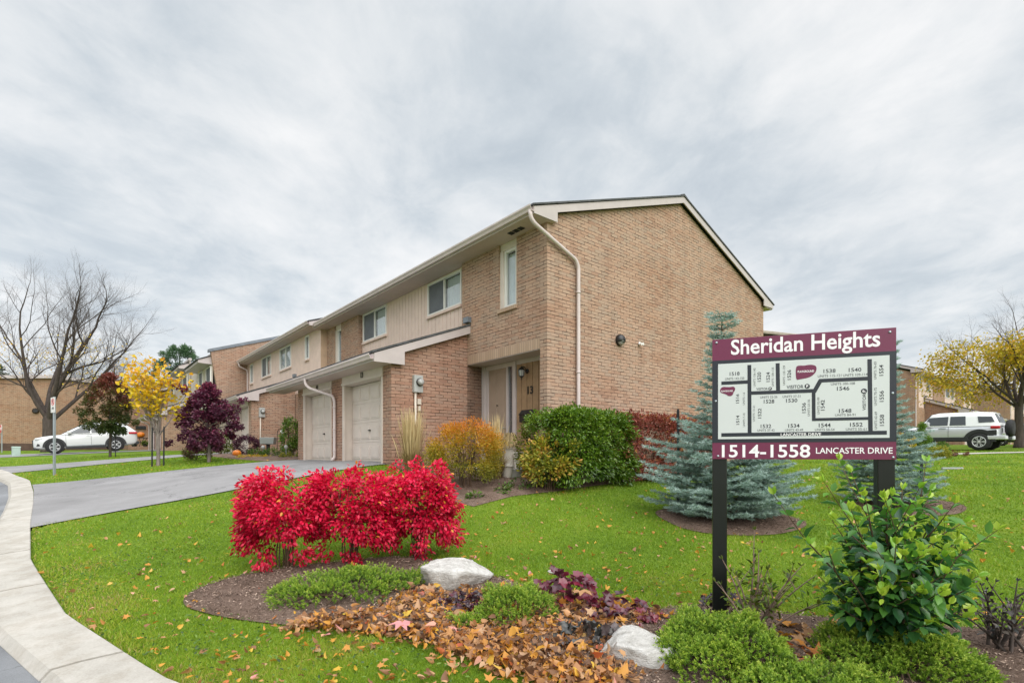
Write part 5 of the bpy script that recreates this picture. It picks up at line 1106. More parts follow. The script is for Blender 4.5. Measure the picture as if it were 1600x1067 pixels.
# ================================================================== the estate sign
paint('maroon', (.155, .022, .066), .32, .02, spec=.5); paint('sign_navy', (.018, .021, .032), .35, .03); paint('sign_white', (.60, .625, .63), .3, .01); paint('letter_white', (.86, .84, .86), .4, .0); paint('letter_dark', (.03, .034, .045), .5, .0); paint('letter_grey', (.11, .115, .125), .5, .0); paint('letter_white', (.86, .84, .86), .4, 0)
paint('post_black', (.008, .008, .010), .28, .1)
def estate_sign():
    A = Vector((.3869*4.09, 4.09, 0)); Bp = Vector((.7417*3.685, 3.685, 0)); d = (Bp-A); wid = d.length; d.normalize(); ztop, zbot = 2.394, 1.455
    base = (A+Bp)/2; base.z = gz(base.x, base.y)-.02; rz = math.atan2(d.y, d.x)
    S = thing('estate_sign', 'maroon and white estate map sign on two black posts', 'sign', base, rz)
    # front faces local -y; x along the board
    hw = wid/2; zt, zb = ztop-base.z, zbot-base.z; hgt = zt-zb
    def bd(zx, zy):
        """from a picture of the board (two known edges) to its own metres"""
        l = (zx-138.5)/(1312.5-138.5)
        def pr(px, py):
            k = (1080+px/4.103-CX)/FOC; n = Vector((-d.y, d.x)); den = k*n.x+n.y; Y = (n.x*A.x+n.y*A.y)/den; X = k*Y
            return (Vector((X, Y))-Vector((A.x, A.y))).dot(Vector((d.x, d.y)))-hw, CAMZ+(HY-(480+py/4.103))/FOC*Y-base.z
        return pr(zx, zy)
    p = MB(); p.box(-hw, hw, -.006, .006, zb, zt); p.build('board', M['maroon'], S, .001)
    x0, z1 = -hw, bd(142, 345)[1]; z0 = bd(142, 868)[1]; zc1 = bd(170, 365); zc0 = bd(178, 845); xr = bd(1268, 600)[0]
    m = MB(); m.box(-hw-.001, hw+.001, -.0075, -.006, z0, z1); m.build('map_border', M['sign_navy'], S)
    wx0, wx1 = bd(172, 600)[0], bd(1269, 600)[0]; wz0, wz1 = bd(178, 845)[1], bd(170, 366)[1]
    m = MB(); m.box(wx0, wx1, -.009, -.0075, wz0, wz1); m.build('map_panel', M['sign_white'], S)
    # roads of the map
    R_ = MB()
    def road(a, b, w=23):
        (ax, az), (bx, bz) = bd(*a), bd(*b); w = w/4.103*3.9/FOC; v = Vector((bx-ax, bz-az)); l = v.length; v.normalize(); n = Vector((-v.y, v.x))*w/2
        q = [(ax-n.x, az-n.y), (bx-n.x, bz-n.y), (bx+n.x, bz+n.y), (ax+n.x, az+n.y)]; R_.prism(q, -.0098-.0001*len(R_.f)/6, -.009, 1)
    road((193, 488), (372, 479)); road((372, 371), (374, 812)); road((553, 360), (556, 545)); road((372, 551), (785, 536)); road((785, 545), (828, 469), 24); road((818, 472), (1142, 457)); road((783, 530), (784, 727), 20); road((774, 720), (1146, 712), 18); road((1141, 334), (1147, 800)); road((193, 818), (1251, 803), 24)
    R_.build('map_roads', M['sign_navy'], S)
    for pts in ([(668, 382), (690, 374), (722, 376), (750, 370), (778, 370), (798, 377), (803, 393), (798, 415), (780, 436), (752, 452), (715, 459), (690, 464), (670, 467)], [(184, 538), (188, 520), (205, 510), (228, 512), (250, 512), (270, 508), (282, 518), (280, 535), (270, 545), (268, 560), (255, 570), (238, 570), (225, 560), (205, 553), (190, 549)]):
        P = _smooth_poly(np.array([bd(*q) for q in pts]), 2); b_ = MB(); b_.prism([tuple(q) for q in P], -.0105, -.009, 1); b_.build('playground_patch', M['maroon'], S)
    up = Matrix.Rotation(pi/2, 4, 'X')
    def put(items, name, mat, dep, ls=1.0):
        for txt, zx, zy, size, rot, off, align, wpx in items:
            me = text_mesh(txt, 1, off, .0004, 'CENTER'); co = np.array([v.co[:] for v in me.vertices]); mn, mx = co.min(0), co.max(0)
            c = (mn+mx)/2; w0 = mx[0]-mn[0]; h0 = mx[1]-mn[1]; s = 1/4.103*3.9/FOC
            if abs(rot) > .1: sx = wpx*s/w0; sy = size*wid/1174/h0
            else: sx = wpx*wid/1174/w0; sy = size*s/h0
            l, z = bd(zx, zy); vs = []
            for q in (co-c):
                a, b_ = q[0]*sx, q[1]*sy
                if abs(rot) > .1: a, b_ = -b_, a
                vs.append((l+a, dep-q[2]*1.0, z+b_))
            fs = [tuple(pg.vertices) for pg in me.polygons]; bpy.data.meshes.remove(me)
            me = bpy.data.meshes.new(name); me.from_pydata(vs, [], fs); me.update(); obj(name, me, M[mat], S)
    H_, V_ = 0, 1
    put([('Sheridan Heights', 712, 246, 132, H_, .016, 'C', 950)], 'title_lettering', 'letter_white', -.0067)
    put([('1514-1558', 472, 921, 84, H_, .017, 'C', 588), ('LANCASTER DRIVE', 1039, 918, 38, H_, .010, 'C', 462)], 'address_lettering', 'letter_white', -.0067)
    put([('LANCASTER DRIVE', 700, 815, 19, H_, .012, 'C', 258)], 'road_lettering', 'letter_white', -.0125); put([('PLAYGROUND', 733, 412, 14, H_, .018, 'C', 104), ('PLAYGROUND', 229, 538, 11, H_, .018, 'C', 80)], 'playground_lettering', 'letter_white', -.0110)
    big = [('1518', 278, 427, 24, H_, 68), ('1538', 885, 409, 24, H_, 75), ('1540', 1048, 402, 24, H_, 76), ('1546', 972, 521, 24, H_, 76), ('1528', 498, 604, 24, H_, 70), ('1530', 643, 598, 24, H_, 73), ('1532', 478, 762, 24, H_, 70), ('1534', 657, 759, 24, H_, 72), ('1544', 854, 756, 25, H_, 74), ('1552', 1056, 752, 25, H_, 76), ('1548', 985, 664, 25, H_, 76),
           ('1520', 435, 447, 24, V_, 62), ('1524', 492, 448, 24, V_, 62), ('1526', 627, 434, 24, V_, 63), ('1516', 296, 586, 22, V_, 60), ('1514', 298, 723, 22, V_, 60), ('1522', 438, 680, 23, V_, 64), ('1536', 721, 645, 24, V_, 64), ('1542', 841, 628, 25, V_, 66), ('1554', 1216, 405, 25, V_, 66), ('1556', 1218, 571, 25, V_, 67), ('1558', 1220, 724, 25, V_, 68), ('VISITOR', 664, 511, 23, H_, 108), ('VISITOR', 453, 524, 15, H_, 76), ('VISITOR', 1107, 607, 20, V_, 104)]
    put([(t, a, b_, s, r, .012, 'C', w) for t, a, b_, s, r, w in big], 'map_numbers', 'letter_dark', -.0095)
    sm = [('UNITS 143-150', 278, 458, 16, H_, 132), ('UNITS 115-121', 885, 440, 16, H_, 146), ('UNITS 109-114', 1049, 434, 16, H_, 148), ('UNITS 100-108', 970, 491, 15, H_, 147), ('UNITS 22-26', 496, 576, 15, H_, 114), ('UNITS 27-31', 642, 572, 15, H_, 116), ('UNITS 37-42', 478, 788, 15, H_, 115), ('UNITS 43-49', 658, 786, 15, H_, 117), ('UNITS 50-54', 854, 784, 15, H_, 122), ('UNITS 55-61', 1055, 781, 15, H_, 124), ('UNITS 84-91', 985, 690, 15, H_, 124),
          ('UNITS 136-142', 405, 450, 14, V_, 122), ('UNITS 130-135', 522, 447, 14, V_, 124), ('UNITS 122-129', 594, 437, 14, V_, 126), ('UNITS 1-6', 337, 586, 14, V_, 82), ('UNITS 7-12', 338, 722, 14, V_, 90), ('UNITS 13-21', 401, 681, 14, V_, 104), ('UNITS 23-36', 752, 645, 14, V_, 106), ('UNITS 92-99', 814, 632, 14, V_, 108), ('UNITS 76-83', 1177, 406, 15, V_, 108), ('UNITS 70-75', 1179, 573, 15, V_, 110), ('UNITS 62-69', 1181, 726, 15, V_, 108)]
    put([(t, a, b_, s, r, .004, 'C', w) for t, a, b_, s, r, w in sm], 'map_unit_lettering', 'letter_grey', -.0095)
    dk, wp = MB(), []
    for zx, zy, r, rot in ((742, 507, 15, H_), (505, 522, 10.5, H_), (1105, 538, 16, V_)):
        l, z = bd(zx, zy); rr = r/4.103*3.9/FOC; dk.prism([(l+cos(2*pi*i/28)*rr, z+sin(2*pi*i/28)*rr) for i in range(28)], -.0103, -.009, 1); wp.append(('P', zx, zy, r*1.15, rot, .02, 'C', r*.8))
    dk.build('parking_symbol', M['letter_dark'], S); put(wp, 'parking_letter', 'letter_white', -.0108)
    for zx, zy in ((162, 229), (1272, 160), (157, 602), (1289, 551), (172, 953), (1292, 961)):
        l, z = bd(zx, zy); b_ = MB(); b_.lathe([(0, -.014), (.005, -.0135), (.0085, -.010), (.0095, -.006)], (l, 0, z), 14, 1); b_.build('bolt', M['galv'], S, smooth=True)
    for a, b_ in ((-hw+.002, -hw+.108), (hw-.108, hw-.002)):
        q = MB(); q.box(a, b_, .0065, .11, -.35, zt-.02); q.build('post', M['post_black'], S, .006)
estate_sign()

# ================================================================== things fixed to the house
paint('meter_box', (.40, .41, .40), .45, .05); paint('lamp_glass', (.36, .36, .35), .15, .03); paint('cream', (.60, .53, .45), .5, .04)
def meter(u, v, z, label, pipe_to):
    x, y = W(u, v); t = thing('electric_meter', label, 'electric meter', (x, y, z), HROT, 'electric meters')       # local x into the street-house line, faces local -y
    m = MB(); m.box(-.12, .12, -.11, -.0, -.21, .21); m.build('box', M['meter_box'], t, .008)
    m = MB(); m.lathe([(.098, -.12), (.098, -.145), (.085, -.15)], (.02, 0, .04), 22, 1); m.build('ring', M['black'], t, smooth=False)
    m = MB(); m.lathe([(0, -.235), (.05, -.23), (.078, -.205), (.083, -.14)], (.02, 0, .04), 22, 1); m.build('glass_dome', M['lamp_glass'], t, smooth=True)
    m = MB(); m.tube([(-.06, -.05, -.21), (-.06, -.05, pipe_to-z)], .028, 10); m.build('conduit', M['cream'], t, smooth=True)
    if u < 10: m = MB(); m.box(.0, .1, -.06, 0, -.5, -.36); m.box(.02, .08, -.07, 0, -.66, -.54); m.build('junction_box', M['cream'], t, .006)
meter(3.05, -1.52, 3.20, 'electric meter with glass dome on the garage side wall of number 13', 1.2)
meter(16.4, -1.68, 3.30, 'electric meter on the second block beside the dark garage', 1.4)
def lantern():
    x, y = W(1.24, .52); t = thing('wall_lantern', 'black carriage lantern beside the front door above the number', 'lantern', (x, y, 3.45), HROT)
    m = MB(); m.lathe([(.055, -.0), (.055, -.025), (.02, -.03)], (0, 0, .06), 14, 0); m.tube(rounded([(-.02, 0, .06), (-.10, 0, .16), (-.19, 0, .14)], .04), .013, 7); m.build('bracket', M['black'], t, smooth=True)
    c = (-.19, 0, -.0); m = MB(); m.lathe([(.012, .16), (.022, .14), (.05, .115), (.092, .065), (.085, .06), (0, .06)], c, 8); m.build('cap', M['black'], t)
    m = MB(); m.lathe([(.075, .06), (.055, -.08), (0, -.085)], c, 8); m.build('glass', M['lamp_glass'], t)
    m = MB()
    for i in range(8): a = 2*pi*i/8; m.tube([(c[0]+cos(a)*.079, sin(a)*.079, .06), (c[0]+cos(a)*.058, sin(a)*.058, -.08)], .006, 4)
    m.lathe([(.062, -.078), (.045, -.10), (.014, -.12), (.014, -.15), (.004, -.18), (0, -.18)], c, 8); m.build('cage', M['black'], t)
lantern()
def mailbox():
    x, y = W(1.18, .52); t = thing('mailbox', 'black wall mailbox hung on the wooden panel by the front door', 'mailbox', (x, y, 2.40), HROT)
    m = MB(); m.prism([(-.11, -.14), (0, -.14), (0, .15), (-.02, .15), (-.11, .06)], -.24, .24, 1); m.build('box', M['black'], t, .008)
    m = MB(); m.prism([(-.125, .055), (-.118, .035), (-.0, .15), (-.0, .165), (-.02, .165)], -.25, .25, 1); m.build('lid', M['black'], t, .004)
    m = MB()
    for s in (-.15, .15): m.tube(rounded([(-.03, s, -.14), (-.05, s, -.24), (-.1, s, -.25), (-.12, s, -.2)], .03), .008, 5)
    m.build('paper_hook', M['black'], t)
mailbox()
def bulkhead():
    x, y = W(-.01, 2.49); t = thing('wall_lamp', 'round black hooded lamp high on the gable wall', 'wall lamp', (x, y, 4.33), HROT)
    m = MB(); m.lathe([(.14, 0), (.145, -.03), (.12, -.04)], (0, 0, 0), 24, 1); m.build('base', M['black'], t, smooth=True)
    # hood: upper part of a dome
    vs, fs = [], []; n = 20; k = 10
    for i in range(k+1):
        for j in range(n+1):
            a = -.5+(pi+1.0)*j/n; f = i/k*pi/2; vs.append((cos(a)*.148*cos(f), -.02-.15*sin(f), sin(a)*.148*cos(f)))
    fs = [(i*(n+1)+j, i*(n+1)+j+1, (i+1)*(n+1)+j+1, (i+1)*(n+1)+j) for i in range(k) for j in range(n)]
    h = MB(); h.add(vs, fs); h.build('hood', M['black'], t, smooth=True)
    g = MB(); g.lathe([(.12, -.03), (.118, -.07), (.09, -.115), (.04, -.14), (0, -.145)], (0, 0, -.01), 20, 1); g.build('glass', M['lamp_glass'], t, smooth=True)
    m = MB(); m.tube([(-.115, -.08, -.05), (0, -.165, -.06), (.115, -.08, -.05)], .008, 5); m.tube([(0, -.155, .0), (0, -.13, -.1)], .008, 5); m.build('guard', M['black'], t)
    x, y = W(-.01, 3.31); t = thing('flood_light', 'small white twin fitting on the gable wall right of the black lamp', 'light fitting', (x, y, 4.36), HROT)
    m = MB(); m.lathe([(.04, 0), (.045, -.03), (.02, -.04)], (0, 0, 0), 14, 1); m.build('base', M['white_frame'], t)
    m = MB(); m.lathe([(.018, -.03), (.03, -.07), (.035, -.11), (.0, -.115)], (-.03, 0, -.03), 12, 1); m.lathe([(.018, -.03), (.03, -.07), (.035, -.11), (.0, -.115)], (.04, 0, -.02), 12, 1); m.build('lamp_head', M['white_frame'], t)
bulkhead()
# ================================================================== trees
def tree_skeleton(H, r0, fork, leaders, spread, seed, levels=4, up=.35, dens=1.0, lean=(0, 0), trunk_top=None):
    rng = random.Random(seed); tr, br = MB(), MB(); tips = []
    def grow(p, d, L, r, lev, mb):
        n = 5 if lev < 2 else 4 if lev < 3 else 3; pts = [p]; q = p.copy(); dd = d.copy()
        for i in range(n):
            dd = (dd+Vector((rng.gauss(0, .13), rng.gauss(0, .13), rng.gauss(0, .10)))+Vector((0, 0, up*.18))).normalized(); q = q+dd*L/n; pts.append(q.copy())
        mb.tube(pts, [r*(1-.62*i/n) for i in range(n+1)], 7 if lev < 1 else 5 if lev < 2 else 3, False)
        if lev >= levels:
            for t in (1, 2, 3):
                if t < len(pts): tips.append((pts[t], (pts[t]-pts[t-1]).normalized()))
            return
        k = max(2, int(rng.choice((4, 5, 6))*dens)) if lev < levels-1 else max(2, int(rng.choice((3, 4, 5))*dens))
        for c in range(k):
            f = .25+.75*(c+rng.random()*.6)/k; f = min(f, .999)*n; i = int(f); s = pts[i].lerp(pts[i+1], f-i); ax = (pts[i+1]-pts[i]).normalized(); a = rng.uniform(.45, .95)
            o = Matrix.Rotation(rng.uniform(0, 2*pi), 3, ax) @ ax.orthogonal().normalized(); nd = (ax*cos(a)+o*sin(a)); grow(s, nd.normalized(), L*rng.uniform(.42, .62), r*(1-.62*f/n)*rng.uniform(.45, .62), lev+1, br)
        grow(pts[-1], dd, L*.45, r*.36, lev+1, br)
    tp = [Vector((0, 0, -.15)), Vector((.01, 0, fork*.35)), Vector((lean[0]*.4, lean[1]*.4, fork*.75)), Vector((lean[0], lean[1], fork))]; tr.tube([tp[0], tp[0].lerp(tp[1], .35)]+tp[1:]+[tp[-1]+Vector((0, 0, r0*.7)), tp[-1]+Vector((0, 0, r0*1.25))], [r0*1.45, r0*1.12, r0, r0*.90, r0*.92, r0*.74, r0*.3], 14)
    for i in range(leaders):
        a = 2*pi*i/leaders+rng.uniform(-.3, .3); s = spread*rng.uniform(.55, 1.1) if i else spread*.12; d = Vector((cos(a)*s, sin(a)*s, 1)).normalized()
        grow(tp[-1]-Vector((0, 0, fork*.12*rng.random())), d, (H-fork)*rng.uniform(.52, .66), r0*(.64 if i == 0 else rng.uniform(.38, .52)), 0, br)
    return tr, br, tips
def tree(name, label, base, H, r0, fork, leaders, spread, seed, bark, levels=4, leaves=0, L=.1, Wd=.07, mat=None, zlim=(0, 1), tone=None, shape='diamond', group=None, dens=1.0, up=.35, per=1, spray=.12, cat='tree'):
    t = thing(name, label, cat, base, 0, group); tr, br, tips = tree_skeleton(H, r0, fork, leaders, spread, seed, levels, up, dens)
    tr.build('trunk', M[bark], t, smooth=True); br.build('crown', M[bark], t, smooth=True)
    if leaves:
        T = [q for q in tips if zlim[0]*H <= q[0].z <= zlim[1]*H]; i = RNG.integers(0, len(T), leaves); P = np.array([T[k][0] for k in i])+RNG.normal(0, spray, (leaves, 3)); D = np.array([T[k][1] for k in i])+RNG.normal(0, .6, (leaves, 3))-[0, 0, .5]
        rel = P[:, 2]/H; tn = RNG.random(leaves) if tone is None else tone(rel, RNG.random(leaves), P)
        obj('leaves', leaf_mesh('leaves', P, D, RNG.normal(size=P.shape)*.6+[0, 0, .8], L*RNG.uniform(.6, 1.2, leaves), Wd*RNG.uniform(.7, 1.2, leaves), np.clip(tn, 0, 1), shape), M[mat], t)
    return t
def far_base(px, py_base, Y): x = (px-CX)/FOC*Y; return Vector((x, Y, min(gz(x, Y), zat(py_base, Y))))
b = atd(76, 37); tree('bare_tree', 'large nearly bare tree before the broad brick gable, a few yellow leaves left', b, (zat(437, 37)-b.z)*1.16, .37, 2.3, 6, .82, 4, 'bark', 5, 900, .13, .09, 'yellow_leaf', (.25, .55), lambda r, q, P: .4+.5*q, group='bare trees', up=.42, dens=1.0)
b = atd(166, 52); tree('bare_tree', 'smaller bare brown tree behind the white car and the reddish tree', b, zat(525, 52)-b.z, .3, 2.6, 6, .95, 9, 'brown_bark', 4, 260, .15, .1, 'gold_leaf', (.2, .7), group='bare trees')
b = atd(1592, 27.5); tree('gold_tree', 'spreading tree with olive gold leaves and bare top, right edge', b, 8.3, .19, 2.3, 8, 1.15, 12, 'bark', 4, 11500, .15, .11, 'gold_leaf', (.15, .66), lambda r, q, P: .2+.75*q, 'diamond', per=2, spray=.26, up=.06)
b = atd(1545, 62); tree('bare_tree', 'far leafless tree above the roofs on the right', b, 9.5, .25, 2.5, 6, .8, 31, 'brown_bark', 3, 500, .2, .14, 'gold_leaf', (.3, 1), group='bare trees')
def conifer(label, px, Y, top, rx, n, seed, mat='dark_needle'):
    b = atd(px, Y); H = zat(top, Y)-b.z; rng = np.random.default_rng(seed); t = thing('conifer', label, 'evergreen', b, 0, 'far evergreens'); m = MB(); m.tube([(0, 0, -.1), (0, 0, H*.9)], [.25, .05], 8); m.build('trunk', M['bark'], t)
    lb = []
    for i in range(260):
        f = rng.random(); z = H*(.12+.86*f); r = rx*(1-f)**.6+.15; a = rng.uniform(0, 6.28); q = r*rng.uniform(.55, 1); lb.append((cos(a)*q, sin(a)*q, z, rng.uniform(.3, .62)*(1.1-f*.5)))
    P, d, k = blob_points(n, np.array(lb)); D = nrm(P*[1, 1, 0]+[0, 0, .4]+rng.normal(size=P.shape)*.6)
    obj('crown', leaf_mesh('crown', P, D, rng.normal(size=P.shape), rng.uniform(.18, .34, n), .07, np.clip(.3+.5*rng.random(n)+.2*d[:, 2], 0, 1), 'diamond'), M[mat], t)
conifer('green evergreen rising behind the third block', 281, 56, 536, 5.2, 26000, 2, 'pine_needle')
conifer('dark evergreen at the left edge behind the large bare tree', -8, 50, 566, 2.0, 7000, 4)
b = atd(375, 60); tree('gold_tree', 'tip of a far golden tree over the fin wall coping', b, zat(540, 60)-b.z, .2, 4, 5, .5, 21, 'brown_bark', 3, 900, .2, .14, 'gold_leaf', (.5, 1))

# small street trees
def small_trees():
    b = at(247, 728); H = zat(556, b.y)-b.z
    t = tree('redbud_tree', 'slender tree with large yellow heart-shaped leaves between two black stakes', b, H, .055, H*.28, 7, .46, 17, 'grey_bark', 2, 1050, .115, .115, 'yellow_leaf', (.28, .98), lambda r, q, P: np.clip(.28+.45*q+.55*(r-.45), 0, 1), 'heart', spray=.13, dens=1.0, up=.5)
    for dx, dy, lab in ((-.12, -.12, 'black stake left of the yellow-leaved tree trunk'), (.2, -.02, 'black stake right of the yellow-leaved tree trunk')):
        s = thing('stake', lab, 'stake', (b.x+dx, b.y+dy, gz(b.x+dx, b.y+dy)), 0, 'black tree stakes'); m = MB(); m.tube([(0, 0, -.1), (.01, 0, 1.28), (.01, 0, 1.3)], [.024, .024, .018], 8); m.build('rod', M['black_matt'], s); m = MB(); m.tube([(0.01, 0, 1.15), (-dx*.5, -dy*.5, 1.14), (-dx*.95, -dy*.95, 1.15)], .01, 5); m.build('tie', M['black_matt'], s)
    b = at(172, 714); k = b.y/FOC; H = (714-584)*k; w = 45*k; c = .52*H
    lb = []
    for i in range(150):
        f = random.random(); z = H*(.30+.68*f); prof = sin(pi*min(1, (f*.92+.10)))**.62*(1-.38*f); a = random.uniform(0, 2*pi); q = w*prof*random.uniform(.5, 1.0); lb.append((cos(a)*q, sin(a)*q, z, random.uniform(.1, .2)*H/3.4))
    st = MB(); st.tube([(0, 0, -.1), (0, .02, H*.3), (0.02, 0, H*.62), (0, 0, H*.93)], [.06, .05, .035, .01], 8, False)
    for i in range(14):
        a = random.uniform(0, 6.28); z = H*random.uniform(.3, .7); l = w*random.uniform(.5, .95); st.tube([(0, 0, z), (cos(a)*l*.6, sin(a)*l*.6, z+l*.4), (cos(a)*l, sin(a)*l, z+l*.9)], [.022, .014, .005], 5, False)
    t = shrub('pear_tree', 'small egg-shaped tree turning from green to dark red before the white car', 'tree', b, w, w, H, 11500, .10, .065, 'pear_leaf', lobes=np.array(lb), part='crown', tone=lambda rel, P, r, l: np.clip(.0+rel*.82+.30*(r-.4)+.2*(l-.5), 0, 1), stem=None, shape='diamond')
    st.build('trunk', M['bark'], t, smooth=True)
    s = thing('stake', 'thin dark stake beside the trunk of the egg-shaped tree', 'stake', (b.x+.18, b.y+.1, gz(b.x+.18, b.y+.1)), 0, 'black tree stakes'); m = MB(); m.tube([(0, 0, -.1), (0, 0, 1.5)], .02, 7); m.build('rod', M['black_matt'], s)
    # purple japanese maple, in flat layers
    b = at(326, 722); k = b.y/FOC; H = (722-600)*k; lb = []
    for i in range(125):
        f = random.random(); z = H*(.16+.80*f); R_ = 47*k*(sin(pi*(f*.80+.16)))**.75*(1.0 if f < .55 else 1-.35*(f-.55)/.45); a = random.uniform(0, 2*pi); q = R_*random.random()**.5; lb.append((cos(a)*q, sin(a)*q, z+.1*(1-q/max(.1, R_)), random.uniform(.10, .20)))
    lb += [(-1.1, 0, H*.98, .14), (-.85, 0, H*.93, .16), (.95, .2, H*.78, .12), (1.2, .1, H*.80, .09), (-1.35, 0, H*.25, .14)]
    st = MB(); st.tube([(0, 0, -.1), (.03, 0, H*.2), (-.05, 0, H*.45), (-.2, 0, H*.8)], [.06, .05, .035, .01], 8, False)
    for i in range(16):
        a = random.uniform(0, 6.28); z = H*random.uniform(.15, .5); l = 45*k*random.uniform(.5, .95); st.tube([(0, 0, z), (cos(a)*l*.6, sin(a)*l*.6, z+l*.35), (cos(a)*l, sin(a)*l, z+l*.45)], [.02, .013, .005], 5, False)
    t = shrub('japanese_maple', 'purple-leaved maple beside the second block with crimson tips', 'tree', b, 1.3, 1.3, H, 8500, .095, .075, 'plum_leaf', lobes=np.array(lb), part='crown', droop=.35, tone=lambda rel, P, r, l: np.clip(.1+.4*r+.25*l+.35*np.maximum(0, rel-.72)*2, 0, 1), shape='palm' if False else 'diamond')
    st.build('trunk', M['grey_bark'], t, smooth=True)
    b = at(309, 719); shrub('barberry', 'low dark red-brown shrub left of the purple maple trunk', 'shrub', b, .52, .45, .62, 2600, .045, .028, 'pear_leaf', nl=50, tone=lambda rel, P, r, l: .25+.6*r, rad=(.08, .15))
small_trees()
# the bed between the first two garages
def garden():
    b = atd(386, 21.0); shrub('barberry', 'dark purple shrub under the meter of the second block', 'shrub', b, .55, .42, .82, 2400, .06, .04, 'plum_leaf', nl=46, tone=lambda rel, P, r, l: .05+.45*r, rad=(.09, .16))
    b = atd(456, 19.9); shrub('garden_shrub', 'upright dark green shrub at the pillar of garage 14', 'shrub', b, .42, .35, 1.55, 2000, .085, .045, 'hedge_leaf', nl=46, rad=(.1, .2), stem=stems(8, 1.4, (.35, .3), .012, .08), tone=lambda rel, P, r, l: .15+.6*r)
    b = atd(344, 21.6); shrub('garden_shrub', 'loose pale green shrub right of the purple maple', 'shrub', b, .62, .4, .85, 900, .09, .05, 'olive_leaf', nl=36, rad=(.08, .16), stem=stems(9, .8, (.5, .3), .01, .1), tone=lambda rel, P, r, l: .1+.45*r)
    for px, Y, rx, h, mat, lab, n in ((432, 19.6, .62, .34, 'green_leaf', 'low green leafy plants beside the path lights', 900), (402, 20.1, .36, .34, 'green_leaf', 'spiky green plant below the purple shrub', 500), (458, 18.9, .5, .22, 'olive_leaf', 'low lime yellow plant at the driveway corner by garage 14', 700), (395, 19.3, .62, .12, 'yellow_leaf', 'mat of small yellow flowers on the lawn edge of the garden bed', 700)):
        b = atd(px, Y); shrub('garden_plant', lab, 'plant', b, rx, .35, h, n, .06, .028, mat, nl=34, rad=(.05, .1), z0=0, group='low plants in the garden bed', shape='oval')
    for px, Y, h, lab in ((411, 19.5, .38, 'little globe path light nearest the purple shrub'), (447, 19.1, .40, 'little globe path light nearest garage 14'), (441, 20.6, .95, 'white globe light on a tall thin stem by the green shrub')):
        b = atd(px, Y); t = thing('path_light', lab, 'garden light', b, 0, 'globe lights in the garden bed'); m = MB(); m.tube([(0, 0, -.05), (0, 0, h-.06)], .014, 7); m.build('stem', M['galv'], t); m = MB(); m.lathe([(0, h-.09), (.05, h-.07), (.078, h), (.05, h+.06), (0, h+.078)], (0, 0, 0), 14); m.build('globe', M['lamp_glass'] if h < .5 else M['curtain'], t, smooth=True)
    b = atd(419, 20.6); t = thing('garden_lamp', 'grey box lamp on a black pedestal with a hook beside it', 'garden lamp', b); m = MB(); m.lathe([(.11, 0), (.06, .1), (.07, .42), (.12, .45)], (0, 0, 0), 12); m.build('pedestal', M['black_matt'], t); m = MB(); m.prism([(-.26, .45), (.26, .45), (.29, .72), (-.29, .72)], -.14, .14, 1); m.build('box', M['grey_metal'], t, .015)
    m = MB(); m.tube(rounded([(.36, 0, -.05), (.36, 0, .95), (.48, 0, 1.12), (.6, 0, .95), (.58, 0, .78)], .1), .012, 5); m.build('hook', M['black_matt'], t, smooth=True)
    b = atd(370, 20.3); t = pumpkin('orange pumpkin lying between the maple bed and the purple shrub', b, .16)
def pumpkin(label, b, r):
    paint('pumpkin', (.72, .20, .015), .4, .06) if 'pumpkin' not in M else None
    t = thing('pumpkin', label, 'pumpkin', b, 0, 'pumpkins'); n = 40; vs, fs = [], []; k = 12
    for i in range(k+1):
        f = pi*i/k
        for j in range(n):
            a = 2*pi*j/n; q = r*sin(f)**.8*(1-.10*abs(sin(a*5))**3) if 0 < i < k else r*.05; vs.append((q*cos(a), q*sin(a), r*.78*(1-cos(f))))
    fs = [(i*n+j, i*n+(j+1) % n, (i+1)*n+(j+1) % n, (i+1)*n+j) for i in range(k) for j in range(n)]; m = MB(); m.add(vs, fs); m.build('fruit', M['pumpkin'], t, smooth=True)
    m = MB(); m.tube([(0, 0, r*1.5), (.01, 0, r*1.65), (.03, .01, r*1.8)], [.03, .02, .022], 7); m.build('stalk', M['cut_bark'], t, smooth=True); return t
garden()
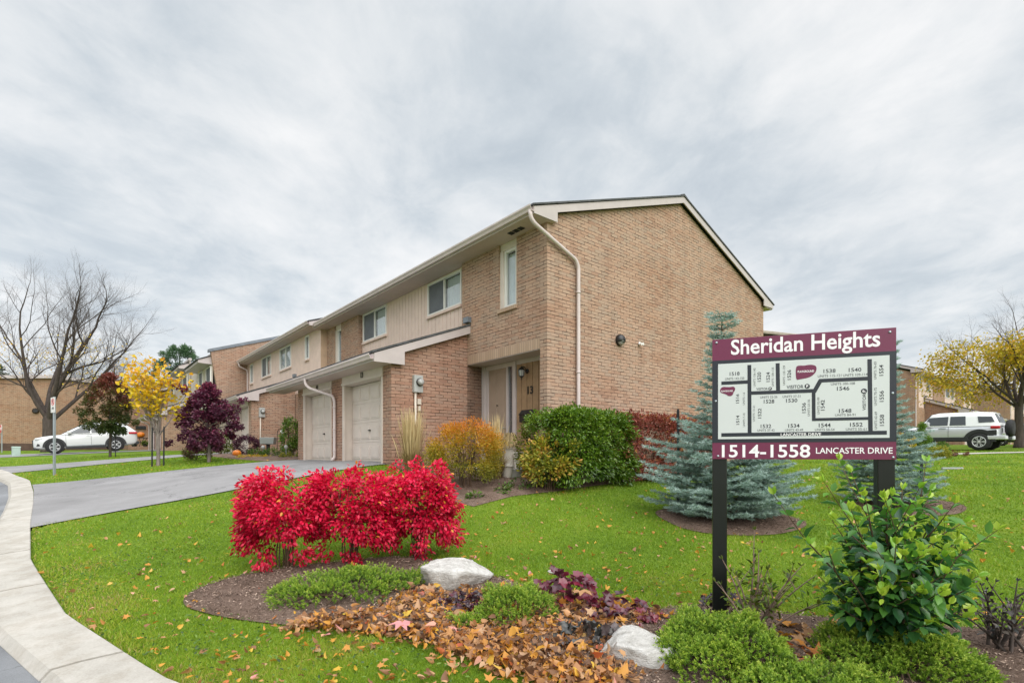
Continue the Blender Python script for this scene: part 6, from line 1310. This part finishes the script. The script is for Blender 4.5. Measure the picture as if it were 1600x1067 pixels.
# by the fourth block: wall, mailbox, plant stand with pumpkin
def fourth():
    dz = 1.4; B = frame_of('fourth townhouse block, brick side wall with a black mailbox behind the white car', dz); w = MB(); u = 46
    w.box(-4.6, 9, u, u+14, .6, 6.4); w.build('brick_wall', M['brick_pink'], B, dz=dz); r = MB(); r.prism([(-5.1, 6.4), (2.2, 8.4), (9.5, 6.4), (9.5, 6.55), (2.2, 8.55), (-5.1, 6.55)], u-.2, u+14, 1); r.build('roof', M['shingle'], B, dz=dz)
    g = MB(); g.prism([(-4.95, 6.38), (2.2, 8.38), (9.3, 6.38), (9.3, 6.2), (2.2, 8.2), (-4.95, 6.2)], u-.17, u-.02, 1); g.build('bargeboard', M['trim'], B, dz=dz)
    x, y = W(45.9, -3.75); t = thing('mailbox', 'wide black mailbox on the brick wall behind the white car', 'mailbox', (x, y, zat(668, y)), HROT); m = MB(); m.box(-.36, .36, -.06, .1, -.13, .13); m.build('box', M['black'], t, .02); m = MB(); m.prism([(-.075, .05), (-.07, .04), (.06, .14), (.05, .155)], -.37, .37, 0); m.build('lid', M['black'], t)
    b = atd(221, 39.5); b.z = max(b.z, zat(697, 39.5)); t = thing('plant_stand', 'black wire plant stand by the wall behind the white car', 'plant stand', b); m = MB()
    for sx in (-.3, .3):
        for sy in (-.15, .15): m.tube(rounded([(sx*.9, sy, 0), (sx*.5, sy, .3), (sx*1.0, sy, .62)], .1), .022, 5)
    m.tube([(-.3, -.15, .3), (.3, -.15, .3)], .02, 5); m.tube([(-.3, .15, .3), (.3, .15, .3)], .02, 5); m.build('legs', M['black_matt'], t, smooth=True); m = MB(); m.box(-.42, .42, -.24, .24, .62, .66); m.build('top', M['black_matt'], t, .01)
    pumpkin('orange pumpkin standing on the black wire plant stand', b+Vector((-.05, 0, .66)), .27)
    for dx, lab in ((-.35, 'dark green potted plant under the plant stand'), (.5, 'second potted plant right of the plant stand, by the downspout')):
        c = b+Vector((dx, -.3, -.02)); t = shrub('potted_plant', lab, 'potted plant', c, .26, .24, .42, 300, .08, .05, 'hedge_leaf', nl=18, rad=(.07, .12), z0=.16, group='potted plants by the plant stand'); m = MB(); m.lathe([(.13, 0), (.19, .24), (.17, .24), (0, .22)], (0, 0, 0), 14); m.build('pot', M['black_matt'], t)
fourth()
# right-hand lawn edge
def right_bits():
    b = atd(1441, 20.6); h = zat(662, 20.6)-b.z+.05; lb = [(cos(a)*q*.42*(1-f)**.8, sin(a)*q*.42*(1-f)**.8, .06+f*(h-.1), .11) for a, q, f in [(random.uniform(0, 6.28), random.uniform(.5, 1)**.5, random.random()**1.3) for i in range(120)]]
    shrub('conical_shrub', 'clipped green cone-shaped shrub before the silver off-road car', 'shrub', b, .5, .5, h, 5200, .05, .022, 'juniper_leaf', lobes=np.array(lb), tone=lambda rel, P, r, l: .1+.5*r)
    b = atd(1454, 19.2); shrub('spirea', 'low bright yellow mound of foliage near the silver car', 'shrub', b, .72, .5, .46, 1900, .085, .03, 'olive_leaf', nl=46, rad=(.08, .14), tone=lambda rel, P, r, l: .45+.45*r, shape='oval', z0=0)
    b = atd(1474, 21.2); shrub('round_shrub', 'small round green shrub under the silver car door', 'shrub', b, .24, .24, .55, 900, .05, .025, 'juniper_leaf', nl=30, rad=(.06, .1), tone=lambda rel, P, r, l: .05+.35*r)
    b = atd(1492, 20.2); shrub('ground_plant', 'low red-brown ground plants beside the pale path', 'plant', b, .62, .3, .2, 700, .06, .03, 'pear_leaf', nl=26, rad=(.05, .09), z0=0, tone=lambda rel, P, r, l: .5+.5*r)
    b = atd(1417, 20.4); shrub('spirea', 'small golden shrub half hidden by the right spruce', 'shrub', b, .35, .35, 1.0, 700, .07, .035, 'yellow_leaf', nl=26, rad=(.08, .14), tone=lambda rel, P, r, l: .3+.5*r)
    b = atd(1488, 14.9); t = thing('edging_strip', 'grey strip of edging lying on the lawn right of the spruce', 'edging', b, .05); m = MB(); m.box(-.32, .32, -.03, .03, 0, .05); m.build('strip', M['grey_metal'], t, .01); m = MB(); m.box(-.3, .3, -.015, .015, .05, .06); m.build('ridge', M['galv'], t)
right_bits()

# ================================================================== street signs and the utility box
def no_parking():
    b = at(85, 743); Y = b.y; t = thing('no_parking_sign', 'no parking sign on a grey post at the kerb', 'sign', b, R(-30)); h = zat(621, Y)-b.z; paint('sign_red', (.62, .02, .03), .4, .02); w, hh = .30, .46
    m = MB(); m.box(-.03, .03, -.03, .03, -.3, h+.02); m.build('post', M['galv'], t, .006)
    m = MB(); m.box(-w/2, w/2, -.04, -.031, h-hh, h); m.build('plate', M['white_frame'], t, .002)
    c = (0, h-.14); R0, R1 = .105, .083; m = MB(); n = 36
    for i in range(n):
        a0, a1 = 2*pi*i/n, 2*pi*(i+1)/n; m.prism([(c[0]+cos(a0)*R1, c[1]+sin(a0)*R1), (c[0]+cos(a0)*R0, c[1]+sin(a0)*R0), (c[0]+cos(a1)*R0, c[1]+sin(a1)*R0), (c[0]+cos(a1)*R1, c[1]+sin(a1)*R1)], -.043, -.04, 1)
    s = .0105; m.prism([(c[0]-.062-s, c[1]+.062-s), (c[0]+.062-s, c[1]-.062-s), (c[0]+.062+s, c[1]-.062+s), (c[0]-.062+s, c[1]+.062+s)], -.0445, -.04, 1); m.build('red_ring', M['sign_red'], t)
    me = text_mesh('P', .15, .006, .0005); me.transform(Matrix.Translation((0, -.0415, c[1])) @ Matrix.Rotation(pi/2, 4, 'X')); obj('letter', me, M['letter_dark'], t)
    m = MB(); zz = h-.33; m.prism([(-.08, zz-.02), (.08, zz-.02), (.08, zz+.02), (.03, zz+.045), (-.01, zz+.045), (-.02, zz+.02), (-.08, zz+.01)], -.042, -.04, 1); m.lathe([(.016, -.043), (.016, -.04)], (-.045, 0, zz-.025), 10, 1); m.lathe([(.016, -.043), (.016, -.04)], (.045, 0, zz-.025), 10, 1); m.build('tow_symbol', M['letter_grey'], t)
    for sx in (-.11, .11):
        m = MB(); m.lathe([(0, -.05), (.012, -.047), (.014, -.04)], (sx, 0, h-hh+.05), 10, 1); m.build('bolt', M['galv'], t)
no_parking()
def stop_sign():
    Y = 36; b = atd(1.8, Y); t = thing('stop_sign', 'red octagonal stop sign cut by the left edge', 'sign', b, R(-38)); h = zat(670, Y)-b.z; r = .33; m = MB(); m.box(-.035, .035, .0, .06, -.2, h+.2); m.build('post', M['galv'], t)
    P = lambda q: [(cos(pi/8+i*pi/4)*q, h+sin(pi/8+i*pi/4)*q) for i in range(8)]; m = MB(); m.prism(P(r), -.02, 0, 1); m.build('border', M['white_frame'], t); m = MB(); m.prism(P(r*.94), -.025, -.02, 1); m.build('face', M['sign_red'], t)
    me = text_mesh('STOP', .25, .012, .001); me.transform(Matrix.Translation((0, -.027, h)) @ Matrix.Rotation(pi/2, 4, 'X')); obj('lettering', me, M['letter_white'], t)
stop_sign()
b = atd(25, 29.0); t = thing('utility_box', 'pale green utility box on the grass left of the white car', 'utility box', b, R(-40)); paint('pale_green', (.36, .47, .41), .5, .06)
m = MB(); m.prism([(-.17, -.05), (.17, -.05), (.165, .48), (-.165, .48)], -.17, .17, 1); m.build('cabinet', M['pale_green'], t, .012); m = MB(); m.prism([(-.185, .48), (.185, .48), (.16, .54), (-.16, .54)], -.185, .185, 1); m.build('lid', M['pale_green'], t, .01)

# ================================================================== cars; x forward, y to the left, z up
def carpaint(name, c, metal=0.0):
    t = NT(name); p = t.pbr(c, .32, metal, None, .5); p.inputs['Coat Weight'].default_value = 1.0; p.inputs['Coat Roughness'].default_value = .04; M[name] = t.m
carpaint('car_white', (.60, .61, .62)); carpaint('car_silver', (.60, .62, .65), .35); carpaint('car_dark', (.018, .018, .026)); carpaint('car_roof_white', (.74, .75, .75))
paint('tyre', (.014, .014, .015), .8, .1); paint('clad', (.022, .023, .025), .6, .08); paint('rim', (.62, .63, .65), .35, .04, metal=.35); paint('tail_red', (.42, .012, .02), .15, .02); paint('lamp_clear', (.62, .64, .66), .1, .03, metal=.3); paint('amber', (.7, .22, .02), .2, .02); paint('plate', (.65, .67, .7), .5, .02)
def car_glass():
    t = NT('car_glass'); lw = t.n('ShaderNodeLayerWeight'); f = t.math('ADD', t.math('MULTIPLY', t.math('POWER', lw.outputs['Facing'], 4.0), .6), .07)
    g = t.n('ShaderNodeBsdfGlossy'); g.inputs['Roughness'].default_value = .05; d = t.n('ShaderNodeBsdfDiffuse'); d.inputs[0].default_value = (.05, .058, .066, 1)
    mx = t.n('ShaderNodeMixShader'); t.l(f, mx.inputs[0]); t.l(d.outputs[0], mx.inputs[1]); t.l(g.outputs[0], mx.inputs[2]); t.l(mx.outputs[0], t.out.inputs[0]); M['car_glass'] = t.m
car_glass()
def car(name, label, x, y, heading, zf, zr, wb, st, cab, wheel, body, roofmat, bits, group='parked cars', hub=5, clad_w=.07):
    """st: stations of the lower body (x, z low, z top, half width); cab: (x, z top, half width at the belt, half width at the top)"""
    pitch = math.atan2(zf-zr, wb['f']-wb['r']); t = thing(name, label, 'car', (x, y, zf-(zf-zr)*wb['f']/(wb['f']-wb['r'])), 0, group); t.rotation_euler = (0, -pitch, heading); t.rotation_mode = 'XYZ'
    m = MB(); rings = []
    for X, zl, zt, w in st:
        zm = zl+(zt-zl)*.55; rings.append([(X, -w*.86, zl), (X, -w*.99, zl+.07), (X, -w*1.0, zm), (X, -w*.975, zt-.09), (X, -w*.9, zt-.015), (X, -w*.5, zt+.02), (X, w*.5, zt+.02), (X, w*.9, zt-.015), (X, w*.975, zt-.09), (X, w*1.0, zm), (X, w*.99, zl+.07), (X, w*.86, zl)])
    n = 12; vs = [p for r in rings for p in r]; fs = [(i*n+j, i*n+(j+1) % n, (i+1)*n+(j+1) % n, (i+1)*n+j) for i in range(len(rings)-1) for j in range(n)]+[tuple(range(n)), tuple(range((len(rings)-1)*n, len(rings)*n))[::-1]]
    m.add(vs, fs); o = m.build('body', M[body], t, smooth=True); s = o.modifiers.new('smooth', 'SUBSURF'); s.levels = s.render_levels = 2
    m = MB(); rings = []
    for X, zt, zb, w0, w1 in cab: rings.append([(X, -w0, zb), (X, -(w0*.35+w1*.65), zb+(zt-zb)*.62), (X, -w1, zt-.07*min(1, (zt-zb)*2)), (X, -w1*.88, zt-.012), (X, 0, zt+.012), (X, w1*.88, zt-.012), (X, w1, zt-.07*min(1, (zt-zb)*2)), (X, (w0*.35+w1*.65), zb+(zt-zb)*.62), (X, w0, zb)])
    n = 9; vs = [p for r in rings for p in r]; fs = [(i*n+j, i*n+j+1, (i+1)*n+j+1, (i+1)*n+j) for i in range(len(rings)-1) for j in range(n-1)]+[tuple(range(n)), tuple(range((len(rings)-1)*n, len(rings)*n))[::-1]]
    m.add(vs, fs); m.build('roof', M[roofmat], t, .02, smooth=True)
    bvh = BVHTree.FromPolygons([Vector(p) for p in m.v], m.f)
    def side(X, z):
        h = bvh.ray_cast(Vector((X, 3, z)), Vector((0, -1, 0)))[0]; return h.y if h else .6
    for poly in bits['windows']:
        P = np.array(poly); c0 = P.mean(0)
        for sg in (1, -1):
            m = MB(); k = 7; E = _dens(poly, 6); n_ = len(E)
            vs = [(c0[0]+(a-c0[0])*j/k, 0, c0[1]+(z-c0[1])*j/k) for j in range(1, k+1) for a, z in E]; vs = [(a, sg*(side(a, z)+.018), z) for a, _, z in vs]+[(c0[0], sg*(side(*c0)+.018), c0[1])]
            q = len(vs)-1; fs = [(q, i, (i+1) % n_) for i in range(n_)]+[(j*n_+i, (j+1)*n_+i, (j+1)*n_+(i+1) % n_, j*n_+(i+1) % n_) for j in range(k-1) for i in range(n_)]
            rim = [(a, sg*(side(a, z)-.02), z) for a, z in E]; b0 = len(vs); vs += rim; fs += [((k-1)*n_+i, b0+i, b0+(i+1) % n_, (k-1)*n_+(i+1) % n_) for i in range(n_)]
            m.add(vs, fs); m.build('window', M['car_glass'], t, smooth=False)
    for nm, pts in bits['screens']:
        m = MB(); a = [Vector(p) for p in pts]; nn = (a[1]-a[0]).cross(a[2]-a[0]).normalized()*.01; m.add([p+nn for p in a]+[p-nn for p in a], [(0, 1, 2, 3), (7, 6, 5, 4), (0, 4, 5, 1), (1, 5, 6, 2), (2, 6, 7, 3), (3, 7, 4, 0)]); m.build(nm, M['car_glass'], t)
    R_ = wheel; W_ = bits['half']
    for X in (wb['f'], wb['r']):
        for sg in (1, -1):
            a = MB(); k = 22; ro, ri = R_+.07+clad_w, R_+.035; P = [(X+cos(pi*i/k-.0)*ro, R_+sin(pi*i/k)*ro*.98) for i in range(k+1)]+[(X+cos(pi-pi*i/k)*ri, R_+sin(pi-pi*i/k)*ri) for i in range(k+1)]
            for i in range(k):
                p = [(X+cos(pi*i/k)*ri, R_+sin(pi*i/k)*ri), (X+cos(pi*i/k)*ro, R_+sin(pi*i/k)*ro), (X+cos(pi*(i+1)/k)*ro, R_+sin(pi*(i+1)/k)*ro), (X+cos(pi*(i+1)/k)*ri, R_+sin(pi*(i+1)/k)*ri)]; a.prism(p, sg*(W_-.12), sg*(W_+.018), 1)
            a.build('wheel_arch', M['clad'], t, smooth=False)
            a = MB(); a.prism([(X+cos(2*pi*i/30)*(R_+.04), max(.12, R_+sin(2*pi*i/30)*(R_+.04))) for i in range(30)], sg*(W_-.25), sg*(W_+.004), 1); a.build('wheel_well_shade', M['tyre'], t)  # black disc proud of the body, painted shade of the wheel hollow
            wl = thing('wheel', None, None, (X, sg*(W_-.10), R_)); wl.parent = t
            a = MB(); a.lathe([(R_*.62, sg*.02), (R_*.62, sg*.12), (R_*.70, sg*.128), (R_*.92, sg*.12), (R_*.99, sg*.09), (R_, sg*.0), (R_*.99, -sg*.09), (R_*.6, -sg*.11)], (0, 0, 0), 30, 1, False); a.build('tyre', M['tyre'], wl, smooth=True)
            a = MB(); a.lathe([(R_*.64, sg*.118), (R_*.60, sg*.128), (R_*.56, sg*.11), (R_*.56, sg*.04)], (0, 0, 0), 30, 1, False)
            for i in range(hub):
                for dlt in (-.16, .16):
                    q = 2*pi*i/hub+dlt; v = [(cos(q-.08)*R_*.10, sin(q-.08)*R_*.10), (cos(q+.08)*R_*.10, sin(q+.08)*R_*.10), (cos(q+.085)*R_*.60, sin(q+.085)*R_*.60), (cos(q-.085)*R_*.60, sin(q-.085)*R_*.60)]; a.prism(v, sg*.08, sg*.118, 1)
            a.lathe([(0, sg*.125), (R_*.14, sg*.122), (R_*.16, sg*.09)], (0, 0, 0), 16, 1); a.build('rim', M['rim'], wl)
            a = MB(); a.lathe([(0, sg*.045), (R_*.57, sg*.045), (R_*.57, sg*.04), (0, sg*.04)], (0, 0, 0), 24, 1); a.build('brake_disc', M['clad'], wl)
    for nm, mat, kind, *g in bits['boxes']:
        m = MB()
        if kind == 'b': m.box(*g[0]); m.build(nm, M[mat], t, g[1] if len(g) > 1 else .02)
        elif kind == 'p': m.prism(g[0], g[1], g[2], 1); m.build(nm, M[mat], t, .008)
        elif kind == 'l': m.lathe(g[0], g[1], 26, 0); m.build(nm, M[mat], t, smooth=True)
    return t
def _dens(P, k=4):
    out = []
    for i, a in enumerate(P):
        b = P[(i+1) % len(P)]
        out += [(a[0]+(b[0]-a[0])*j/k, a[1]+(b[1]-a[1])*j/k) for j in range(k)]
    return out
def sides(nm, mat, poly, w, th=.02): return [(nm, mat, 'p', poly, w-th, w), (nm, mat, 'p', poly, -w, -w+th)]
def white_suv():
    st = [(2.44, .40, .74, .60), (2.38, .30, .90, .78), (2.15, .26, .985, .89), (1.6, .26, 1.05, .945), (1.05, .28, 1.10, .955), (0, .28, 1.11, .955), (-1.2, .28, 1.14, .955), (-1.9, .30, 1.18, .94), (-2.28, .36, 1.19, .88), (-2.42, .45, 1.10, .78)]
    cab = [(1.18, 1.10, 1.06, .88, .84), (.75, 1.36, 1.08, .90, .76), (.22, 1.64, 1.08, .91, .70), (-.35, 1.715, 1.08, .91, .69), (-1.1, 1.715, 1.09, .91, .685), (-1.75, 1.66, 1.12, .90, .66), (-2.0, 1.5, 1.14, .88, .67), (-2.34, 1.17, 1.13, .82, .76)]
    win = [[(.90, 1.13), (.20, 1.545), (-.12, 1.585), (-.12, 1.13)], [(-.18, 1.13), (-.18, 1.588), (-.98, 1.585), (-1.05, 1.15)], [(-1.12, 1.16), (-1.06, 1.58), (-1.62, 1.53), (-1.85, 1.30), (-1.75, 1.19)]]
    scr = [('windscreen', [(1.14, -.72, 1.135), (1.14, .72, 1.135), (.26, .60, 1.645), (.26, -.60, 1.645)]), ('rear_window', [(-1.86, -.60, 1.58), (-1.86, .60, 1.58), (-2.26, .68, 1.24), (-2.26, -.68, 1.24)])]
    bx = [('roof_rail', 'galv', 'b', (-1.6, .1, .60, .635, 1.73, 1.765)), ('roof_rail', 'galv', 'b', (-1.6, .1, -.635, -.60, 1.73, 1.765)), ('spoiler', 'car_white', 'b', (-2.02, -1.72, -.60, .60, 1.63, 1.69)),
          ('grille', 'clad', 'b', (2.38, 2.46, -.48, .48, .48, .82)), ('bumper', 'clad', 'b', (2.2, 2.44, -.78, .78, .26, .36)), ('rear_bumper', 'clad', 'b', (-2.45, -2.2, -.82, .82, .36, .55)),
          ('mirror', 'car_white', 'b', (.72, .92, .93, 1.12, 1.12, 1.27), .04), ('mirror', 'car_white', 'b', (.72, .92, -1.12, -.93, 1.12, 1.27), .04)]
    bx += [('headlight', 'lamp_clear', 'b', (1.9, 2.33, .70, .875, .82, .93), .03), ('headlight', 'lamp_clear', 'b', (1.9, 2.33, -.875, -.70, .82, .93), .03), ('tail_light', 'tail_red', 'b', (-2.38, -1.95, .72, .93, 1.0, 1.12), .03), ('tail_light', 'tail_red', 'b', (-2.38, -1.95, -.93, -.72, 1.0, 1.12), .03)]
    bx += sides('fog_lamp', 'clad', [(2.1, .46), (2.28, .46), (2.24, .60), (2.14, .58)], .865)+sides('door_handle', 'car_white', [(-.12, .98), (.08, .98), (.08, 1.01), (-.12, 1.01)], .985)+sides('door_handle', 'car_white', [(-1.05, 1.0), (-.85, 1.0), (-.85, 1.03), (-1.05, 1.03)], .985)
    bx += sides('sill', 'clad', [(-.82, .25), (1.02, .25), (1.02, .37), (-.82, .39)], .965, .06)+sides('door_seam', 'clad', [(-.155, .42), (-.145, .42), (-.145, 1.08), (-.155, 1.08)], .9615, .02)+sides('door_seam', 'clad', [(.99, .5), (1.0, .5), (1.0, 1.05), (.99, 1.05)], .9585, .02)+sides('chrome_strip', 'galv', [(-.82, .42), (1.0, .41), (1.0, .44), (-.82, .45)], .962, .02)
    f = Vector((-27.3, 29.9)); r = Vector((-23.9, 32.75)); c = (f+r)/2; h = math.atan2(f.y-r.y, f.x-r.x); d = Vector((cos(h), sin(h))); pf, pr = c+d*1.5, c-d*1.29
    car('parked_car', 'white family off-roader parked on the sloping drive, nose to the left', c.x, c.y, h, gz(pf.x, pf.y)+.03, gz(pr.x, pr.y)+.03, {'f': 1.5, 'r': -1.29}, st, cab, .385, 'car_white', 'car_white', {'windows': win, 'screens': scr, 'boxes': bx, 'half': .945}, hub=5)
white_suv()
def silver_suv():
    st = [(2.10, .55, .92, .62), (2.04, .48, 1.06, .80), (1.8, .46, 1.12, .90), (1.2, .46, 1.14, .94), (.8, .46, 1.15, .945), (0, .46, 1.16, .945), (-1.2, .46, 1.16, .945), (-1.9, .48, 1.17, .93), (-2.05, .55, 1.16, .86)]
    cab = [(.98, 1.16, 1.12, .88, .84), (.72, 1.5, 1.13, .89, .76), (.52, 1.76, 1.13, .90, .70), (.2, 1.83, 1.13, .90, .69), (-1.2, 1.83, 1.13, .90, .69), (-1.78, 1.79, 1.13, .89, .68), (-2.04, 1.16, 1.13, .84, .78)]
    win = [[(.80, 1.20), (.60, 1.60), (-.16, 1.63), (-.16, 1.20)], [(-.24, 1.20), (-.24, 1.63), (-.80, 1.63), (-.84, 1.20)], [(-1.30, 1.30), (-1.24, 1.60), (-1.74, 1.58), (-1.86, 1.32)]]
    scr = [('windscreen', [(.96, -.74, 1.20), (.96, .74, 1.20), (.54, .64, 1.74), (.54, -.64, 1.74)]), ('rear_window', [(-1.80, -.60, 1.72), (-1.80, .60, 1.72), (-1.98, .68, 1.30), (-1.98, -.68, 1.30)])]
    bx = [('grille', 'clad', 'b', (2.0, 2.12, -.5, .5, .72, .98)), ('bumper', 'clad', 'b', (1.95, 2.22, -.86, .86, .48, .70)), ('rear_bumper', 'car_silver', 'b', (-2.28, -1.62, .55, .97, .50, .70), .04), ('rear_bumper', 'car_silver', 'b', (-2.28, -1.62, -.97, -.55, .50, .70), .04), ('tow_bar', 'clad', 'b', (-2.22, -1.9, -.56, .56, .50, .66)),
          ('mirror', 'car_silver', 'b', (.50, .72, .95, 1.15, 1.16, 1.38), .04), ('mirror', 'car_silver', 'b', (.50, .72, -1.15, -.95, 1.16, 1.38), .04), ('spare_wheel', 'tyre', 'l', [(0, -2.40), (.30, -2.40), (.38, -2.37), (.40, -2.28), (.38, -2.16), (.2, -2.10), (0, -2.10)], (0, .08, 1.04)),
          ('tail_light', 'tail_red', 'b', (-2.06, -1.72, .80, .945, 1.0, 1.14), .04), ('tail_light', 'tail_red', 'b', (-2.06, -1.72, -.945, -.80, 1.0, 1.14), .04), ('indicator', 'amber', 'b', (1.72, 2.06, .80, .93, .88, .96), .03), ('indicator', 'amber', 'b', (1.72, 2.06, -.93, -.80, .88, .96), .03)]
    bx += sides('lower_body', 'clad', [(-1.02, .44), (1.02, .44), (1.02, .62), (-.9, .62)], .968, .08)+sides('quarter_cladding', 'clad', [(-1.95, .70), (-1.7, .70), (-1.62, .92), (-1.95, .95)], .955, .05)+sides('door_seam', 'clad', [(-.205, .64), (-.195, .64), (-.195, 1.15), (-.205, 1.15)], .952, .02)+sides('door_seam', 'clad', [(.90, .64), (.91, .64), (.91, 1.12), (.90, 1.12)], .95, .02)+sides('door_handle', 'galv', [(-.12, 1.02), (.18, 1.02), (.18, 1.07), (-.12, 1.07)], .975)
    Y = 25.9; x = (1482-CX)/FOC*Y; h = math.atan2(UL[1], UL[0])-.06; d = Vector((cos(h), sin(h))); c = Vector((x, Y)); pf, pr = c+d*1.35, c-d*1.34; z0 = zat(703.5, (c-d*1.34).y)
    car('parked_car', 'silver boxy off-road car with white roof and spare wheel', c.x, c.y, h, z0+.03, z0, {'f': 1.35, 'r': -1.34}, st, cab, .405, 'car_silver', 'car_roof_white', {'windows': win, 'screens': scr, 'boxes': bx, 'half': .945}, hub=6, clad_w=.11)
silver_suv()
def dark_car():
    st = [(2.35, .40, .66, .62), (2.25, .28, .80, .80), (1.7, .24, .92, .88), (1.0, .24, .97, .90), (0, .24, .98, .90), (-1.3, .24, 1.0, .90), (-2.0, .30, 1.03, .86), (-2.3, .4, .98, .76)]
    cab = [(1.1, .97, .95, .84, .8), (.3, 1.40, .96, .86, .64), (-.4, 1.46, .96, .86, .63), (-1.1, 1.40, .97, .85, .63), (-1.8, 1.02, .98, .8, .74)]
    win = [[(.85, 1.0), (.28, 1.30), (-.2, 1.34), (-.2, 1.0)], [(-.28, 1.0), (-.28, 1.34), (-1.0, 1.30), (-1.35, 1.05)]]
    scr = [('windscreen', [(1.05, -.7, 1.0), (1.05, .7, 1.0), (.34, .56, 1.40), (.34, -.56, 1.40)]), ('rear_window', [(-1.16, -.55, 1.38), (-1.16, .55, 1.38), (-1.74, .64, 1.05), (-1.74, -.64, 1.05)])]
    bx = [('tail_light', 'tail_red', 'b', (-2.3, -2.05, .5, .8, .78, .9)), ('tail_light', 'tail_red', 'b', (-2.3, -2.05, -.8, -.5, .78, .9)), ('headlight', 'lamp_clear', 'b', (2.0, 2.3, .5, .8, .66, .76)), ('headlight', 'lamp_clear', 'b', (2.0, 2.3, -.8, -.5, .66, .76))]+sides('chrome_strip', 'galv', [(-.8, .36), (.9, .36), (.9, .4), (-.8, .4)], .908)
    Y = 31.5; x = (1612-CX)/FOC*Y; h = math.atan2(UL[1], UL[0])+.1; z = zat(697, Y)
    car('parked_car', 'dark saloon car half hidden by the trunk at the right edge', x, Y, h, z, z, {'f': 1.4, 'r': -1.35}, st, cab, .33, 'car_dark', 'car_dark', {'windows': win, 'screens': scr, 'boxes': bx, 'half': .89})
dark_car()
